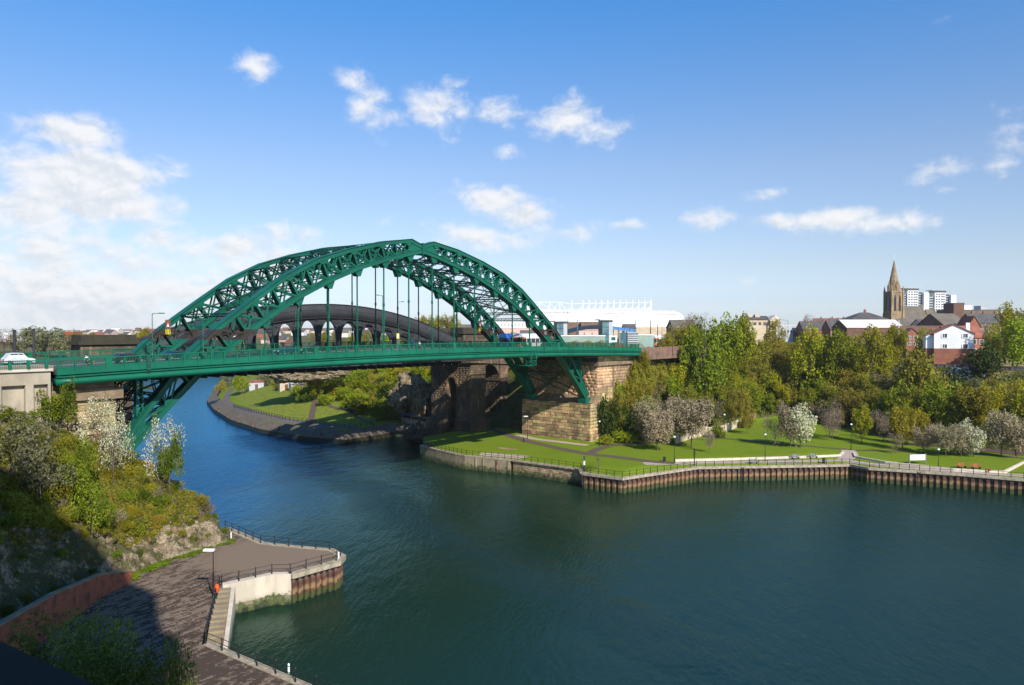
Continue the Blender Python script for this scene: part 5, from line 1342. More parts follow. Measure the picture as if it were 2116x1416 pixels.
# bushes at the foot of the abutment and below the wood
for px, py, h, w, k, lab in [
 (1258,905,86,54,'dbush','dark ivy-covered bush beside the abutment wall'),
 (1272,890,50,34,'goldbush','yellow-topped bush against the abutment'),
 (1300,905,70,50,'dbush','dark green bush at the slope foot left of the blossoming trees'),
 (1250,918,20,40,'bush','low bright green bush by the path at the abutment foot'),
 (1288,915,26,50,'bush','low leafy green bush along the path edge'),
 (1272,845,60,44,'bush','bright green climber bush halfway up the abutment'),
 (1322,908,50,40,'obush','olive bush right of the abutment ivy'),
 (1478,905,26,40,'bush','low green bush below the pale retaining wall'),
 (1540,884,20,36,'bush','small green bush at the top corner of the lawn')]: ptree(px, py, h, w, k, lab, 4.0, 'bush', 'bush')
def on_slope(n, u0, u1, v0, v1, keys, lab, grp, s0, s1, seed, mind=2.2, nm='bush', cat='bush', S_=None, avoid=None, cap=False):
    rg = random.Random(seed); pl_ = []; tr = 0
    while len(pl_) < n and tr < n*30:
        tr += 1; u = rg.uniform(u0, u1); i = min(int(u), len(S_[0])-2); w = u-i; v = rg.uniform(v0, v1); j = min(int(v), len(S_)-2); q = v-j
        a = np.array(S_[j][i][:2])*(1-w)+np.array(S_[j][i+1][:2])*w; b = np.array(S_[j+1][i][:2])*(1-w)+np.array(S_[j+1][i+1][:2])*w
        x, y = a*(1-q)+b*q
        if any((x-c)**2+(y-d)**2 < mind**2 for c, d in pl_): continue
        if avoid and avoid(x, y): continue
        pl_.append((x, y)); k = rg.choice(keys); s = rg.uniform(s0, s1)
        word = {'bush': 'leafy green', 'obush': 'olive brown', 'dbush': 'dark green', 'gbush': 'grey-green', 'goldbush': 'yellow-green', 'finegreen': 'leafy green', 'fineolive': 'olive brown', 'finebronze': 'bronze green', 'finetwig': 'bare twiggy'}.get(k, KL.get(k, ''))
        if S_ is SN and cap:
            s = min(s, cap_s(k, x, y, zat(x, y), s))
            if s < .3: pl_.pop(); continue
        q_ = pix(x, y, zat(x, y)); bits = ''
        if S_ is SS:
            bits = ', '+('lowest' if q_[1] > 1040 else 'low' if q_[1] > 980 else 'middle' if q_[1] > 920 else 'upper')+' part, '+('far left' if q_[0] < 70 else 'under the grey-green shrub' if q_[0] < 150 else 'under the concrete wall' if q_[0] < 210 else 'below the white blossom' if q_[0] < 290 else 'below the green rib foot' if q_[0] < 360 else 'toward the river edge')
        elif q_[0] > 1200: bits = ', '+where(x, y, zat(x, y))
        else: bits = ', '+('top' if q_[1] < 765 else 'upper' if q_[1] < 785 else 'middle' if q_[1] < 810 else 'lower')+' part, '+('by the tip of the point' if q_[0] < 470 else 'by the grey shed' if q_[0] < 560 else 'by the ruined shed' if q_[0] < 640 else 'above the golden tree' if q_[0] < 700 else 'above the lawn' if q_[0] < 790 else 'above the pale rock' if q_[0] < 870 else 'behind the niche pier')
        tree(k, x, y, s, s*rg.uniform(.9, 1.3), word+' '+lab+bits, nm, cat, word+' '+grp, sink=.25*s)
SN = (NF, NM, NT_, NE); SS = (SF, SR, SB, SP)
on_slope(46, 14.0, 17.5, .2, 2.0, ['bush', 'obush', 'olive', 'fresh', 'obush'], 'growth on the bank', 'growth on the bank beside the abutment', .5, .8, 31, 2.4, S_=SN, cap=True)
on_slope(60, 19.2, 25, .45, 2.0, ['obush', 'gbush', 'dbush', 'bush', 'obush'], 'bramble on the open slope', 'bushes on the open slope', .45, .95, 32, 3.0, S_=SN, cap=True)
# upstream bank
on_slope(130, 3.2, 8.2, .55, 2.3, ['bush', 'bush', 'obush', 'goldbush', 'dbush', 'bush'], 'bush on the upstream bank', 'bushes on the upstream bank', 1.1, 1.9, 33, 3.0, S_=SN, avoid=lambda x, y: y < 66 and x < 78)
on_slope(50, .6, 3.4, .7, 2.2, ['bush', 'gbush', 'obush'], 'bush on the upstream point', 'bushes on the upstream point', 1.0, 1.9, 34, 6, S_=SN)
on_slope(18, 7.6, 10, 1.0, 2.2, ['dbush', 'obush'], 'bush in the shade behind the railway pier', 'bushes behind the piers', .8, 1.3, 36, 4.5, S_=SN, avoid=lambda x, y: 33 < y < 53)
for px, py, h, w, k, lab in [
 (656,826,50,38,'bronze','small golden tree standing where the upstream paths meet'),
 (627,832,26,30,'fresh','round green tree left of the path junction upstream'),
 (688,817,26,34,'obush','reddish brown bush right of the golden tree upstream'),
 (500,815,44,34,'fresh','green tree beside the grey shed on the upstream point'),
 (800,868,32,56,'fresh','spreading green tree at the end of the upstream lawn'),
 (470,800,30,30,'gbush','grey-green bush by the tip of the upstream point'),
 (455,812,26,26,'obush','olive bush at the tip of the upstream point')]: ptree(px, py, h, w, k, lab, 5.5)
for px, py in ((785,792),(750,768)):
    ptree(px, py, 14, 16, 'goldbush', 'yellow gorse bush glowing on the green bank upstream', 12, 'bush', 'bush', 'gorse bushes on the upstream bank').children
# south bank cliff vegetation
on_slope(190, 7.4, 14.6, 1.0, 2.3, ['fineolive', 'finegreen', 'finebronze', 'finegreen', 'fineolive', 'finetwig'], 'shrub on the cliff', 'shrubs on the near cliff slope', .32, .72, 41, .75, 'shrub', 'shrub', SS)
on_slope(78, 13.2, 17.2, .85, 2.2, ['fineolive', 'fineolive', 'finegreen', 'finetwig'], 'shrub on the shaded cliff', 'shrubs on the shaded cliff', .7, 1.3, 42, 1.6, 'shrub', 'shrub', SS)
on_slope(34, 8.6, 16.5, .2, 1.0, ['finegreen', 'fineolive'], 'tuft on the rock face', 'tufts on the rock face', .22, .45, 43, 1.4, 'shrub', 'shrub', SS)
def dtree(px, py, d, hpx, wpx, key, lab, name='tree', cat='tree', v=None, foot=.5):
    """a plant whose middle stands at a known distance; it is rooted in the ground below"""
    p = DP(px, py, d); z = zat(p[0], p[1]); H = PROTO[key][0][2]; Wd = PROTO[key][0][3]
    top = DP(px, py-hpx/2, d)[2]
    return tree(key, p[0], p[1], max(.3, (top-z)/H), wpx*d/F/(2*Wd), lab, name, cat, z=z, v=v)
dtree(122,840,96.5,110,90,'fineshrub','dense green hawthorn hiding the foot of the concrete wall','shrub','shrub')
dtree(205,872,97,110,90,'whitebush','white blossoming shrub in front of the south abutment, nearest the concrete wall','shrub','shrub')
dtree(238,900,95,90,76,'whitebush','white blossoming shrub at the foot of the green rib','shrub','shrub')
dtree(338,905,101,90,74,'whitebush','sparse white blossoming shrub against the blue river','shrub','shrub')
dtree(352,930,100,70,66,'fineshrub','olive green shrub on the cliff edge below the white blossom','shrub','shrub')
dtree(80,960,84,200,170,'finegrey','large grey-green flowering shrub in the shade at the left','shrub','shrub')
dtree(30,900,90,120,110,'fineshrub','shaded olive shrub at the left edge under the concrete wall','shrub','shrub')
dtree(185,1010,86,90,90,'fineshrub','bright green shrub low on the cliff at the shadow edge','shrub','shrub')
dtree(168,950,89,90,80,'fineshrub','green shrub in the middle of the near cliff','shrub','shrub')
# near saplings rising from below into the bottom of the view
proto('sapling', 'vase', 9.0, 2.6, 5200, .14, 'shade', 24, .06, stems=4, gaps=.25, twig=4, shell=.3)
for px, py, d, w, lab in [(95,1370,52,190,'leafy sapling at the bottom left before the brick wall'), (190,1330,50,170,'leafy sapling second from the left at the bottom'), (270,1372,47,150,'tall leafy sapling in the bottom shade'), (330,1385,45,110,'leafy sapling at the shadow edge at the bottom'), (385,1370,46,80,'sunlit thin sapling at the bottom right of the shadow')]:
    p = DP(px, py, d); top = DP(px, py-75 if w > 120 else py-55, d)[2]; tree('sapling', p[0], p[1], (top-3.5)/9.0, w*d/F/5.2, lab, 'sapling', 'sapling', z=3.5)
# rough grass and scrub on the slopes, too fine to count
def tufts(name, S_, u0, u1, v0, v1, n, size, leaf, seed, up=.55, avoid=None):
    rg = np.random.default_rng(seed); C = []
    A = [np.array([p[:3] for p in s]) for s in S_]
    for _ in range(n):
        u = rg.uniform(u0, u1); i = min(int(u), len(A[0])-2); w = u-i; v = rg.uniform(v0, v1); j = min(int(v), len(A)-2); q = v-j
        x, y = ((A[j][i]*(1-w)+A[j][i+1]*w)*(1-q)+(A[j+1][i]*(1-w)+A[j+1][i+1]*w)*q)[:2]
        if avoid and avoid(x, y): continue
        z = BV[avoid_i(S_)].ray_cast(Vector((x, y, 200)), Vector((0, 0, -1)))[0]
        if z is None: continue
        C.append((x, y, z.z))
    C = np.array(C); n = len(C)
    k = 3; C = np.repeat(C, k, 0)+rg.normal(size=(n*k, 3))*size*np.array([.7, .7, .1]); n *= k
    a = rg.normal(size=(n, 3))*.5+np.array([0, 0, 1]); a /= np.linalg.norm(a, axis=1)[:, None]; b = rg.normal(size=(n, 3)); b -= a*(a*b).sum(1)[:, None]; b /= np.linalg.norm(b, axis=1)[:, None]
    s = size*(.5+rg.random(n))[:, None]
    V = np.empty((n, 3, 3)); V[:, 0] = C-b*s*.35; V[:, 1] = C+b*s*.35; V[:, 2] = C+a*s
    me = np_mesh(name, V.reshape(-1, 3), np.arange(3*n).reshape(n, 3), LEAF[leaf])
    props(link(name, me), kind='stuff')
def avoid_i(S_): return 0 if S_ is SN else 1
tufts('cliff_grass', SS, 7.5, 16.5, .95, 2.7, 60000, .24, 'grass', 51)
tufts('cliff_undergrowth', SS, 7.5, 16.5, .8, 2.5, 36000, .20, 'olive', 52)
tufts('bramble_litter', SS, 7.5, 12, .95, 2.2, 2600, .18, 'rust', 53)
tufts('slope_grass', SN, 14, 25.5, .05, 2.05, 22000, .45, 'grass', 54)
tufts('slope_undergrowth', SN, 14, 25.5, .1, 2.0, 16000, .5, 'dark', 55)
tufts('upstream_undergrowth', SN, .6, 10, .8, 2.0, 14000, .6, 'grass', 56, avoid=lambda x, y: 33 < y < 53)
# fringe of weeds at the foot of the cliff
rg_ = np.random.default_rng(9); C_ = []
for a, b in (((-49.8,-14.6), (-55.6,-15.9)), ((-55.6,-15.9), (-61.7,-17.6)), ((-61.7,-17.6), (-66,-20.2))):
    for _ in range(7000): w = rg_.random(); C_.append((a[0]+(b[0]-a[0])*w+rg_.normal()*.2, a[1]+(b[1]-a[1])*w-.2-rg_.random()**1.4*2.0*(.65+.35*math.sin(w*9)), 3.52+.14*rg_.random()))
V_, F_ = cards(len(C_), np.array(C_), .13, rg_); props(link('weeds', np_mesh('weeds', V_, F_, LEAF['weed'])), kind='stuff')
# red brick retaining wall at the cliff foot
bw = thing('brick_wall', 'curved red brick retaining wall at the cliff foot on the shaded quay', 'wall', (-76, -30, 3.5))
base = [G(273,1203,3.5), G(211,1234,3.5), G(117,1303,3.5), G(30,1370,3.5), G(-60,1440,3.5)]; tops = [(273,1182), (211,1196), (117,1221), (0,1279), (-90,1330)]
hs = [4.75, 5.9, 7.0, 7.4, 7.6]
mb = MB(); cp = MB()
for (a, b, ha, hb) in zip(base, base[1:], hs, hs[1:]):
    d = Vector((b[0]-a[0], b[1]-a[1])).normalized(); n = Vector((d.y, -d.x))
    if n.dot(Vector((a[0]-CAM[0], a[1]-CAM[1]))) < 0: n = -n
    for k in range(4):
        p = Vector(a[:2]).lerp(Vector(b[:2]), k/4); q = Vector(a[:2]).lerp(Vector(b[:2]), (k+1)/4); h0 = ha+(hb-ha)*k/4; h1 = ha+(hb-ha)*(k+1)/4
        mb.hexa([(p.x,p.y,3),(q.x,q.y,3),(q.x+n.x*.45,q.y+n.y*.45,3),(p.x+n.x*.45,p.y+n.y*.45,3),(p.x,p.y,h0),(q.x,q.y,h1),(q.x+n.x*.45,q.y+n.y*.45,h1),(p.x+n.x*.45,p.y+n.y*.45,h0)])
        p2, q2 = p-n*.08, q-n*.08; e = n*.62
        cp.hexa([(p2.x,p2.y,h0),(q2.x,q2.y,h1),(q2.x+e.x,q2.y+e.y,h1),(p2.x+e.x,p2.y+e.y,h0),(p2.x,p2.y,h0+.14),(q2.x,q2.y,h1+.14),(q2.x+e.x,q2.y+e.y,h1+.14),(p2.x+e.x,p2.y+e.y,h0+.14)])
mb.build('wall_body', BRICK, bw); cp.build('coping', QCONC, bw)
# pale retaining wall at the back of the lawn
rw = thing('retaining_wall', 'pale crumbling retaining wall at the foot of the wood', 'wall', (110, -14, 4))
l_ = [G(a, b, 3.7) for a, b in ((1395,915),(1440,901),(1490,897),(1535,881),(1575,862))]
for a, b in zip(l_, l_[1:]):
    mb = MB(); p, q = Vector(a), Vector(b); k = 5
    for i in range(k):
        s0 = p.lerp(q, i/k); s1 = p.lerp(q, (i+.96)/k); h = 1.9+.5*fr(i, a[0], 0, .7); mb.bar((s0.x, s0.y, 3.6+h/2), (s1.x, s1.y, 3.6+h/2), .5, h+1)
    mb.build('wall_panel', mat('pale stone wall', (.55,.47,.33), (.38,.31,.2), 1, .9, .2, 3) if a is l_[0] else bpy.data.materials['pale stone wall'], rw)
# ================================================================ the town
SLATE = mat('grey slate roof', (.085,.080,.078), (.060,.057,.056), .4, .8, .05, 6)
SLATE2 = mat('brown slate roof', (.135,.115,.09), (.10,.088,.07), .3, .85, .05, 6)
TILE = mat('red tile roof', (.27,.095,.055), (.20,.07,.045), .5, .8, .05, 6)
BTILE = mat('brown tile roof', (.14,.07,.045), (.10,.055,.038), .5, .8)
BRK = mat('far red brick', (.27,.105,.065), (.20,.08,.05), .5, .9)
BRKB = mat('brown brick', (.17,.11,.08), (.13,.085,.06), .4, .9)
BUFF = mat('buff render', (.52,.42,.30), (.42,.34,.24), .4, .9)
PINK = mat('pink rendered wall', (.58,.42,.37), (.52,.38,.34), .2, .9)
CREAM = mat('cream render', (.66,.58,.47), (.58,.51,.42), .3, .9)
GREYC = mat('grey cladding', (.40,.42,.44), (.34,.36,.38), .3, .6)
CHST = mat('church sandstone', (.30,.215,.125), (.19,.135,.085), .5, .9, .1, 3)
PALER = mat('pale sheet roof', (.62,.55,.50), (.55,.49,.45), .3, .7)
BLUER = mat('blue sheet roof', (.10,.22,.42), (.08,.18,.36), .3, .5)
R0 = -YAW     # a front that faces the camera squarely
def bpt(px, zb, d):
    v = ray(px, 708); p = CAM+v*d; return (p[0], p[1], zb)
def house(name, label, cat, px0, px1, ytop, ybase, d, depth, roof='gable', rh=.35, wall=None, rm=None, win=(3, 2), rot=0.0, group=None, chim=0, eave=.3, wm_=None, ridge='x', zb=None, wside=0):
    """a building whose front spans px0..px1 at distance d; ytop is the ridge, ybase the ground"""
    wall = wall or BRK; rm = rm or SLATE
    wd = (px1-px0)*d/F/max(.5, math.cos(rot)); z0 = CAM[2]-(ybase-678.6)*d/F if zb is None else zb
    H = (ybase-ytop)*d/F if zb is None else CAM[2]-(ytop-678.6)*d/F-zb
    t = thing(name, label, cat, bpt((px0+px1)/2, z0, d), R0+rot, group)
    hw, hd = wd/2, depth; Hw = H*(1-rh) if roof != 'flat' else H-.3
    MB().box(-hw, hw, 0, hd, -3, Hw).build('wall', wall, t, local=True)
    if roof == 'flat': MB().box(-hw-.15, hw+.15, -.15, hd+.15, Hw, H).build('parapet', rm, t, local=True)
    else:
        mb = MB(); e = eave
        if roof == 'gable' and ridge == 'x':
            for s in (0, 1):
                y0, y1 = (-e, hd/2) if s == 0 else (hd+e, hd/2)
                mb.hexa([(-hw-e, y0, Hw-.05), (hw+e, y0, Hw-.05), (hw+e, y1, H-.05), (-hw-e, y1, H-.05), (-hw-e, y0, Hw+.15), (hw+e, y0, Hw+.15), (hw+e, y1, H+.15), (-hw-e, y1, H+.15)])
            g = MB(); 
            for x in (-hw, hw-.2): g.prism([(0, Hw), (hd, Hw), (hd/2, H-.05)], x, x+.2, 'x')
            g.build('gable', wall, t, local=True)
        elif roof == 'gable':
            for s in (-1, 1):
                mb.hexa([(s*(hw+e), -e, Hw-.05), (0, -e, H-.05), (0, hd+e, H-.05), (s*(hw+e), hd+e, Hw-.05), (s*(hw+e), -e, Hw+.15), (0, -e, H+.15), (0, hd+e, H+.15), (s*(hw+e), hd+e, Hw+.15)])
            g = MB()
            for y in (0, hd-.2): g.prism([(-hw, Hw), (hw, Hw), (0, H-.05)], y, y+.2, 'y')
            g.build('gable', wall, t, local=True)
        else:
            q = min(hw, hd/2)*.9
            mb.add([(-hw-e, -e, Hw), (hw+e, -e, Hw), (hw+e, hd+e, Hw), (-hw-e, hd+e, Hw), (-hw+q, hd/2, H), (hw-q, hd/2, H)], [(0,1,5,4), (1,2,5), (2,3,4,5), (3,0,4), (0,3,2,1)])
        mb.build('roof', rm, t, local=True)
    nx, nz = win
    if nx:
        ww = min(1.3, wd/nx*.5); wh = min(1.5, Hw/nz*.5)
        wm1 = MB().box(-ww/2, ww/2, -.05, .1, -wh/2, wh/2); me = np_mesh('window', wm1.v, wm1.f, wm_ or GLASS)
        fb = MB()
        for q in ((-ww/2-.09, -ww/2, -wh/2-.09, wh/2+.09), (ww/2, ww/2+.09, -wh/2-.09, wh/2+.09), (-ww/2, ww/2, wh/2, wh/2+.09), (-ww/2, ww/2, -wh/2-.09, -wh/2), (-.04, .04, -wh/2, wh/2)): fb.box(q[0], q[1], -.09, .05, q[2], q[3])
        fm = np_mesh('frame', fb.v, fb.f, WHITE)
        for i in range(nx):
            for j in range(nz):
                w = link('window', me, t, loc=(-hw+wd*(i+.5)/nx, 0, Hw*(j+.55)/nz))
                if d < 420: link('frame', fm, w)
        for i in range(wside):
            for j in range(nz): link('window', me, t, loc=(-hw, hd*(i+.5)/wside, Hw*(j+.55)/nz), rot=math.pi/2); link('window', me, t, loc=(hw, hd*(i+.5)/wside, Hw*(j+.55)/nz), rot=math.pi/2)
    for i in range(chim):
        x = -hw+wd*(i+.5)/chim+.3; mb = MB().box(x-.45, x+.45, hd/2-.4, hd/2+.4, H-.8, H+1.1); c = mb.build('chimney', wall, t, local=True)
        for q in (-.22, .22): MB().tube((x+q, hd/2, H+1.1), (x+q, hd/2, H+1.5), .12, n=6).build('chimney_pot', TILE, c, local=True)
    return t
# --- church with spire
def church():
    d = 385; t = thing('church', 'sandstone church with a tall octagonal spire and long grey slate nave', 'church', bpt(1846, 22, d), R0+.12)
    z = lambda y: CAM[2]-(y-678.6)*d/F-22
    w = 3.05; zt = z(603); 
    MB().box(-w, w, -w, w, -4, zt).build('tower', CHST, t, local=True)
    for sx in (-1, 1):
        for sy in (-1, 1):
            mb = MB().box(sx*w-.55, sx*w+.55, sy*w-.55, sy*w+.55, -4, zt*.62); mb.box(sx*w-.38, sx*w+.38, sy*w-.38, sy*w+.38, zt*.62, zt+.4); mb.lathe([(.5, zt+.4), (.0, zt+3.2)], (sx*w, sy*w, 0), 6); mb.build('buttress', CHST, t, local=True)
    MB().box(-w-.25, w+.25, -w-.25, w+.25, zt-.5, zt).build('cornice', CHST, t, local=True); MB().box(-w-.15, w+.15, -w-.15, w+.15, zt*.60, zt*.60+.4).build('string_course', CHST, t, local=True)
    for x in (-1.25, 1.25):
        for yy, dx in ((-w-.02, 1), (0, 0)):
            mb = MB(); arc = [(x-.6, zt*.66), (x+.6, zt*.66), (x+.6, zt*.88), (x, zt*.95), (x-.6, zt*.88)]
            if dx: mb.prism(arc, -w-.06, -w+.2, 'y')
            else: mb.prism(arc, -w-.06, -w+.2, 'x')
            mb.build('belfry_opening', BLACK, t, local=True)
    zs = z(538); mb = MB(); n = 8; R_ = w*1.02
    mb.add([(R_*math.cos(math.pi/8+i*math.pi/4), R_*math.sin(math.pi/8+i*math.pi/4), zt) for i in range(8)]+[(.12*math.cos(i*math.pi/4), .12*math.sin(i*math.pi/4), zs) for i in range(8)], [(i, (i+1) % 8, 8+(i+1) % 8, 8+i) for i in range(8)]); mb.build('spire', CHST, t, local=True)
    for f in (.25, .5, .72): r = R_*(1-f)+.12; MB().lathe([(r, zt+(zs-zt)*f-.15), (r+.12, zt+(zs-zt)*f), (r, zt+(zs-zt)*f+.15)], n=8).build('spire_band', CHST, t, local=True)
    for a in range(4):
        c, s = math.cos(a*math.pi/2), math.sin(a*math.pi/2); mb = MB(); h0 = zt+2.2; mb.box(c*2.6-.6, c*2.6+.6, s*2.6-.6, s*2.6+.6, zt, zt+3.0); mb.lathe([(.85, zt+3.0), (0, zt+5.4)], (c*2.6, s*2.6, 0), 4); mb.build('lucarne', CHST, t, local=True)
    mb = MB().tube((0, 0, zs), (0, 0, zs+2.6), .06).tube((-.45, 0, zs+1.9), (.45, 0, zs+1.9), .05); mb.lathe([(0, zs+2.3), (.3, zs+2.6), (0, zs+2.9)]); mb.build('weathervane', WHITE, t, local=True)
    # nave and chancel
    for x0, x1, yt, yb, dep, nm in ((w, 28.0*1.0-8.2, 632, 658, 13, 'nave_roof'), (20.2, 25.6, 639, 660, 9, 'chancel_roof')):
        H = z(yt); Hw = z(yb)-2.2; MB().box(x0, x1, 0, dep, -4, Hw).build('nave_wall', CHST, t, local=True)
        mb = MB()
        for s in (0, 1):
            y0, y1 = (-.3, dep/2) if s == 0 else (dep+.3, dep/2); mb.hexa([(x0, y0, Hw-.1), (x1-.5, y0, Hw-.1), (x1-.5, y1, H-.1), (x0, y1, H-.1), (x0, y0, Hw+.15), (x1-.5, y0, Hw+.15), (x1-.5, y1, H+.1), (x0, y1, H+.1)])
        mb.build(nm, SLATE2, t, local=True); MB().prism([(-.5, Hw-.3), (dep+.5, Hw-.3), (dep/2, H+.7)], x1-.5, x1, 'x').build('coped_gable', CHST, t, local=True)
church()
# --- two tower blocks
def block(px0, px1, ytop, lab):
    d = 900; wd = (px1-px0)*d/F; H = CAM[2]-(ytop-678.6)*d/F-22; t = thing('tower_block', lab, 'tower block', bpt((px0+px1)/2, 22, d), R0, 'pair of white tower blocks')
    hw = wd/2
    MB().box(-hw*.55, hw*.25, 0, 12, -2, H-3.2).build('front_wing', WHITE, t, local=True); MB().box(hw*.62, hw, -2, 12, -2, H-6).build('side_wing', WHITE, t, local=True)
    MB().box(hw*.25, hw*.62, 2, 12, -2, H-4).build('glazed_core', GREYC, t, local=True); MB().box(-hw, -hw*.55, 2, 12, -2, H-8).build('rear_wing', GREYC, t, local=True)
    MB().box(-hw*.62, hw*.3, 0, 12, H-3.2, H-.9).build('penthouse', GLASS, t, local=True); MB().prism([(-hw*.82, H-.7), (hw*.34, H-.9), (hw*.42, H+.2), (-hw*.82, H-.1)], -1, 13, 'y').build('roof_canopy', GREYC, t, local=True)
    mb_ = MB().box(-1.1, 1.1, -.1, .1, -.75, .75); me = np_mesh('window', mb_.v, mb_.f, GLASS); m2 = MB().box(-hw*.18, hw*.18, -.15, .1, -.9, .9); me2 = np_mesh('window_band', m2.v, m2.f, GLASS)
    n = int((H-5)/3.0)
    for j in range(n):
        for x in (-.42, -.22, -.02, .14): link('window', me, t, loc=(hw*x, 0, H-5-j*3.0))
        link('window_band', me2, t, loc=(hw*.435, 2, H-6-j*3.0)); link('window_band', me2, t, loc=(-hw*.78, 2, H-10-j*3.0))
block(1862, 1917, 595, 'white tower block directly behind the church spire'); block(1919, 1973, 599.5, 'white tower block to the right, farther from the church spire')
# --- dark offices and low town right of the church
house('office_block', 'brown office building with rows of pale windows right of the tower blocks', 'building', 1958, 2056, 640, 668, 520, 14, 'flat', wall=BRKB, rm=SLATE, win=(16, 1), wm_=CREAM)
house('office_block', 'dark rooftop block beside the right tower block', 'building', 1970, 1992, 626, 655, 500, 12, 'flat', wall=BTILE, rm=SLATE, win=(0, 0))
house('plant_room', 'white boxy plant room on the office roofs', 'building', 1992, 2008, 630, 645, 530, 8, 'flat', wall=WHITE, rm=GREYC, win=(0, 0)); house('plant_room', 'grey boxy plant room on the office roofs', 'building', 2026, 2038, 632, 645, 530, 8, 'flat', wall=GREYC, rm=GREYC, win=(0, 0))
house('hall', 'hall with a broad dark hipped slate roof left of the church', 'building', 1760, 1846, 645, 684, 330, 16, 'hip', .45, BRK, SLATE, (9, 1), chim=1)
house('workshop', 'low workshop with a pale sheet roof below the church', 'building', 1750, 1866, 661, 700, 300, 14, 'gable', .42, BTILE, PALER, (0, 0))
house('villa', 'buff villa with a mossy slate roof below the nave', 'building', 1840, 1916, 658, 700, 345, 12, 'hip', .42, BUFF, SLATE2, (6, 1))
house('chapel', 'brown chapel with a steep grey roof and skylights right of the nave', 'building', 1946, 2006, 648, 700, 310, 14, 'gable', .5, BRKB, SLATE2, (0, 0), rot=.3)
house('lodge', 'small cream gabled lodge between the villa and the chapel', 'building', 1906, 1950, 660, 700, 330, 10, 'gable', .35, CREAM, SLATE, (3, 1))
house('turret_house', 'brick house with a pointed red turret roof behind the white house', 'house', 2000, 2026, 654, 700, 300, 8, 'gable', .5, BRK, TILE, (2, 1), ridge='y')
house('terrace_row', 'long dark-roofed terrace at the right edge behind the trees', 'building', 2010, 2130, 648, 700, 380, 12, 'gable', .4, BRKB, SLATE, (10, 1), chim=5)
house('terrace_row', 'brown brick terrace with brown tiled roof and bay gables behind the white house', 'building', 1858, 1968, 674, 717, 265, 9, 'gable', .45, BRK, BTILE, (9, 2))
house('bay_house', 'small gabled brick bay at the left end of the brown terrace', 'house', 1872, 1898, 679, 717, 259, 3, 'gable', .35, BRK, BTILE, (2, 2), ridge='y')
house('terrace_row', 'red tiled row running behind the white house to the right', 'building', 1960, 2036, 674, 735, 262, 9, 'gable', .4, BRK, TILE, (5, 2))
# the white house on its red brick base
def whitehouse():
    d = 232; t = thing('white_house', 'white rendered gabled house on a red brick base with a red tiled roof', 'house', bpt(1971, 0, d), R0-.38)
    z = lambda y: CAM[2]-(y-678.6)*d/F
    t.location.z = 0; w = 72*d/F/2; zb, zm, ze, zr = z(749), z(720.5), z(688), z(671)
    MB().box(-w, w, 0, 11, zb-4, zm).build('brick_base', BRK, t, local=True)
    MB().prism([(-w, zm+.003), (w, zm+.003), (w, ze), (0, zr), (-w, ze)], -.02, 11, 'y').build('gable_wall', WHITE, t, local=True)
    sw = 14*d/F; MB().box(-w-sw, -w-.002, 1.5, 9, zb-4, zm).build('brick_base', BRK, t, local=True); MB().box(-w-sw, -w-.002, 1.48, 9, zm+.003, ze-.7).build('side_wall', WHITE, t, local=True)
    mb = MB()
    for s in (-1, 1): mb.hexa([(s*(w+.35), -.4, ze-.35), (0, -.4, zr), (0, 11.4, zr), (s*(w+.35), 11.4, ze-.35), (s*(w+.35), -.4, ze-.17), (0, -.4, zr+.18), (0, 11.4, zr+.18), (s*(w+.35), 11.4, ze-.17)])
    mb.build('roof', TILE, t, local=True)
    mb = MB().hexa([(-w-sw-.2, 1.2, ze-1.0), (-w, 1.2, ze), (-w, 9.2, ze), (-w-sw-.2, 9.2, ze-1.0), (-w-sw-.2, 1.2, ze-.85), (-w, 1.2, ze+.15), (-w, 9.2, ze+.15), (-w-sw-.2, 9.2, ze-.85)]); mb.build('lean_to_roof', TILE, t, local=True)
    for x in (-w*.48, w*.55):
        for zz in (z(693.5), z(715.5)):
            wn = MB().box(x-.72, x+.72, -.10, .05, zz-.55, zz+.55).build('window', GLASS, t, local=True); fb = MB()
            for q in ((x-.82, x-.72, zz-.62, zz+.62), (x+.72, x+.82, zz-.62, zz+.62), (x-.05, x+.05, zz-.55, zz+.55), (x-.72, x+.72, zz+.55, zz+.65), (x-.9, x+.9, zz-.72, zz-.58), (x-.72, x-.45, zz-.55, zz+.55)): fb.box(q[0], q[1], -.16, -.04, q[2], q[3])
            fb.build('frame', WHITE, wn, local=True)
    for zz in (z(693), z(715)):
        for y in (1.5, 4, 7, 9.5):
            MB().box(w-.05, w+.06, y-.35, y+.35, zz-.6, zz+.6).build('window', GLASS, t, local=True)
    for x in (w+.5,): MB().box(w*.72, w*.92, 4, 5, ze+.2, zr+.6).build('chimney', WHITE, t, local=True)
    MB().box(w+.1, w+.22, -.0, .12, zb-2, ze).build('downpipe', BLACK, t, local=True)
whitehouse()
# slate terraces in the middle distance, left of the hall
for i, (a, b, yt, dd, rm, lab) in enumerate([(1660,1718,664,420,SLATE,'long blue-slate terrace roof left of the pale workshop'),(1716,1762,662,400,SLATE,'grey-slate terrace roof next to the hipped hall'),(1690,1760,658,560,BTILE,'distant brown roof row with small chimneys'),(1600,1650,672,430,WHITE,'low white flat-roofed building right of the colonnaded villa')]):
    house('terrace_row', lab, 'building', a, b, yt, 700, dd, 11, 'gable' if rm is not WHITE else 'flat', .5, BRK if rm is not WHITE else GREYC, rm, (8, 1), chim=3 if rm is not WHITE else 0)
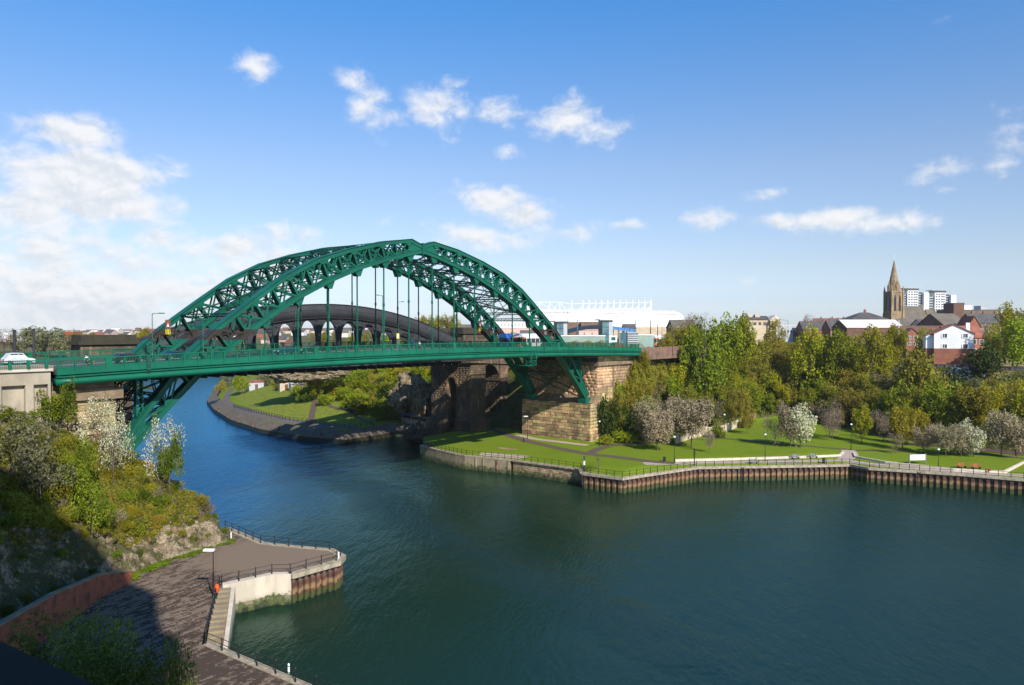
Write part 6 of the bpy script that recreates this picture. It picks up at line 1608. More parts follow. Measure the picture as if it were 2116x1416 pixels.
# classical villa with a pediment
def villa():
    d = 300; t = thing('classical_villa', 'buff stone classical villa with a small columned pediment and slate roof', 'villa', bpt(1580, 22, d), R0)
    z = lambda y: CAM[2]-(y-678.6)*d/F-22
    k = d/F; MB().box(-38*k, 26*k, 0, 12, -2, z(661)).build('wall', BUFF, t, local=True)
    MB().add([(-38*k-.3, -.3, z(661)), (14*k, -.3, z(661)), (14*k, 12.3, z(661)), (-38*k-.3, 12.3, z(661)), (-34*k, 6, z(652.5)), (14*k, 6, z(652.5))], [(0,1,5,4), (1,2,5), (2,3,4,5), (3,0,4), (0,3,2,1)]).build('roof', SLATE, t, local=True)
    MB().box(8*k, 28*k, -2.2, 2, z(664), z(661)).build('entablature', CREAM, t, local=True)
    MB().prism([(8*k, z(661)), (28*k, z(661)), (18*k, z(652))], -2.4, 4, 'y').build('pediment', CREAM, t, local=True)
    for x in (9.5, 15, 21, 26.5): MB().tube((x*k, -1.8, -1), (x*k, -1.8, z(664)), .32, .27, 8).build('column', CREAM, t, local=True)
    for x in (-24, -8): MB().box((x-5)*k, (x+5)*k, 4, 6, z(658), z(649.5)).build('chimney', BUFF, t, local=True)
    for x in (-30, -20, -10, 0): MB().box(x*k-.5, x*k+.5, -.08, .05, z(672), z(666)).build('window', GLASS, t, local=True)
villa()
# --- the white stadium
def stadium():
    d = 640; t = thing('stadium', 'huge white football stadium with a roof of masts and white trusses', 'stadium', bpt(1260, 24, d), R0)
    z = lambda y: CAM[2]-(y-678.6)*d/F-24
    k = d/F; X = lambda px: (px-1260)*k
    prof = [(1112,636), (1125,641), (1160,645), (1346,644), (1392,643.5), (1402,646), (1411,652), (1414,661), (1405,667), (1396,675)]
    mb = MB(); V = []
    top = [(X(a), z(b)) for a, b in prof]
    poly = [(X(1085), -2)]+[(X(1085), z(632))]+top+[(X(1396), -2)]
    mb.prism(poly, 0, 120, 'y'); mb.build('bowl', WHITE, t, local=True)
    mb = MB(); mb.prism([(X(1085), z(640)), (X(1125), z(645)), (X(1398), z(650)), (X(1398), z(647)), (X(1346), z(645)), (X(1125), z(642)), (X(1085), z(634))], -.5, 0, 'y'); mb.build('roof_edge', WHITE, t, local=True)
    for px in [1181.5, 1204.5]+[1217.5+i*12.8 for i in range(11)]+[1345]:
        m = MB(); m.tube((X(px), 2, z(648)), (X(px), 2, z(620)), .55, .45, 6)
        m.tube((X(px), 2, z(632)), (X(px)-4.2, 2, z(644.5)), .25, .2, 4); m.tube((X(px), 2, z(638)), (X(px)-3.2, 2, z(644.5)), .2, .2, 4); m.tube((X(px), 2, z(638)), (X(px)+2.4, 2, z(644.5)), .2, .2, 4)
        m.build('mast', WHITE, t, local=True)
    for i in range(24):
        px = 1181+i*6.9; MB().box(X(px)-.9, X(px)+.9, -.25, .1, z(652.5), z(650.5)).build('louvre', OFFW, t, local=True)
    m = MB()
    m.tube((X(1181), 2, z(627.5)), (X(1345), 2, z(625)), .22, n=4); m.tube((X(1181), 2, z(640)), (X(1345), 2, z(637)), .18, n=4)
    m.tube((X(1105), 2, z(624)), (X(1158), 2, z(624.5)), .25, n=4); m.tube((X(1158), 2, z(624.5)), (X(1181), 2, z(628)), .22, n=4); m.tube((X(1100), 2, z(640)), (X(1181), 2, z(641)), .2, n=4)
    for px in (1115, 1135, 1157): m.tube((X(px), 2, z(623)), (X(px), 2, z(643)), .35, n=5)
    for a, b in ((1115, 1143), (1157, 1143), (1157, 1172), (1135, 1150), (1115, 1100)): m.tube((X(a), 2, z(625)), (X(b), 2, z(642)), .22, n=4)
    m.tube((X(1346), 2, z(643)), (X(1396), 2, z(643.5)), .2, n=4); m.build('roof_truss', WHITE, t, local=True)
    for px in (1363.5, 1379, 1392): MB().tube((X(px), 2, z(648)), (X(px), 2, z(641.5)), .2, n=4).build('short_mast', WHITE, t, local=True)
    MB().box(X(1150), X(1210), -12, -1, -2, z(666)).build('brick_concourse', BRKB, t, local=True); MB().box(X(1197), X(1245), -16, -1, -2, z(665.5)).build('brick_box', BRKB, t, local=True)
    MB().box(X(1245), X(1400), -10, -1, -2, z(676)).build('buff_concourse', BUFF, t, local=True)
stadium()
house('shed_roof', 'brown pitched warehouse roof at the right end of the stadium', 'building', 1392, 1440, 661, 690, 420, 20, 'gable', .6, BRKB, SLATE2, (0, 0))
house('pitched_house', 'small grey pitched house roof in front of the stadium', 'house', 1290, 1314, 670, 690, 400, 9, 'gable', .5, BUFF, SLATE, (2, 1))
# --- station: glazed lift towers, blue canopies, platform
def lift(px0, px1, yt, yb, d, lab):
    k = d/F; t = thing('lift_tower', lab, 'lift tower', bpt((px0+px1)/2, 26, d), R0+.2, 'glazed station lift towers'); z = lambda y: CAM[2]-(y-678.6)*k-26; w = (px1-px0)*k/2; H = z(yt)
    MB().box(-w, w, .05, 2*w, -1, H-.3).build('glass_shaft', TEALG, t, local=True)
    for x in (-w, w*.3, w-.15): MB().box(x, x+.15, -.05, .1, -1, H-.3).build('mullion', BLACK if x < 0 else GREYC, t, local=True)
    for i in range(4): MB().box(-w, w*.35, -.04, .08, (H-.3)*i/4, (H-.3)*i/4+.12).build('transom', BLACK, t, local=True)
    MB().box(w*.35, w, -.03, .06, 0, H-.4).build('pale_panel', GREYC, t, local=True)
    MB().box(-w-.9, w+.8, -.8, 2*w+.8, H-.3, H).build('roof_slab', GREYC, t, local=True)
lift(1149.5,1172.5,663,715,232,'glazed lift tower just right of the arch foot'); lift(1243,1266.5,660,715,236,'glazed lift tower behind the blue canopy, right of the other')
def canopy(lab, px0, px1, y0, y1, yb, d, m, curve=0, nleg=5):
    k = d/F; t = thing('platform_canopy', lab, 'canopy', bpt((px0+px1)/2, 26, d), R0); z = lambda y: CAM[2]-(y-678.6)*k-26; w = (px1-px0)*k/2; mb = MB(); n = 12
    for i in range(n):
        a, b = i/n, (i+1)/n; f = lambda s: z(y0+(y1-y0)*s)+curve*math.sin(math.pi*s); xa, xb = -w+2*w*a, -w+2*w*b
        mb.hexa([(xa, 0, f(a)-.5), (xb, 0, f(b)-.5), (xb, 6, f(b)+.4), (xa, 6, f(a)+.4), (xa, 0, f(a)-.2), (xb, 0, f(b)-.2), (xb, 6, f(b)+.7), (xa, 6, f(a)+.7)])
    mb.build('roof', m, t, local=True)
    for i in range(nleg): x = -w*.9+1.8*w*i/(nleg-1); MB().tube((x, 1, -1), (x, 1, z(y0)-.2 if not curve else z(max(y0, y1))-.2), .12, n=6).build('leg', TEALG, t, local=True)
canopy('dark curved canopy between the two lift towers', 1172, 1244, 686, 676, 710, 245, BLACK, .4); canopy('sloping blue roofed canopy right of the second lift tower', 1266, 1316, 678, 685, 712, 238, BLUER, 0)
house('ticket_hall', 'pale pink low station building behind the dark canopy', 'building', 1196, 1250, 681, 712, 260, 8, 'flat', wall=PINK, rm=PINK, win=(0, 0))
house('station_shelter', 'teal glazed shelter under the blue canopy', 'shelter', 1282, 1300, 688, 712, 232, 3, 'flat', wall=TEALG, rm=TEALG, win=(0, 0))
house('louvred_kiosk', 'grey louvred kiosk with horizontal bars at the end of the bridge', 'kiosk', 1297, 1319, 687, 712, 222, 3, 'flat', wall=GREYC, rm=GREYC, win=(0, 0))
for i in range(5):
    p = bpt(1308, 0, 221.7); o = MB().box(-1.5, 1.5, -.08, 0, CAM[2]-(690+i*4.4-678.6)*221.7/F-.12, CAM[2]-(690+i*4.4-678.6)*221.7/F+.02).build('louvre_bar', BLACK, [x for x in bpy.data.objects if x.name.startswith('louvred_kiosk')][0], local=True); o.location = (0, -.03, -[x for x in bpy.data.objects if x.name.startswith('louvred_kiosk')][0].location.z)
house('steps_wall', 'pale green boarded hoarding behind the bushes at the bridge end', 'hoarding', 1160, 1250, 693, 712, 226, 1, 'flat', wall=mat('pale green hoarding', (.26,.34,.29), (.20,.28,.24), .4, .7), rm=WHITE, win=(0, 0))
house('steps_wall', 'pale green boarded hoarding right of the louvred kiosk', 'hoarding', 1318, 1350, 691, 712, 226, 1, 'flat', wall=bpy.data.materials['pale green hoarding'], rm=WHITE, win=(0, 0))
house('footbridge', 'dark teal footbridge deck right of the kiosk', 'footbridge', 1318, 1352, 700, 706, 228, 2, 'flat', wall=TEALG, rm=TEALG, win=(0, 0), zb=27.4)
def fsign(lab, px0, px1, y0, y1, d, border, inner, zb=26.4, leg=True):
    k = d/F; t = thing('road_sign', lab, 'sign', bpt((px0+px1)/2, zb, d), R0); z = lambda y: CAM[2]-(y-678.6)*k-zb; w = (px1-px0)*k/2
    MB().box(-w, w, 0, .12, z(y1), z(y0)).build('board', border, t, local=True); MB().box(-w*.6, w*.6, -.03, .0, z(y1)+(z(y0)-z(y1))*.25, z(y1)+(z(y0)-z(y1))*.80).build('panel', inner, t, local=True)
    if leg:
        for x in (-w*.7, w*.7): MB().tube((x, .2, 0), (x, .2, z(y0)), .06, n=5).build('leg', RAIL, t, local=True)
fsign('white direction sign with a green panel beside the bridge end', 1260, 1275, 694, 707, 214, WHITE, GREEN); fsign('yellow notice sign on the bridge pavement with white panel', 819.5, 825, 689, 700, 146, YELLOW, WHITE, 27.4)
# buildings behind the north end of the arch
house('flats', 'long white block of flats with window bands behind the arch foot', 'building', 1018, 1120, 665, 690, 420, 14, 'flat', wall=WHITE, rm=PINK, win=(14, 2), wm_=GREYC)
house('theatre', 'pink rendered building with a wavy top in front of the white flats', 'building', 1036, 1122, 678, 705, 380, 14, 'flat', wall=PINK, rm=PINK, win=(0, 0))
house('brick_hall', 'red and brown brick hall at the right of the pink building', 'building', 1076, 1150, 683, 706, 330, 12, 'gable', .4, BRK, SLATE2, (0, 0))
house('warehouse', 'low long roofed warehouse left of the white flats', 'building', 950, 1030, 671, 690, 430, 16, 'gable', .5, BUFF, SLATE2, (0, 0))
house('red_shed', 'bright red fronted shop seen between the stone pylons', 'shop', 914, 950, 677, 700, 400, 10, 'flat', wall=REDP, rm=WHITE, win=(0, 0))
for i, (a, b, c) in enumerate(((870, 0, 0), (886, 0, 0), (901, 0, 0), (924, 0, 0), (938, 0, 0))):
    p = bpt(a, 24, 330); tree('gold' if i < 3 else 'olive', p[0], p[1], .95, .9, 'tall pale gold tree, %s, behind the end of the railway arch' % ('first from the left', 'second from the left', 'in the middle', 'fourth from the left', 'last on the right')[i], z=CAM[2]-24*330/F)
# left distance: store, hedges, masts
house('superstore', 'long grey industrial store with a white front at the far left', 'building', -30, 78, 683, 706, 520, 30, 'flat', wall=GREYC, rm=WHITE, win=(0, 0)); house('shop_unit', 'white panelled shop unit at the far left edge', 'building', 6, 24, 688, 708, 505, 6, 'flat', wall=WHITE, rm=WHITE, win=(0, 0))
house('red_roof_store', 'small red and white store above the left trees', 'building', 134, 152, 684, 700, 600, 12, 'flat', wall=REDP, rm=WHITE, win=(0, 0))
bk = loft('embankment', [[(-150, 60, 22), (-150, 75, 23), (-150, 95, 26.3), (-150, 130, 27)], [(-90, 62, 22), (-90, 76, 23.5), (-90, 92, 26.6), (-90, 130, 27.3)], [(-52, 62, 22), (-52, 74, 23), (-52, 90, 26.3), (-52, 130, 27)], [(-20, 64, 18), (-26, 76, 20), (-30, 92, 25), (-30, 130, 26)]], 8, [4, 6, 4], lambda p, v, a: (p[0], p[1], p[2]+.4*fr(p[0], p[1], 0, .2)), SCRUB)
on_slope_pts = [(50,699,190,'greytree',.9),(78,697,185,'greytree',1.0),(100,700,180,'greytree',1.05),(124,700,185,'greytree',.95),(146,702,190,'twigtree',.9),(160,700,200,'olive',.7),(178,699,230,'olive',.6),(200,698,260,'gold',.5),(30,703,200,'twigtree',.6),(8,703,190,'twigtree',.8),(290,697,240,'gold',.75),(303,697,260,'olive',.8)]
words = ['first', 'second', 'third', 'fourth', 'fifth', 'sixth', 'seventh', 'eighth', 'ninth', 'tenth', 'eleventh', 'twelfth']
for i, (px, py, d, k, s) in enumerate(sorted(on_slope_pts)):
    p = DP(px, 700, d); s_ = s*.80; tree(k, p[0], p[1], s_, s_*1.35, '%s tree, %s from the left, on the skyline beyond the south approach' % (KL[k], words[i]), z=zat(p[0], p[1], 25))
for i in range(11):
    p = DP(-20+i*17, 716, 150); tree('dbush', p[0], p[1], .85, 1.2, 'dark hedge bush in the shaded row beyond the south approach', 'bush', 'bush', 'dark hedge beyond the south approach', z=zat(p[0], p[1], 22))
for px, yt, d, lab in ((30, 683, 118, 'dark catenary mast at the far left'), (70, 681, 118, 'dark catenary mast, second from the left')):
    p = bpt(px, 24, d); zt = CAM[2]-(yt-678.6)*d/F; t = thing('catenary_mast', lab, 'mast', p, 0); MB().tube((p[0], p[1], 20), (p[0], p[1], zt), .22, .2, 8).build('pole', IRON, t); MB().box(p[0]-.3, p[0]+.3, p[1]-.3, p[1]+.3, zt, zt+.1).build('cap', IRON, t)
# distant town seen through the railway arch and trees in front of it
rg = random.Random(17)
for i in range(110):
    d = rg.choice([640, 700, 760, 900, 1100, 1400, 1700, 2200]); px = rg.uniform(170, 960); wpx = rg.uniform(12, 40)*(560/d)**.5
    zg = zat(*bpt(px, 0, d)[:2], 23); yb = 678.6+(CAM[2]-zg)*F/d; h = rg.uniform(5, 8)*F/d
    wl = rg.choice([(BRK, 'red brick'), (WHITE, 'white'), (BUFF, 'buff'), (PINK, 'pink'), (CREAM, 'cream')]); rf = rg.choice([SLATE, SLATE2, BTILE, TILE, PALER])
    rw_ = {'grey slate roof': 'grey', 'brown slate roof': 'brown slate', 'brown tile roof': 'brown tiled', 'red tile roof': 'red tiled', 'pale sheet roof': 'pale'}[rf.name]
    house('far_building', wl[1]+' distant building with '+rw_+' roof, '+('left of the arch' if px < 300 else 'behind the left foot of the arch' if px < 480 else 'seen through the left ovals' if px < 640 else 'seen through the middle ovals' if px < 780 else 'behind the right end of the railway arch'), 'building', px-wpx/2, px+wpx/2, yb-h, yb, d, 14, 'gable', .45, wl[0], rf, (0, 0), group=wl[1]+' buildings of the distant town')
rg = random.Random(18)
for i in range(96):
    d = rg.uniform(280, 640); px = rg.uniform(180, 960); p = bpt(px, 0, d); k = rg.choice(['greytree', 'greytree', 'olive', 'twigtree', 'gold', 'fresh'])
    z = zat(p[0], p[1], 20)
    s = rg.uniform(.6, .9)
    if z < 15: continue
    if z+11*s > CAM[2]-2.6: s = max(.3, (CAM[2]-2.6-z)/11)
    tree(k, p[0], p[1], s, s*1.2, KL[k]+' tree beyond the river behind the railway bridge', group=KG[k]+' trees beyond the railway bridge', z=z)
rg = random.Random(19)
for i in range(60):
    d = rg.uniform(420, 1500); px = rg.uniform(1380, 2110); wpx = rg.uniform(20, 50)*(480/d)**.5; zg = zat(*bpt(px, 0, d)[:2], 23); yb = 678.6+(CAM[2]-zg)*F/d; h = rg.uniform(7, 9.5)*F/d
    wl = rg.choice([(BRKB, 'brown brick'), (BRKB, 'brown brick'), (BUFF, 'buff'), (CREAM, 'cream')]); house('town_house', wl[1]+' house among the far roofs behind the wood', 'house', px-wpx/2, px+wpx/2, yb-h, yb, d, 11, 'gable', .45, wl[0], rg.choice([SLATE, SLATE, SLATE2, BTILE]), (0, 0), group=wl[1]+' houses behind the wood', chim=1 if d < 700 else 0)
# plateau trees on the north bank by the station and beside the house
for i, (px, py, d, hpx, wpx, k, lab) in enumerate([(1440,700,262,52,58,'twigtree','grey bare tree on the skyline left of two bright trees'),(1493,702,250,50,44,'maple','bright green tree on the skyline, left of a pair'),(1530,702,255,50,48,'maple','bright green tree on the skyline, right of a pair'),(1405,702,240,44,46,'twigtree','brown bare tree by the stadium end'),(1452,706,222,40,36,'fresh','bright fresh green tree above the bridge end'),(1600,700,270,40,50,'olive','olive tree before the classical villa'),(1675,706,240,30,60,'gold','yellow-green tree in the middle of the skyline'),(1740,706,235,24,60,'fresh','green tree below the pale workshop roof'),(1800,716,228,40,60,'gold','bright yellow-green tree left of the brown terrace'),(1850,716,245,44,46,'bronze','bronze brown tree beside the brown terrace'),(1910,714,250,38,22,'fresh','small round green street tree before the brown terrace'),(1672,668,700,18,24,'twigtree','bare tree on the far skyline'),
 (2062,746,225,78,60,'olive','olive tree just right of the white house'),(2100,752,215,92,84,'fresh','large green tree at the right edge by the white house'),(2092,745,235,118,34,'gold','tall thin pale tree at the right edge rising above the roofs'),(2130,740,225,84,80,'maple','broad green tree cut by the right edge'),(2045,752,212,40,50,'dbush','dark shrub at the corner of the white house'),(1898,756,212,34,34,'obush','brown bush before the white house')]):
    if k in ('dbush', 'obush'): H = 3.0; Wd = 2.3
    else: H = PROTO[k][0][2]; Wd = PROTO[k][0][3]
    p = DP(px, py, d); z = zat(p[0], p[1], 22); top = CAM[2]-(py-hpx-678.6)*d/F
    s_ = max(.3, (top-z)/H); tree(k, p[0], p[1], s_, max(wpx*d/F/(2*Wd), s_*.8), lab, z=z)
# boundary wall and ground things by the house
t = thing('boundary_wall', 'weathered grey boundary wall running below the white house', 'wall', (190, -40, 20)); l_ = [(x, y, zat(x, y)-.15) for x, y in ((154,-40),(151.5,-50),(150.3,-61),(149,-70),(147,-82),(145,-97))]
for a, b in zip(l_, l_[1:]):
    k = 4
    for i in range(k):
        p = Vector(a).lerp(Vector(b), i/k); q = Vector(a).lerp(Vector(b), (i+1)/k); mb = MB(); mb.bar((p.x, p.y, p.z+.1), (q.x, q.y, q.z+.1), .3, 2.2); mb.bar((p.x, p.y, p.z+1.26), (q.x, q.y, q.z+1.26), .42, .12); mb.bar((p.x, p.y, p.z-1), (p.x, p.y, p.z+1.4), .5, .5, (1, 0, 0)); mb.build('wall_panel', TIMBER, t)
mb = MB(); rg = random.Random(3); g0 = hit(1998, 770)
for i in range(60): x, y = g0[0]+rg.gauss(0, 2.6), g0[1]+rg.gauss(0, 2.2); z = zat(x, y, 19.5); r = rg.uniform(.2, .6); a = rg.random()*6; mb.bar((x-r*math.cos(a), y-r*math.sin(a), z+.15), (x+r*math.cos(a), y+r*math.sin(a), z+.3*rg.random()+.2), r*.9, .25)
props(mb.build('rubble', OFFW), kind='stuff')

for i in range(13):
    px = 1164+i*6.8+(70 if i > 11 else 0); p = bpt(px, 0, 216+i % 3*2); tree(['finetwig', 'obush', 'finetwig', 'fineolive'][i % 4] if i % 4 != 1 else 'obush', p[0], p[1], 1.35 if i % 4 != 1 else .8, 1.5 if i % 4 != 1 else .9, 'brown twiggy bush in the row before the pale hoarding at the bridge end', 'bush', 'bush', 'bushes before the pale hoarding', z=25.6)
# open air: thin haze that pales the far town
hm = bpy.data.materials.new('thin haze'); hm.use_nodes = True; _t = NT(hm.node_tree)
_v = _t.n('ShaderNodeVolumePrincipled', inp={'Color': (.90, .94, .98, 1), 'Density': .00007, 'Anisotropy': .2}); _t.n('ShaderNodeOutputMaterial', inp={1: _v.outputs[0]})
hz = MB().box(-3400, 3400, -3400, 3400, -4.0, 96.0).build('haze', hm); props(hz, kind='stuff')
# ================================================================ lamps, vehicles, people, small things
def lamp(label, x, y, z, h, style='park', m=BLACK, group=None, rot=0.0, name='street_lamp'):
    t = thing(name, label, 'street lamp', (x, y, z), rot, group)
    mb = MB().tube((0,0,0), (0,0,h*.28), .10, .085, 8).tube((0,0,h*.28), (0,0,h), .062, .048, 8).tube((0,0,0), (0,0,.25), .17, .12, 8); mb.build('pole', m, t, local=True)
    if style == 'park':
        MB().lathe([(0, h+.32), (.20, h+.26), (.27, h+.10), (.16, h-.05), (0, h-.06)], n=10).build('lamp_head', WHITE, t, local=True)
    elif style == 'box':
        MB().box(-1.0, .12, -.22, .22, h-.02, h+.18).build('lamp_head', WHITE, t, local=True)
    else:
        MB().tube((0,0,h-.2), (-.2,0,h), .05, .045, 6).tube((-.2,0,h), (-1.1,0,h+.05), .045, .04, 6).build('arm', m, t, local=True); MB().box(-1.7, -.95, -.14, .14, h-.02, h+.12).build('lamp_head', m if style == 'bridge' else RAIL, t, local=True)
    return t
for px, py, yt, z, lab in [(1393.5,956,904,3.3,'black park lamp at the left end of the pale kerb'),(1496.7,906,858,3.6,'black park lamp before the pale retaining wall'),(1581,954,899,3.3,'black park lamp on the promenade left of the bench'),(1758.5,930,878,3.6,'black park lamp where the path meets the promenade'),(1939,969,930,3.3,'black park lamp just right of the white board'),(1238.7,922,872,3.5,'black park lamp beside the abutment ivy')]:
    g = hit(px, py); z2 = g[2]; d = pix(*g)[2]; lamp(lab, g[0], g[1], z2, (py-yt)*d/F, 'park', group='park lamps on the far bank')
g = G(1090, 907, 3.4); lamp('black lamp post in front of the abutment stonework', g[0], g[1], zat(g[0], g[1]), 46*pix(*g)[2]/F, 'box', rot=R0)
tl = lamp('black lamp post with a flat white head at the top of the quay steps', -62.6, -34.0, 3.5, 5.0, 'box', rot=R0)
MB().box(-.09, .09, -.07, .07, 1.6, 2.6).build('bracket', BLACK, tl, local=True)
lb = thing('lifebuoy', 'bright orange lifebuoy housing on the lamp post at the quay steps', 'lifebuoy', (-62.35, -34.15, 4.0), R0+.9); MB().lathe([(0, .95), (.16, .9), (.27, .55), (.27, .40), (.16, .05), (0, 0)], (.0, -.1, 0), 12).build('housing', ORANGE, lb, local=True)
# lamps on the bridge
def brl(px, yt, y, side, lab):
    p = PY(px, 715, y); x = p[0]; z = RZ(x)-1.35; zt = PY(px, yt, y)[2]; t = lamp(lab, x, y, z, zt-z, 'bridge', GREEN, 'green lamp posts on the road bridge', 0 if side < 0 else math.pi)
    MB().lathe([(0, .0), (.1, .1), (.13, 1.3), (.08, 1.5)], n=8).build('base', GREEN, t, local=True)
    MB().bar((-.5,0,(zt-z)*.45), (.5,0,(zt-z)*.45+.1), .3, .12).build('flood_light', BLACK, t, local=True)
brl(315, 648, -4.2, 1, 'green bridge lamp post left of the arch'); brl(420, 640, -4.2, 1, 'green bridge lamp post against the left foot of the arch'); brl(611, 620, 16.0, -1, 'green bridge lamp post beside the third hanger'); brl(791, 611, 1.8, -1, 'green bridge lamp post with arm pointing left near the arch middle'); brl(823, 624, 16.0, 1, 'green bridge lamp post with arm pointing right beyond the far hangers'); brl(943, 642, 19.5, 1, 'green bridge lamp post under the far lower chord'); brl(1146, 655, 19.5, -1, 'green bridge lamp post near the right arch foot')
for i, px in enumerate((546, 595, 678, 737, 844, 940, 1015, 1093)):
    p = PY(px, 680, 2.0); x = p[0]; t = thing('flood_light', 'pair of dark flood lights on the bridge, number varies along the hangers', 'flood light', (x, .7, PY(px, 681, .7)[2]), 0, 'paired flood lights on the hangers'); MB().bar((-.75,0,-.08), (-.15,0,.0), .35, .16).build('lamp', BLACK, t, local=True); MB().bar((.15,0,.0), (.75,0,.1), .35, .16).build('lamp', BLACK, t, local=True); MB().bar((-.2,0,0), (.2,0,0), .08, .08).build('bracket', BLACK, t, local=True)
    t['label'] = 'pair of dark flood lights clamped to a near hanger of the arch'
# masts and lamp columns near the station
for i, (px, yt, yb, d, lab, st) in enumerate([(1173,644,712,228,'tall thin grey lamp column between the lift tower and the arch','road'),(1193,661,712,236,'teal platform mast left of the dark canopy','mast'),(1277,654,712,226,'thin brown lamp column at the left end of the blue canopy','road'),(1313,662,712,224,'teal mast at the right end of the blue canopy','mast'),(1344,662,712,230,'dark thin mast right of the kiosk','mast'),(1359,669,712,240,'brown mast before the buff concourse','mast'),(1368,656,712,225,'tall lamp column left of the bare tree','road'),(1390,676,735,210,'dark curved-arm lamp column above the red wall','road'),(1456,662,715,220,'lamp column among the trees above the bridge end','road'),(1611,661,700,262,'lamp column with white heads by the classical villa','road'),(1628,663,700,262,'second lamp column right of the classical villa','road'),(1664,663,700,280,'lamp column over the slate terraces','road'),(1857,662,716,262,'white flagpole beside the pale workshop','mast'),(2036,664,735,240,'white flue column right of the white house','mast')]):
    p = bpt(px, 0, d); zb = CAM[2]-(yb-678.6)*d/F; zt = CAM[2]-(yt-678.6)*d/F
    if st == 'road': lamp(lab, p[0], p[1], zb, zt-zb, 'road', IRON, None, R0+(math.pi if i % 2 else 0))
    else:
        t = thing('mast', lab, 'mast', (p[0], p[1], zb)); MB().tube((0,0,0), (0,0,zt-zb), .16, .12, 8).build('pole', TEALG if 'teal' in lab else (WHITE if 'white' in lab else IRON), t, local=True); MB().box(-.2, .2, -.2, .2, 0, .3).build('base', IRON, t, local=True)
# info post, bins, benches, board
def post(px, py, h, lab, nm='post', cat='post', m=BLACK, r=.12):
    g = G(px, py, 3.4); t = thing(nm, lab, cat, (g[0], g[1], zat(g[0], g[1], 3.3))); MB().tube((0,0,0), (0,0,h), r, r*.9, 8).build('pole', m, t, local=True); MB().lathe([(0, h+.1), (r*1.3, h), (r*1.3, h-.1)], n=8).build('cap', m, t, local=True); return t
t = post(1434.8,960,3.4,'black information post on the promenade left of the lamp'); MB().box(-.28,.28,-.06,.06,1.9,3.0).build('sign_panel', BLACK, t, local=True)
t = post(1373,953,1.0,'short black litter bin beside the brown path','litter_bin','litter bin',r=.3); t = post(1082,914,1.1,'black bollard in the middle of the brown path','bollard','bollard',r=.15); t = post(1702,956,1.1,'dark litter bin on the promenade between benches','litter_bin','litter bin',r=.32)
t = post(725,878,2.8,'dark twin signpost on the lawn upstream','signpost','signpost',r=.1); post(2099,944,1.3,'dark bollard at the right end of the lawn path','bollard','bollard',r=.15)
t = post(1207,972,3.0,'lamp-like post with a white notice at the corner of the two quays','post','post',r=.1); MB().box(-.2,.2,-.1,.1,1.3,2.1).build('notice', WHITE, t, local=True)
def bench(px, py, w, m, lab, grp=None):
    g = G(px, py, 3.5); z = zat(g[0], g[1], 3.3); t = thing('bench', lab, 'bench', (g[0], g[1], z), R0+.25, grp)
    for i in range(4): MB().box(-w/2, w/2, -.25+i*.14, -.14+i*.14, .44, .49).build('seat_slat', m, t, local=True)
    for i in range(3): MB().box(-w/2, w/2, .30+i*.03, .34+i*.03, .60+i*.15, .72+i*.15).build('back_slat', m, t, local=True)
    for x in (-w*.38, w*.38): MB().box(x-.05, x+.05, -.22, .30, 0, .44).build('leg', BLACK, t, local=True); MB().box(x-.04, x+.04, .28, .36, .44, 1.0).build('back_post', BLACK, t, local=True)
bench(1557,956,2.0,RAIL,'grey bench on the promenade nearest the middle lamp'); bench(1644,947,2.0,RAIL,'pale grey bench by the kerb above the small ladder'); bench(1681,946,2.0,RAIL,'pale grey bench left of the gate path'); OTIM = mat('orange stained timber', (.36,.10,.04), (.26,.07,.03), 2, .7)
bench(1988,965,2.2,OTIM,'orange slatted bench, left of two by the kerb'); bench(2018,967,2.2,OTIM,'orange slatted bench, right of two by the kerb')
g = G(1896, 957, 3.5); t = thing('signboard', 'large blank white signboard on two posts standing on the lawn', 'signboard', (g[0], g[1], zat(g[0], g[1], 3.5)), R0+.1); k = pix(*g)[2]/F
MB().box(-17*k, 17*k, -.04, .04, 8*k, 19.5*k).build('board', WHITE, t, local=True)
for x in (-17.6, 17.6): MB().box(x*k-.09, x*k+.09, -.09, .09, -.2, 21.5*k).build('post', RAIL, t, local=True)
MB().box(-17*k, 17*k, -.06, .06, 19.5*k, 20.2*k).build('top_rail', RAIL, t, local=True)
t = thing('lifebuoy', 'small red lifebuoy lying by the railing below the orange benches', 'lifebuoy', (*G(2043, 977, 3.3)[:2], 3.9)); 
mb = MB()
for i in range(12): a, b = i*math.pi/6, (i+1)*math.pi/6; mb.tube((.38*math.cos(a), .38*math.sin(a), 0), (.38*math.cos(b), .38*math.sin(b), 0), .09, n=6, caps=False)
mb.build('ring', REDP, t, local=True); MB().tube((0,0,-.7), (0,0,0), .05).build('stand', BLACK, t, local=True)
for x, y, lab in ((-49.2, -14.4, 'short white bollard at the foot of the cliff'), (-45.6, -33.2, 'short white bollard at the pier nose'), (-67.9, -55.6, 'short white bollard on the near quay edge')):
    t = thing('bollard', lab, 'bollard', (x, y, 3.52)); MB().tube((0,0,0), (0,0,.75), .09, .09, 8).lathe([(.1, .75), (0, .85)], n=8).build('post', WHITE, t, local=True)
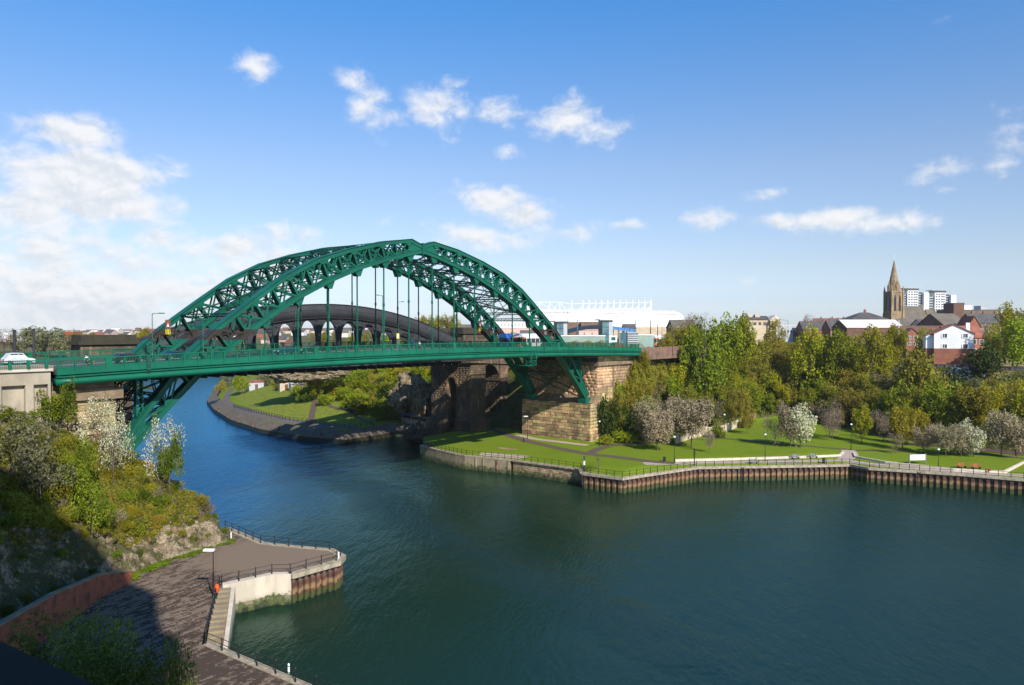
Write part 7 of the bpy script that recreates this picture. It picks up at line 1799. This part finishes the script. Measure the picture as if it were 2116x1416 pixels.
# young staked trees on the lawn
for px, py, lab in ((1208, 968, 'bare staked sapling at the quay corner'), (1237, 968, 'bare staked sapling on the lawn right of the quay corner')):
    g = G(px, py, 3.3); t = thing('sapling', lab, 'sapling', (g[0], g[1], zat(g[0], g[1])))
    rg = random.Random(px); mb = MB().tube((0,0,0), (0,0,2.2), .05, .035, 6)
    for i in range(14): a = rg.random()*6.28; z0 = rg.uniform(1.2, 2.2); mb.tube((0,0,z0), (math.cos(a)*.7*rg.random()+.2*math.cos(a), math.sin(a)*.8, z0+rg.uniform(.5, 1.3)), .02, .008, 4)
    mb.build('trunk', BARK, t, local=True)
    for s in (-.25, .25): MB().tube((s,0,0), (s,0,1.2), .04, n=5).build('stake', TIMBER, t, local=True)
# ---- vehicles
def car(x, y, z, rot, m, lab, L=4.1, W_=1.7, H=1.48, van=False):
    t = thing('car' if not van else 'van', lab, 'car' if not van else 'van', (x, y, z), rot)
    pr = [(-L/2, .35), (-L/2, .78), (-L/2+.15, .92), (-L*.42, 1.0), (-L*.30, H-.04), (-L*.12, H), (L*.10, H-.03), (L*.25, .98), (L*.45, .86), (L/2, .70), (L/2, .35)]
    if van: pr = [(-L/2, .35), (-L/2, H-.1), (-L*.45, H), (L*.25, H), (L*.38, 1.2), (L/2, 1.0), (L/2, .35)]
    n = len(pr); mb = MB(); hw = W_/2
    rings = []
    for s, ins in ((-1, 1.0), (-.94, 1), (.94, 1), (1, 1.0)):
        rings.append([(px_, s*hw*(1 if z_ < 1.05 else .86), z_) for px_, z_ in pr])
    vs = [v for r_ in rings for v in r_]; fs = [(k*n+i, k*n+(i+1) % n, (k+1)*n+(i+1) % n, (k+1)*n+i) for k in range(3) for i in range(n)]+[tuple(range(n-1, -1, -1)), tuple(range(3*n, 4*n))]
    mb.add(vs, fs); mb.build('body', m, t, local=True)
    for s in (-1, 1):
        y_ = s*hw*.885
        if not van:
            MB().prism([(-L*.36, 1.02), (-L*.285, H-.10), (-L*.06, H-.07), (-L*.06, 1.02)], y_-.03, y_+.03, 'y').build('rear_window', GLASS, t, local=True); MB().prism([(-L*.04, 1.02), (-L*.04, H-.07), (L*.09, H-.10), (L*.20, 1.02)], y_-.03, y_+.03, 'y').build('front_window', GLASS, t, local=True)
        for xx in (-L*.31, L*.31):
            w = MB().tube((xx, s*(hw-.18), .32), (xx, s*(hw+.02), .32), .32, n=14).build('wheel', TYRE, t, local=True); MB().tube((xx, s*(hw+.02), .32), (xx, s*(hw+.035), .32), .19, n=10).build('rim', RAIL, w, local=True)
    MB().hexa([(L*.115, -hw*.78, H-.10), (L*.245, -hw*.82, 1.0), (L*.245, hw*.82, 1.0), (L*.115, hw*.78, H-.10), (L*.14, -hw*.78, H-.07), (L*.27, -hw*.82, 1.03), (L*.27, hw*.82, 1.03), (L*.14, hw*.78, H-.07)]).build('windscreen', GLASS, t, local=True)
    for s in (-.62, .62): MB().box(L/2-.12, L/2+.02, s*hw-.18, s*hw+.18, .62, .76).build('headlight', WHITE, t, local=True); MB().box(-L/2-.02, -L/2+.08, s*hw-.14, s*hw+.14, .68, .86).build('tail_light', REDP, t, local=True)
    return t
NAVY = mat('navy car paint', (.012,.02,.06), None, 1, .25); BLK = mat('black car paint', (.012,.012,.014), None, 1, .22); SIL = mat('silver car paint', (.55,.58,.60), None, 1, .3)
DZ = lambda x: RZ(x)-1.5
car(PY(35,745,3.5)[0], 3.2, 27.35, 0, SIL, 'silver white hatchback on the approach road at the left edge', 3.6, H=1.62); car(PY(-4,745,3.5)[0]-3.4, 3.2, 27.35, 0, SIL, 'white car partly cut by the left edge', 4.0)
x = PY(262,740,5)[0]; car(x, 4.2, DZ(x), 0, BLK, 'black car on the bridge left of the arch foot', 4.6)
x = PY(368,735,5)[0]; car(x, 5.0, DZ(x), 0, NAVY, 'dark car between the two feet of the arch', 4.3)
x = PY(588,722,5)[0]; car(x, 4.2, DZ(x), math.pi, NAVY, 'dark blue car on the bridge below the third hanger', 4.3); x = PY(636,721,5)[0]; car(x, 4.2, DZ(x), math.pi, BLK, 'dark estate car following the dark blue car', 4.6)
x = PY(858,716,12)[0]; car(x, 12, DZ(x), 0, NAVY, 'blue car near the middle of the bridge', 4.2)
def bus(px, y, rot, lab, body, top, L=11.0, front=None):
    x = PY(px, 712, y)[0]; z = DZ(x) if x < 77 else 26.45; t = thing('bus', lab, 'bus', (x, y, z), rot); w = 1.25; H = 3.5
    MB().box(-L/2, L/2, -w, w, .35, 1.25).build('lower_body', body, t, local=True); MB().box(-L/2+.05, L/2-.05, -w+.03, w-.03, 1.25, 2.35).build('window_band', GLASS, t, local=True); MB().prism([(-w, 2.35), (w, 2.35), (w, 3.0), (w-.3, H), (-w+.3, H), (-w, 3.0)], -L/2, L/2, 'x').build('roof', top, t, local=True)
    for i in range(6): xx = -L/2+L*(i+.5)/6; MB().box(xx-.06, xx+.06, -w-.01, w+.01, 1.25, 2.35).build('pillar', body, t, local=True)
    for xx in (-L*.3, L*.32):
        for s in (-1, 1): MB().tube((xx, s*(w-.25), .48), (xx, s*(w+.02), .48), .48, n=14).build('wheel', TYRE, t, local=True)
    if front: MB().box(-L/2-.02, -L/2+2.6, -w-.012, w+.012, .4, 1.2).build('coloured_end', front, t, local=True); MB().box(-L/2-.03, -L/2+2.4, -w-.013, w+.013, 2.36, 2.72).build('coloured_band', front, t, local=True)
    MB().box(-L/2-.03, -L/2+.02, -w+.15, w-.15, 1.2, 2.5).build('windscreen', GLASS, t, local=True)
bus(1094, 9.5, 0, 'white and orange single-deck bus crossing near the right arch foot', OFFW, WHITE, 10.5, mat('bus orange', (.75,.22,.02), None, 1, .4)); bus(1062, 12.6, 0, 'blue bus just ahead of the orange and white bus', BLUEP, BLUEP, 9.0, BLUEP)
bus(1362, 9, 0, 'second white and orange bus beyond the bridge end', OFFW, WHITE, 9, bpy.data.materials['bus orange'])
for px, y, m, lab in ((1280, 4, REDP, 'red car passing behind the parapet at the bridge end'), (1334, 6, BLUEP, 'blue van beyond the louvred kiosk'), (1377, 5, ORANGE, 'orange red car at the far end of the approach')):
    x = PY(px, 712, y)[0]; car(x, y, 26.45 if x > 77 else DZ(x), 0, m, lab, 4.2, van='van' in lab, H=1.9 if 'van' in lab else 1.48)
for px, py, m, lab, z in ((1859, 723, NAVY, 'dark blue car parked before the brown terrace', 22), (1917, 720, mat('teal car paint', (.02,.12,.18), None, 1, .3), 'teal car on the street left of the white house', 22), (1877, 737, REDP, 'red car parked on the ground left of the white house', 22)):
    p = G(px, py, z+.3); car(p[0], p[1], max(z, zat(p[0], p[1], z)), R0, m, lab)
# car park ground and street near the white house
def pad(name, pts, m, dz):
    vs = []; mb = MB(); c = [G(a, b, 22.2) for a, b in pts]; mb.add([(q[0], q[1], 22.3+dz) for q in c], [tuple(range(len(c)))]); mb.build(name, m)
    props(bpy.data.objects[name], kind='structure')
# ---- people
SKIN = mat('skin', (.50,.30,.20), None, 1, .6); DNAVY = mat('navy cloth', (.015,.02,.05), None, 2, .9); DGRY = mat('dark grey cloth', (.03,.03,.033), None, 2, .9); WCLOTH = mat('white cloth', (.75,.74,.72), None, 2, .9); HAIR = mat('dark hair', (.02,.014,.01), None, 2, .7); BCLOTH = mat('blue cloth', (.03,.08,.3), None, 2, .9)
def skinmesh(name, joints, edges, m, parent, sub=1):
    me = bpy.data.meshes.new(name); me.from_pydata([j[:3] for j in joints], edges, []); o = link(name, me, parent); 
    md = o.modifiers.new('skin', 'SKIN'); sv = me.skin_vertices[0].data if me.skin_vertices else None
    if sv is None:
        bpy.context.view_layer.update()
        sv = me.skin_vertices[0].data
    for i, j in enumerate(joints): sv[i].radius = (j[3], j[3]*(.8 if len(j) < 5 else j[4])); sv[i].use_root = (i == 0)
    md.use_smooth_shade = True
    s = o.modifiers.new('sub', 'SUBSURF'); s.levels = sub; s.render_levels = sub; me.materials.append(m); return o
def person(x, y, z, rot, lab, top, leg, pose='walk', h=1.0, bag=False):
    t = thing('person', lab, 'person', (x, y, z), rot); t.scale = (h,)*3
    if pose == 'walk': kn = [(.12, -.10, .50), (.02, .10, .49)]; ft = [(.16, -.10, .07), (-.30, .10, .10)]; hp = (0, 0, .93); sh = (0, 0, 1.42); hd = (.02, 0, 1.66); el = [(-.10, -.26, 1.14), (.08, .26, 1.14)]; hn = [(.05, -.28, .90), (.24, .26, .94)]
    else: kn = [(.34, -.10, .78), (.24, .10, .58)]; ft = [(.22, -.12, .40), (.08, .12, .18)]; hp = (-.05, 0, 1.0); sh = (.28, 0, 1.42); hd = (.42, 0, 1.64); el = [(.42, -.20, 1.18), (.42, .20, 1.18)]; hn = [(.68, -.20, 1.08), (.68, .20, 1.08)]
    J = [(*hp, .15), ((hp[0]+sh[0])/2, 0, (hp[2]+sh[2])/2, .14), (sh[0], 0, sh[2]-.05, .16), ((sh[0]+hd[0])/2, 0, sh[2]+.08, .06), (*hd, .10), (hd[0], 0, hd[2]+.09, .08)]
    E_ = [(0, 1), (1, 2), (2, 3), (3, 4), (4, 5)]
    for i, s in enumerate((-1, 1)):
        b = len(J); J += [(sh[0], s*.19, sh[2]-.03, .07), (*el[i], .05), (*hn[i], .035), (hn[i][0]+.05, hn[i][1], hn[i][2]-.06, .03)]; E_ += [(2, b), (b, b+1), (b+1, b+2), (b+2, b+3)]
        b = len(J); J += [(hp[0], s*.09, hp[2]-.06, .10), (*kn[i], .065), (*ft[i], .045), (ft[i][0]+.16, ft[i][1], ft[i][2]-.03, .04)]; E_ += [(0, b), (b, b+1), (b+1, b+2), (b+2, b+3)]
    skinmesh('body', J, E_, SKIN, t)
    # clothes follow the body a little proud of the skin
    Jt = [(*hp, .165), ((hp[0]+sh[0])/2, 0, (hp[2]+sh[2])/2, .155), (sh[0], 0, sh[2]-.04, .175)]; Et = [(0, 1), (1, 2)]
    for i, s in enumerate((-1, 1)): b = len(Jt); Jt += [(sh[0], s*.19, sh[2]-.03, .085), (*el[i], .065), (*hn[i], .05)]; Et += [(2, b), (b, b+1), (b+1, b+2)]
    skinmesh('jacket', Jt, Et, top, t)
    Jl = [(hp[0], 0, hp[2]-.02, .165)]; El = []
    for i, s in enumerate((-1, 1)): b = len(Jl); Jl += [(hp[0], s*.09, hp[2]-.08, .115), (*kn[i], .08), (*ft[i], .062)]; El += [(0, b), (b, b+1), (b+1, b+2)]
    skinmesh('trousers', Jl, El, leg, t)
    MB().lathe([(0, .13), (.08, .10), (.11, .03), (.11, -.03), (.07, -.06)], (hd[0]-.02, 0, hd[2]+.06), 10).build('hair', HAIR, t, local=True, smooth=True)
    return t
FZ = lambda x: RZ(x)-1.35
x = PY(184, 745, -3.4)[0]; person(x, -3.4, 27.5-.0 if x < -67.4 else FZ(x), math.pi, 'cyclist in a white top riding along the bridge pavement at the left', WCLOTH, DGRY, 'ride', 1.0)
bx = x; bz = 27.5 if x < -67.4 else FZ(x); t = thing('bicycle', 'bicycle ridden along the bridge pavement with an orange pannier', 'bicycle', (bx, -3.4, bz), math.pi)
for xx, nm in ((-.52, 'rear_wheel'), (.55, 'front_wheel')):
    mb = MB()
    for i in range(18): a, b = i*math.pi/9, (i+1)*math.pi/9; mb.tube((xx+.33*math.cos(a), 0, .34+.33*math.sin(a)), (xx+.33*math.cos(b), 0, .34+.33*math.sin(b)), .022, n=5, caps=False)
    for i in range(6): a = i*math.pi/6; mb.tube((xx+.32*math.cos(a), 0, .34+.32*math.sin(a)), (xx-.32*math.cos(a), 0, .34-.32*math.sin(a)), .005, n=3)
    mb.build('wheel', TYRE, t, local=True)
MB().tube((-.52,0,.34), (-.15,0,.85), .02).tube((-.52,0,.34), (-.02,0,.3), .02).tube((-.02,0,.3), (-.15,0,.85), .02).tube((-.02,0,.3), (.42,0,.82), .022).tube((-.15,0,.82), (.42,0,.84), .02).tube((.42,0,.98), (.55,0,.34), .02).tube((.42,-.25,1.02), (.42,.25,1.02), .018).build('frame', BLACK, t, local=True)
MB().box(-.28, .0, -.07, .07, .85, .92).build('saddle', BLACK, t, local=True); MB().box(-.72, -.36, -.22, -.08, .42, .80).build('pannier', ORANGE, t, local=True)
for px, lab, a, b, y in ((808, 'pedestrian in navy on the bridge, left of a walking pair', DNAVY, DNAVY, 19.5), (815, 'pedestrian in a dark coat on the bridge, right of a walking pair', DGRY, DGRY, 19.5), (867, 'pedestrian in a pale top near the middle of the bridge', WCLOTH, DGRY, -3.0), (893, 'pedestrian in light clothes behind the near hangers', WCLOTH, DNAVY, 19.5), (690, 'pedestrian in a dark coat on the far pavement left of the hangers', DNAVY, DGRY, 19.5), (1192, 'person in blue walking at the bridge end', BCLOTH, DNAVY, -3.0)):
    x = PY(px, 712, y)[0]; person(x, y, FZ(x) if x < 77 else 26.6, 0 if px % 2 else math.pi, lab, a, b, 'walk', 1.0)
# warning boards on the feet of the arch
def wboard(px, y, lab):
    x, z = PY(px, 672, y-.85)[[0, 2]]; t = thing('warning_board', lab, 'warning sign', (x, y-.9, z-1.2), 0, 'warning boards on the arch feet')
    MB().box(-.42, .42, -.03, .03, .5, 2.1).build('plate', BTILE, t, local=True); MB().prism([(-.34, .85), (.34, .85), (0, 1.75)], -.045, -.031, 'y').build('triangle_rim', REDP, t, local=True); MB().prism([(-.22, .93), (.22, .93), (0, 1.52)], -.055, -.046, 'y').build('triangle', WHITE, t, local=True)
    MB().box(-.42, .42, -.03, .03, -.35, .48).build('chevron_plate', YELLOW, t, local=True)
    for i in range(3): MB().prism([(-.40+i*.28, -.33), (-.28+i*.28, -.33), (-.20+i*.28, .46), (-.32+i*.28, .46)], -.045, -.031, 'y').build('stripe', BLACK, t, local=True)
wboard(346.5, 17.3, 'warning triangle board with yellow and black stripes on the left far rib'); wboard(991.5, 17.3, 'warning triangle board with yellow and black stripes on the right far rib')
# upstream sheds and covered walk
def shed(px, py, w, h, m, rm, lab, d):
    p = hit(px, py+8); z = p[2]; t = thing('shed', lab, 'shed', (p[0], p[1], z), R0+.5); MB().box(-w/2, w/2, 0, 4, -2, h).build('wall', m, t, local=True)
    MB().hexa([(-w/2-.3, -.3, h), (w/2+.3, -.3, h), (w/2+.3, 4.3, h+.6), (-w/2-.3, 4.3, h+.6), (-w/2-.3, -.3, h+.2), (w/2+.3, -.3, h+.2), (w/2+.3, 4.3, h+.8), (-w/2-.3, 4.3, h+.8)]).build('roof', rm, t, local=True); MB().box(-.6, .6, -.06, .05, 0, 2.0).build('door', BTILE, t, local=True)
shed(530, 796, 6.0, 2.8, GREYC, TILE, 'grey and white shed on the upstream bank seen under the bridge', 236); shed(592, 797, 5.0, 2.8, BUFF, SLATE2, 'ruined buff brick shed overgrown with ivy upstream', 232); shed(614, 798, 4.5, 2.4, GREYC, GREYC, 'pale grey shed right of the ruined shed upstream', 231)
t = thing('covered_walk', 'dark roofed covered walk on posts beside the railway pier', 'shelter', (58, 55, 3)); a_ = G(812, 868, 3.4); b_ = G(893, 884, 3.0)
a2, b2 = Vector(a_), Vector(b_)
MB().bar((a2.x, a2.y, 6.0), (b2.x, b2.y, 5.6), 2.4, .15).build('roof', SLATE, t)
for i in range(5): p = a2.lerp(b2, (i+.1)/4.3); MB().tube((p.x, p.y, 1.5), (p.x, p.y, 5.9), .14, n=6).build('post', CONCP, t)
q = [(a2.x+1.1, a2.y+.9), (b2.x+1.1, b2.y+.9)]; MB().bar((q[0][0], q[0][1], 3.2), (q[1][0], q[1][1], 3.0), .25, 2.6).build('back_wall', BUFF, t)
# boulders of pale rock on the upstream cliff
def boulder(name, lab, px, py, d, w, h, dep, seed, m=ROCK, cat='cliff'):
    p = DP(px, py, d); t = bmesh.new(); bmesh.ops.create_icosphere(t, subdivisions=5, radius=1)
    for v in t.verts:
        c = v.co.copy(); n1 = fr(c.x*1.6, c.y*1.6, c.z*1.2+seed, 1.0, 5); n2 = abs(fr(c.x, c.y, c.z+seed, 4.0, 3)); k = 1+.42*n1+.22*(noise.ridged_multi_fractal(Vector((c.x*2, c.y*2, c.z*1.1+seed)), 1.0, 2.1, 5, 1.0, 2.0)-1)
        v.co = Vector((c.x*w*k, c.y*dep*k, c.z*h*k))
    me = bpy.data.meshes.new(name); t.to_mesh(me); t.free(); me.materials.append(m); me.polygons.foreach_set('use_smooth', [False]*len(me.polygons)); o = link(name, me, loc=tuple(p), rot=R0); props(o, lab, cat)
def bpos(px, py, dd): v = Vector(hit(px, py)); d_ = (v-Vector(CAM)); return tuple(Vector(CAM)+d_*(1+dd/d_.length))
boulder('rock_face', 'pale sunlit rock outcrop on the upstream bank left of the railway pier', 845, 822, 240, 5.5, 7.0, 4.5, 1)
boulder('rock_face', 'shaded rock outcrop hard against the railway pier', 880, 842, 232, 4.5, 6.5, 4, 5)
boulder('rock_face', 'bare pale scree patch high on the bank under the deck', 615, 770, 262, 12, 3.2, 6, 9)
boulder('rock_face', 'dark weedy rocks at the water by the railway pier', 872, 900, 215, 4.5, 2.4, 4.0, 12, mat('weedy rock', (.05,.045,.028), (.03,.03,.018), 1, .9, .4, 3))
# viewpoint terrace and corner parapet; unseen blocks added to throw the quay shadow
tb = thing('shadow_tower', 'unseen tall building beside the viewpoint, shaped to throw the shadow on the quay', 'building', (-115, -110, 0))
MB().box(-144, -111, -134, -122, 0, 88).build('wall', CONC, tb); MB().prism([(-110.8, 88.01), (-127.5, 112), (-144.2, 88.01)], -134, -122, 'y').build('roof', SLATE, tb)
MB().box(-144.6, -110.2, -134.6, -121.4, 66, 68.5).build('string_course', CONC, tb); MB().box(-144.6, -109.8, -134.6, -121.4, 74, 78).build('shadow_ledge', CONC, tb)  # unseen ledges, added to make the shadow edge wavy
MB().box(-190, -113, -121.5, -52, 0, 46).build('sky_blocker', BRICK, tb)  # unseen block, added to cut sky light and deepen the quay shade
MB().box(-109.4, -103.2, -125, -108.6, 0, 30.4).build('terrace', CONC, tb)
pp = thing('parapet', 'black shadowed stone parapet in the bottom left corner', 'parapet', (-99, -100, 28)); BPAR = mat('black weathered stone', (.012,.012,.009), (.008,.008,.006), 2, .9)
a3 = DP(-60, 1345, 9.0); b3 = DP(330, 1536, 7.3); a3b = a3+np.array([-.5, -.35, 0])*1.6; b3b = b3+np.array([-.5, -.35, 0])*1.6
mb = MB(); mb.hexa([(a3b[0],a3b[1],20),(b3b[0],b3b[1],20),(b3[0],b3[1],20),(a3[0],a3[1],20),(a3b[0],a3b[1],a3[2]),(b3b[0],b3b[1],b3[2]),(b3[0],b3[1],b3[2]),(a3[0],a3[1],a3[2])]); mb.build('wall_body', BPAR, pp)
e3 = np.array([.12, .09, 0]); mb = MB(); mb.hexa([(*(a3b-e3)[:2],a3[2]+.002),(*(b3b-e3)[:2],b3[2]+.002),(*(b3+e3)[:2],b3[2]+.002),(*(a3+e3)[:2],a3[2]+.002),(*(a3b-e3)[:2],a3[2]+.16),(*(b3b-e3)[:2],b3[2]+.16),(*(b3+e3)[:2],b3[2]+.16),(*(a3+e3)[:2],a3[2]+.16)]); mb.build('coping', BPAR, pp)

# look-alike plants that the picture lists apart get their order from the left
_same = {}
for o in COL.objects:
    if o.parent is None and o.get('category') in ('tree', 'bush', 'shrub', 'building', 'house'): _same.setdefault(o['label'], []).append(o)
ORD = ['first', 'second', 'third', 'fourth', 'fifth', 'sixth', 'seventh', 'eighth', 'ninth', 'tenth', 'eleventh', 'twelfth', 'thirteenth']
for lab, L in _same.items():
    if 1 < len(L) <= 13 and len(lab.split()) <= 13:
        L.sort(key=lambda o: pix(*o.location)[0])
        for i, o in enumerate(L): o['label'] = lab+', '+ORD[i]+' from left'
